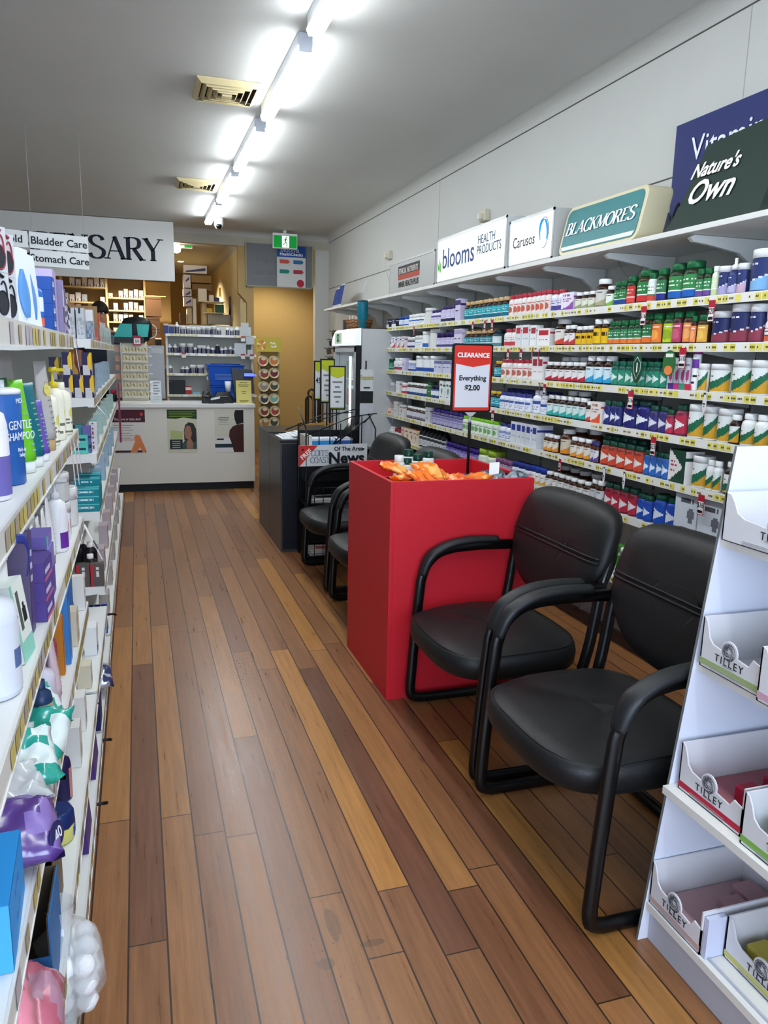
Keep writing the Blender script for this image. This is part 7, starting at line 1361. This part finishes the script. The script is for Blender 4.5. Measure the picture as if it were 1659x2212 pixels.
# vitamin shelves behind the counter
yv0, yv1 = 9.6, 9.8; xv0, xv1 = .335, 1.36; t = thing('vitamin_shelf', 'pale shelf unit of navy labelled bottles behind the counter', 'shelf', ((xv0+xv1)/2, 9.7, 0)); ztop = hz(450, 703, yv0)
MB().box(xv0, xv0+.025, yv0, yv1, .0, ztop-.12, M('cfd0cc')).box(xv1-.025, xv1, yv0, yv1, 0, ztop-.12, M('cfd0cc')).box(xv0, xv1, yv1-.01, yv1, 0, ztop, M('c6c7c1')).build('carcass', t)
lvls = [hz(450, v, yv0) for v in (724, 765, 808, 853)]
for z_ in lvls:
    o = MB().box(xv0+.001, xv1+.03, yv0-.03, yv1-.011, z_-.02, z_, GREY).build('shelf', t); mb = MB()
    mb.box(xv0+.001, xv1+.03, yv0-.034, yv0-.031, z_-.022, z_+.006, STRIP)
    for i in range(22):
        if rnd(i, z_) > .4: xx = xv0+.01+i*.046; mb.box(xx, xx+.035, yv0-.0352, yv0-.0342, z_-.018, z_+.002, ['d9d08a', 'c9c6b0'][i % 2])
    mb.build('price_strip', o)
NB = {}
def vb(u, lv_, h, w, kind, i, tot, row, capc='e6e8e8'):
    x_ = ony(u, 800, yv0+.03).x; key = (h, w, kind, capc)
    if key not in NB: NB[key] = gbottle(h, w, 'e2e3e6' if kind != 'dark' else '241810', capc, None, 'jar' if kind == 'jar' else 'bottle') + [('label', MB().lathe([(w/2*1.01, h*.06), (w/2*1.01, h*(.62 if kind != 'jar' else .66))], M('1c2248', .4), seg=18, cap=False).mesh('label'))]
    put(NB[key], 'vitamin_bottle', (x_, yv0+.04, lvls[lv_]+.0005), 'white capped navy label bottle, '+ORD[i]+' of '+str(tot)+' from left, '+row+' row behind the counter', 'bottle', 'navy label bottles behind the counter, '+row+' row')
r1 = [(385, .14, .05, 'b'), (397, .095, .055, 'jar'), (409, .09, .05, 'jar'), (420, .085, .05, 'jar'), (431, .085, .05, 'jar'), (442, .1, .055, 'jar'), (453, .1, .055, 'jar'), (464, .11, .06, 'jar'), (475, .085, .05, 'jar'), (493, .11, .04, 'b'), (503, .085, .05, 'jar'), (514, .11, .055, 'b')]
for i, (u, h, w, kd) in enumerate(r1): vb(u, 0, h, w, kd, i, 12, 'top')
r2 = [(368, .11, .05, 'b'), (380, .11, .05, 'b'), (396, .12, .075, 'jar'), (412, .12, .075, 'jar'), (423, .08, .045, 'b'), (432, .1, .055, 'jar'), (441, .1, .055, 'jar'), (451, .1, .055, 'b'), (461, .085, .05, 'b'), (471, .115, .055, 'dark'), (480, .08, .045, 'b'), (488, .09, .05, 'b'), (499, .1, .05, 'b'), (508, .085, .05, 'b')]
for i, (u, h, w, kd) in enumerate(r2): vb(u, 1, h, w, kd, i, 14, 'second')
for i, (u, h, w, kd) in enumerate([(368, .1, .05, 'b'), (395, .085, .05, 'b'), (404, .085, .055, 'b'), (417, .105, .075, 'jar'), (433, .105, .08, 'jar'), (455, .09, .05, 'b')]): vb(u, 2, h, w, kd, i, 6, 'third')
for k, (u, w, h, c) in enumerate(((359, .055, .12, '2a3460'), (371, .06, .11, '2a3460'))): q = ony(u, 724, yv0+.04); put(boxp(.05, w, h, c, None, lambda u, v: '3a4678' if v < .8 else 'c9b8a8'), 'navy_carton', (q.x, yv0+.04, lvls[0]+.0005), 'navy carton at the left of the top row, '+['left', 'right'][k]+' one', 'carton', 'navy cartons behind the counter')
x_ = ony(383, 840, yv0).x; put(boxp(.04, .19, .17, '1f2224', None, lambda u, v: 'b84a34' if (u < .12 and .85 < v < .93) else '222628'), 'black_case', (x_, yv0+.02, lvls[3]+.0005), 'black flat case on the lowest shelf behind the counter', 'case')
x_ = ony(406, 845, yv0).x; put(boxp(.06, .085, .1, 'a83228', None, lambda u, v: 'd8d4d0' if .55 < v < .85 else 'a83228'), 'red_carton', (x_, yv0+.03, lvls[3]+.0005), 'red and white carton beside the black case', 'carton'); x_ = ony(424, 848, yv0).x; put(boxp(.06, .09, .035, '7aa8bc', None, lambda u, v: '8ab4c4'), 'blue_packet', (x_, yv0+.03, lvls[3]+.0005), 'flat pale blue packet beside the red carton', 'packet')
for k, (u, v, w, h) in enumerate(((529, 712, .09, .16), (519, 755, .14, .15), (540, 736, .10, .09), (541, 763, .07, .08))):
    q = ony(u, v, yv0-.05); tag(MB().box(q.x-w/2, q.x+w/2, yv0-.05+.002*k, yv0-.049+.002*k, q.z-h/2, q.z+h/2, 'bcc3c8').build('paper_notice'), 'small pale notice stuck on the vitamin shelf end, '+['top', 'lower left', 'upper right', 'lower right'][k]+' one', 'notice', 'notices on the vitamin shelf end')
for k, (u, v) in enumerate(((397, 766), (525, 731), (525, 769), (544, 770), (451, 814))):
    q = ony(u, v, yv0-.06); t = thing('price_card', 'tiny red-topped price card on the vitamin shelf, '+['under second row left', 'top row right end', 'second row right end', 'far right by the bronze stand', 'under third row'][k], 'price card', (q.x, yv0-.06, q.z)); MB().box(q.x-.025, q.x+.025, yv0-.061, yv0-.06, q.z-.035, q.z+.025, 'dcdad8').box(q.x-.025, q.x+.025, yv0-.0625, yv0-.0612, q.z+.005, q.z+.025, 'a83848').build('card', t)
# blue baskets
def basket(x, y, z, w, d, h, label, group):
    t = thing('shopping_basket', label, 'basket', (x, y, z), group=group); BL = M('1450b8', .35); rg = []
    for s_, q, in ((.82, 0), (.9, .35), (1.0, .93), (1.06, .95), (1.06, 1.0), (1.0, 1.0), (.88, .35), (.8, .03)):
        rg.append([V((x+a*w/2*s_, y+b*d/2*s_, z+h*q)) for a, b in ((-1, -1), (1, -1), (1, 1), (-1, 1))])
    MB().rings(rg, BL, smooth=False).build('shell', t, bevel=.004)
    mb = MB()
    for k in range(5): mb.box(x-w*.32, x+w*.32, y-d/2*.93-.006, y-d/2*.93-.002, z+h*(.3+.06*k), z+h*(.32+.06*k), '6a94d8')
    mb.build('rib', t); MB().tube([(x-w*.42, y-d*.2, z+h*1.02), (x, y-d*.2, z+h*1.04), (x+w*.42, y-d*.2, z+h*1.02)], .007, '1a3c8c').build('handle', t); return t
xb_ = ony(487, 830, 9.2).x; basket(xb_, 9.15, zt, .36, .26, .18, 'blue shopping basket, lower of the stack on the counter', 'blue baskets'); basket(xb_-.01, 9.13, zt+.182, .40, .28, hz(497, 788, 9.13)-zt-.182, 'blue shopping basket, upper of the stack on the counter', 'blue baskets')
# till screen, payment terminals, cup, yellow sign
ym = 8.95; a, b = ony(500, 796, ym), ony(549, 796, ym); t = thing('till_screen', 'dark grey till screen seen from behind with a lit blue display strip', 'monitor', ((a.x+b.x)/2, ym, zt))
MB().prism([(a.x-.005, ym, a.z+.005), (b.x-.02, ym, a.z-.01), (b.x-.0, ym, zt+.1), (a.x+.03, ym, zt+.1)], (0, .05, 0), M('45474a', .35)).build('body', t, bevel=.004); MB().box(a.x+.09, a.x+.16, ym+.01, ym+.1, zt, zt+.11, M('2a2c2e')).box(a.x+.03, b.x-.05, ym-.06, ym+.12, zt, zt+.02, M('2a2c2e')).build('stand', t)
q0, q1 = ony(526, 806, ym-.02), ony(550, 813, ym-.02); MB().box(q0.x, q1.x, ym-.03, ym-.002, q1.z-.006, q0.z+.006, M('10144a', .3)).build('display_housing', t); MB().box(q0.x+.005, q1.x-.005, ym-.033, ym-.0305, q1.z, q0.z, M('4a5cff', .3, emit=1.2)).build('lit_display', t)
for k, (u, y_, w, h) in enumerate(((446, 8.86, .10, .13), (482, 8.92, .22, .12))):
    x_ = cpos(u, y=y_); t = thing('payment_terminal', ['black card terminal with curly lead, left one on the counter', 'wide black receipt printer in front of the blue baskets'][k], ['card terminal', 'printer'][k], (x_, y_, zt))
    MB().prism([(x_-w/2, y_-.08, zt), (x_+w/2, y_-.08, zt), (x_+w/2*.95, y_-.07, zt+h*.55), (x_+w*.3, y_-.03, zt+h), (x_-w*.3, y_-.03, zt+h), (x_-w/2*.95, y_-.07, zt+h*.55)], (0, .12, 0), M('17181a', .35)).build('body', t, bevel=.005)
    MB().box(x_-w*.25, x_+w*.2, y_-.085, y_-.081, zt+h*.6, zt+h*.68, '8a8c90').build('slot', t)
    if k == 0: MB().tube([(x_+.05+.012*math.cos(a), y_-.09+a*.002, zt+.02+.004*a) for a in [i*.7 for i in range(32)]], .004, '111113', seg=5).build('curly_lead', t)
t = thing('card_reader', 'small black card reader with white paper slip lying on the counter', 'card terminal', (cpos(466, y=8.80), 8.80, zt)); x_ = cpos(466, y=8.80)
MB().prism([(x_-.08, 8.76, zt), (x_+.09, 8.76, zt), (x_+.10, 8.76, zt+.06), (x_-.07, 8.76, zt+.025)], (0, .08, 0), M('141517', .35)).build('body', t); MB().prism([(x_-.06, 8.757, zt+.035), (x_+.04, 8.757, zt+.055), (x_+.045, 8.757, zt+.075), (x_-.05, 8.757, zt+.058)], (0, .05, 0), 'dfe2e2').build('paper_slip', t)
x_ = cpos(493, y=8.97); tag(MB().lathe([(.03, 0), (.037, hz(493, 824, 8.97)-zt-.121), (.034, hz(493, 824, 8.97)-zt-.121)], 'e6e8ec', (x_, 8.97, zt+.122), 16).build('white_cup'), 'white cup standing on the black receipt printer', 'cup')
a, b = ony(510, 822, 8.85), ony(544, 868, 8.85); t = thing('counter_notice', 'pale yellow notice standing upright on the counter', 'notice', ((a.x+b.x)/2, 8.85, zt)); MB().prism([(a.x, 8.85, zt), (b.x, 8.85, zt), (b.x, 8.89, a.z), (a.x, 8.89, a.z)], (0, .004, 0), M('d0c574', .5)).build('sheet', t); mb = MB()
for k, (w, zz) in enumerate(((.5, .9), (.7, .8), (.6, .74), (.3, .5), (.2, .42), (.6, .1), (.5, .05))): xx = (a.x+b.x)/2; wd = (b.x-a.x)*w/2; z_ = zt+(a.z-zt)*zz; yy_ = 8.85+.04*zz-.002; mb.box(xx-wd, xx+wd, yy_, yy_+.001, z_, z_+.006, '7a7440')
mb.build('printed_lines', t)
# ================================================================ DISPENSARY BEHIND
# cream pigeon-hole shelving
yw = 13.0; def_ = lambda u, v: ony(u, v, yw); CS = M('d9bf8c', .5); t = thing('dispensary_shelving', 'cream open shelving with medicine boxes deep in the dispensary', 'shelving', (def_(220, 700).x, yw, 0)); MB().box(def_(95, 700).x, def_(372, 700).x, yw+.3, yw+.32, .3, 2.6, M('9a7c4c', .6)).build('back', t)
for u in (133, 231, 313): q = def_(u, 650); MB().box(q.x-.015, q.x+.015, yw, yw+.3, .8, 2.6, CS).build('upright', t)
shv = {'L': (133, 231, (618, 651, 672, 705)), 'R': (231, 313, (643, 670, 695, 724))}
cnt = 0
for side, (ua, ub, vs) in shv.items():
    for k, v in enumerate(vs):
        xa_, xb_2 = def_(ua, v).x+.016, def_(ub, v).x-.016; z_ = def_(ua+40, v).z; MB().box(xa_, xb_2, yw+.005, yw+.3, z_-.022, z_, CS).build('shelf', t)
        n = 7; 
        for j in range(n):
            if rnd(j, k*3+(side == 'R')) < .25: continue
            w = (xb_2-xa_)/n; h = .05+.10*rnd(j+k, 8); c = ['e8e2d6', 'd9d0c0', 'c9b8a0', 'e6e0e0', 'c98a5c', '9aa05c', 'b9c0c8'][int(rnd(j, k+9)*7)]
            put(boxp(.1, w*.82, h, c, None, lambda u, v, c=c: '6a5c54' if (rnd(round(u*5), round(v*5)) > .78) else c), 'medicine_box', (xa_+w*(j+.5), yw+.1, z_+.0005), 'pale medicine box on the '+{'L': 'left', 'R': 'right'}[side]+' dispensary shelving, '+ORD[k]+' board down, '+ORD[j]+' slot', 'box', 'medicine boxes in the dispensary'); cnt += 1
# stacked brown cartons right of the shelving
for k, (u0, v0, u1, v1, c) in enumerate(((313, 640, 349, 684, '6a4a30'), (315, 685, 346, 712, '5a3e2a'), (316, 713, 347, 745, '5c402c'), (314, 746, 346, 790, '543a28'))):
    a, b = ony(u0, v0, 12.6), ony(u1, v1, 12.6); tag(MB().box(a.x, b.x, 12.6, 12.9, b.z+.001, a.z, M(c, .7)).box(a.x, b.x, 12.6-.001, 12.6-.0002, a.z-.04, a.z-.03, '3c2a1c').build('brown_carton'), 'brown cardboard carton in the dispensary, '+['topmost', 'second', 'third', 'lowest'][k]+' of the stack', 'carton', 'stack of brown cartons')
bz_ = ony(314, 790, 12.6).z; tag(MB().box(ony(313, 0, 12.6).x-.05, ony(360, 700, 12.5).x+.05, 12.45, 12.95, bz_-.04, bz_, M('8a6c40')).box(ony(313, 0, 12.6).x-.04, ony(360, 700, 12.5).x+.04, 12.5, 12.9, 0, bz_-.041, M('6a5232')).build('storage_bench'), 'brown low bench under the stack of brown cartons', 'bench')
a = ony(314, 640, 12.6); tag(MB().prism([(a.x, 12.62, a.z+.002), (a.x+.3, 12.62, a.z+.002), (a.x+.3, 12.85, a.z+.02), (a.x, 12.85, a.z+.02)], (0, 0, .01), 'e0c06a').build('carton_flap'), 'pale yellow board lying on the topmost brown carton', 'board')
q0 = ony(338, 730, 12.55); tag(MB().box(q0.x-.02, q0.x+.07, 12.5, 12.58, bz_+.001, q0.z, '14161a').box(q0.x-.02, q0.x+.07, 12.499, 12.5, q0.z-.02, q0.z, 'e0d4c0').build('black_bin'), 'black narrow bin with pale rim beside the brown cartons', 'bin')
# tall open shelf with files and boxes
for k, (u0, v0, u1, v1, c, nm, l) in enumerate(((396, 572, 447, 592, 'cfc6c0', 'file_box', 'white flat box with navy wedge, top of the tall pile'), (396, 593, 412, 622, 'c4bcb8', 'file_box', 'white file box, second in the tall pile'), (396, 623, 414, 640, 'b9b0ac', 'file_box', 'white file box, third in the tall pile'), (397, 641, 416, 662, 'c0b6b0', 'file_box', 'white file box, lowest in the tall pile'), (413, 594, 456, 612, '8a6a3c', 'brown_carton', 'brown carton behind the white file boxes, upper'), (415, 613, 458, 628, '7a5c34', 'brown_carton', 'brown carton behind the white file boxes, lower'),
    (416, 645, 425, 700, 'd0c6b4', 'rolled_paper', 'cream rolled tube standing by the file boxes'), (404, 665, 415, 700, 'b9a88c', 'paper_roll', 'pale paper roll left of the cream tube'), (428, 623, 447, 652, 'e0d8c4', 'white_box', 'cream upright box over the wire shelf'), (389, 675, 403, 698, '5a4024', 'brown_box', 'small dark brown box at the left foot of the pile'), (448, 678, 510, 702, 'a9a49a', 'plastic_tub', 'large grey plastic storage tub on the shelf top'), (436, 655, 447, 702, 'c4b08c', 'pale_box', 'narrow beige box left of the grey tub'), (500, 640, 512, 690, '6a5460', 'folder_rack', 'mottled purple-grey folder upright by the post'), (514, 668, 523, 700, '8a6a78', 'umbrella_bundle', 'slim mauve bundle leaning by the post'))):
    yk = 11.9+.02*(k % 4); a, b = ony(u0, v0, yk), ony(u1, v1, yk); x0_, x1_ = a.x, min(b.x, 1.36)
    mb = MB().box(x0_, x1_, yk, yk+.22, b.z+.002, a.z, M(c, .6))
    if 'file' in nm: mb.prism([(x0_+.03, yk-.001, a.z-.08), (x1_-.02, yk-.001, a.z-.03), (x1_-.02, yk-.001, a.z-.07), (x0_+.03, yk-.001, a.z-.1)], (0, -.001, 0), '3c3c58')
    tag(mb.build(nm), l, nm.replace('_', ' ').split()[-1])
t = thing('wire_shelf', 'cream bracketed shelf with green and yellow packets above the grey tub', 'shelf', (ony(465, 670, 11.8).x, 11.8, 1.9)); a, b = ony(441, 650, 11.8), ony(486, 676, 11.8); MB().box(a.x, b.x, 11.8, 12.1, a.z-.015, a.z, M('d6c8a0')).box(a.x, b.x, 11.8, 12.1, b.z-.01, b.z, M('d6c8a0')).box(b.x-.01, b.x, 12.08, 12.1, b.z, a.z, M('d6c8a0')).build('boards', t)
for k, (u0, u1, c, hh_) in enumerate(((446, 459, 'c9a83c', .06), (467, 484, '2f5a3c', .12))): p0, p1 = ony(u0, 676, 11.85), ony(u1, 676, 11.85); tag(MB().box(p0.x, p1.x, 11.85, 12.0, b.z+.001, b.z+hh_, c).build('packet'), ['yellow packets on the small cream shelf', 'dark green packets on the small cream shelf'][k], 'packets')
for k, (u0, u1) in enumerate(((452, 462), (464, 474))): p0, p1 = ony(u0, 650, 11.85), ony(u1, 650, 11.85); tag(MB().box(p0.x, p1.x, 11.85, 11.95, a.z+.001, a.z+.09-.03*k, ['e4dcc8', '4a4468'][k]).build('small_box'), ['cream small box on the small cream shelf', 'dark small box on the small cream shelf'][k], 'box')
tag(MB().box(ony(389, 0, 12.0).x, 1.36, 11.79, 12.14, ony(450, 703, 11.9).z-.04, ony(450, 703, 11.9).z, M('c4b690')).box(.6, 1.36, 11.8, 12.1, 0, ony(450, 703, 11.9).z-.041, M('a8905c')).build('storage_bench'), 'cream storage bench under the piles in the back room', 'bench')
# ================================================================ PERSON
t = thing('person', 'person with short black hair working behind the counter, mostly hidden', 'person')
py_ = 10.15; q = ony(216, 675, py_); head_top = ony(214, 654, py_).z; hx = q.x; S_ = head_top/1.74
def skin(name, verts, edges, radii, mat, par, sub=2):
    me = bpy.data.meshes.new(name); me.from_pydata(verts, edges, []); o = bpy.data.objects.new(name, me); COL.objects.link(o)
    md = o.modifiers.new('skin', 'SKIN'); md.use_smooth_shade = True
    for v, r_ in zip(me.skin_vertices[0].data, radii): v.radius = r_ if isinstance(r_, tuple) else (r_, r_)
    me.skin_vertices[0].data[0].use_root = True
    s_ = o.modifiers.new('sub', 'SUBSURF'); s_.levels = sub; s_.render_levels = sub; bpy.context.view_layer.update()
    m2 = bpy.data.meshes.new_from_object(o.evaluated_get(bpy.context.evaluated_depsgraph_get())); o.modifiers.clear(); o.data = m2; m2.materials.clear(); m2.materials.append(mat)
    for p_ in m2.polygons: p_.use_smooth = True
    o.parent = par; return o
t.location = (hx, py_, 0); s = S_
Vs = [(0, 0, .95), (0, 0, 1.15), (0, -.01, 1.38), (0, -.02, 1.48), (0, -.045, 1.56), (0, -.06, 1.66), (.1, 0, .9), (.11, 0, .5), (.11, .02, .08), (.12, -.13, .04), (-.1, 0, .9), (-.11, 0, .5), (-.11, .02, .08), (-.12, -.13, .04), (.19, 0, 1.40), (.23, -.04, 1.14), (.17, -.26, 1.04), (.14, -.35, 1.03), (-.19, 0, 1.40), (-.23, -.04, 1.14), (-.17, -.26, 1.04), (-.14, -.35, 1.03)]
Es = [(0, 1), (1, 2), (2, 3), (3, 4), (4, 5), (0, 6), (6, 7), (7, 8), (8, 9), (0, 10), (10, 11), (11, 12), (12, 13), (2, 14), (14, 15), (15, 16), (16, 17), (2, 18), (18, 19), (19, 20), (20, 21)]
Rs = [(.16, .11), (.15, .10), (.17, .11), (.06, .06), (.075, .085), (.07, .085), .085, .06, .045, .04, .085, .06, .045, .04, .06, .045, .035, .035, .06, .045, .035, .035]
SK = M('a8745a', .5)
skin('body', [(a*s, b*s, c*s) for a, b, c in Vs], Es, [tuple(x*s for x in r_) if isinstance(r_, tuple) else r_*s for r_ in Rs], SK, t)
for sx_ in (-1, 1):
    for k in range(5):
        a0 = V((sx_*(.14-.018*(k-1.5)), -.37, 1.03))*s if k < 4 else V((sx_*.10, -.34, 1.03))*s; L_ = (.075, .085, .08, .062, .05)[k]*s
        skin('finger', [a0, a0+V((0, -L_*.55, -.01)), a0+V((0, -L_*.9, -.03))], [(0, 1), (1, 2)], [.0095*s, .0085*s, .007*s], SK, t, 1)
skin('shirt', [(a*s, b*s, c*s) for a, b, c in [Vs[0], Vs[1], Vs[2], (0, -.015, 1.44), Vs[14], (.215, -.02, 1.24), Vs[18], (-.215, -.02, 1.24)]], [(0, 1), (1, 2), (2, 3), (2, 4), (4, 5), (2, 6), (6, 7)], [(.175*s, .125*s), (.165*s, .115*s), (.185*s, .125*s), (.085*s, .085*s), (.078*s,)*2, (.066*s,)*2, (.078*s,)*2, (.066*s,)*2], M('2a2f3c', .8), t)
skin('trousers', [(a*s, b*s, c*s) for a, b, c in [Vs[0], Vs[6], Vs[7], (.11, .02, .1), Vs[10], Vs[11], (-.11, .02, .1)]], [(0, 1), (1, 2), (2, 3), (0, 4), (4, 5), (5, 6)], [(.17*s, .12*s), .1*s, .078*s, .066*s, .1*s, .078*s, .066*s], M('1c1d22', .8), t)
hc = V((0, -.055, 1.64))*s; mb = MB()
rg = []
for k in range(10):
    ph = k/9*1.75; r_ = math.sin(min(ph, 1.57))*(1 if ph < 1.57 else .98); rg.append([V((hc.x+.088*s*r_*math.cos(a), hc.y+.012+.105*s*r_*math.sin(a), hc.z+.015+.105*s*math.cos(ph)*(1 if math.sin(a) > -.3 else .9)+(.018 if math.sin(a) < -.3 and k == 9 else 0))) for a in [2*PI*i/20 for i in range(20)]])
mb.rings(rg, M('17120f', .6, bump=.4, nscale=90)).build('hair', t, world=False)
face = MB()
for sx_ in (-1, 1):
    face.lathe([(.001, -.006), (.013, 0), (.001, .006)], M('ece8e4', .3), (hc.x+sx_*.032*s, hc.y-.088*s, hc.z-.01), 10, axis='y').lathe([(.001, -.003), (.006, 0)], M('1a100c', .2), (hc.x+sx_*.032*s, hc.y-.094*s, hc.z-.01), 8, axis='y')
    face.tube([(hc.x+sx_*.048*s, hc.y-.09*s, hc.z+.014), (hc.x+sx_*.018*s, hc.y-.1*s, hc.z+.012)], .004, '17120f', seg=5)
    face.lathe([(.004, -.008), (.016, 0), (.004, .008)], SK, (hc.x+sx_*.082*s, hc.y, hc.z-.012), 10, sy=1.5, axis='x')
face.tube([(hc.x, hc.y-.093*s, hc.z-.0), (hc.x, hc.y-.115*s, hc.z-.035), (hc.x, hc.y-.1*s, hc.z-.045)], [.007, .013, .008], SK).tube([(hc.x-.024, hc.y-.092*s, hc.z-.068), (hc.x, hc.y-.1*s, hc.z-.066), (hc.x+.024, hc.y-.092*s, hc.z-.068)], .005, '8a4a40', seg=5).build('face_features', t, world=False)
# ================================================================ LIGHT
w = bpy.data.worlds.new('daylight'); sc.world = w; w.use_nodes = True; bg = w.node_tree.nodes['Background']; bg.inputs[0].default_value = (.62, .78, 1, 1); bg.inputs[1].default_value = 2.5
l = bpy.data.lights.new('window_daylight', 'AREA'); l.shape = 'RECTANGLE'; l.size = 4.6; l.size_y = 2.2; l.energy = 95; l.color = (.68, .8, 1); o = bpy.data.objects.new('window_daylight', l); COL.objects.link(o); o.location = (-.2, -1.85, 1.55); o.rotation_euler = (PI/2, 0, 0)
v = sc.view_settings; v.view_transform = 'Standard'; v.look = 'None'; v.gamma = 1; v.use_curve_mapping = False; v.exposure = 1.2
sc.cycles.use_denoising = True; sc.cycles.max_bounces = 7; sc.cycles.diffuse_bounces = 4; sc.cycles.glossy_bounces = 3; sc.cycles.transparent_max_bounces = 10; sc.cycles.adaptive_threshold = .06; sc.cycles.caustics_reflective = False; sc.cycles.caustics_refractive = False; sc.cycles.sample_clamp_indirect = 6
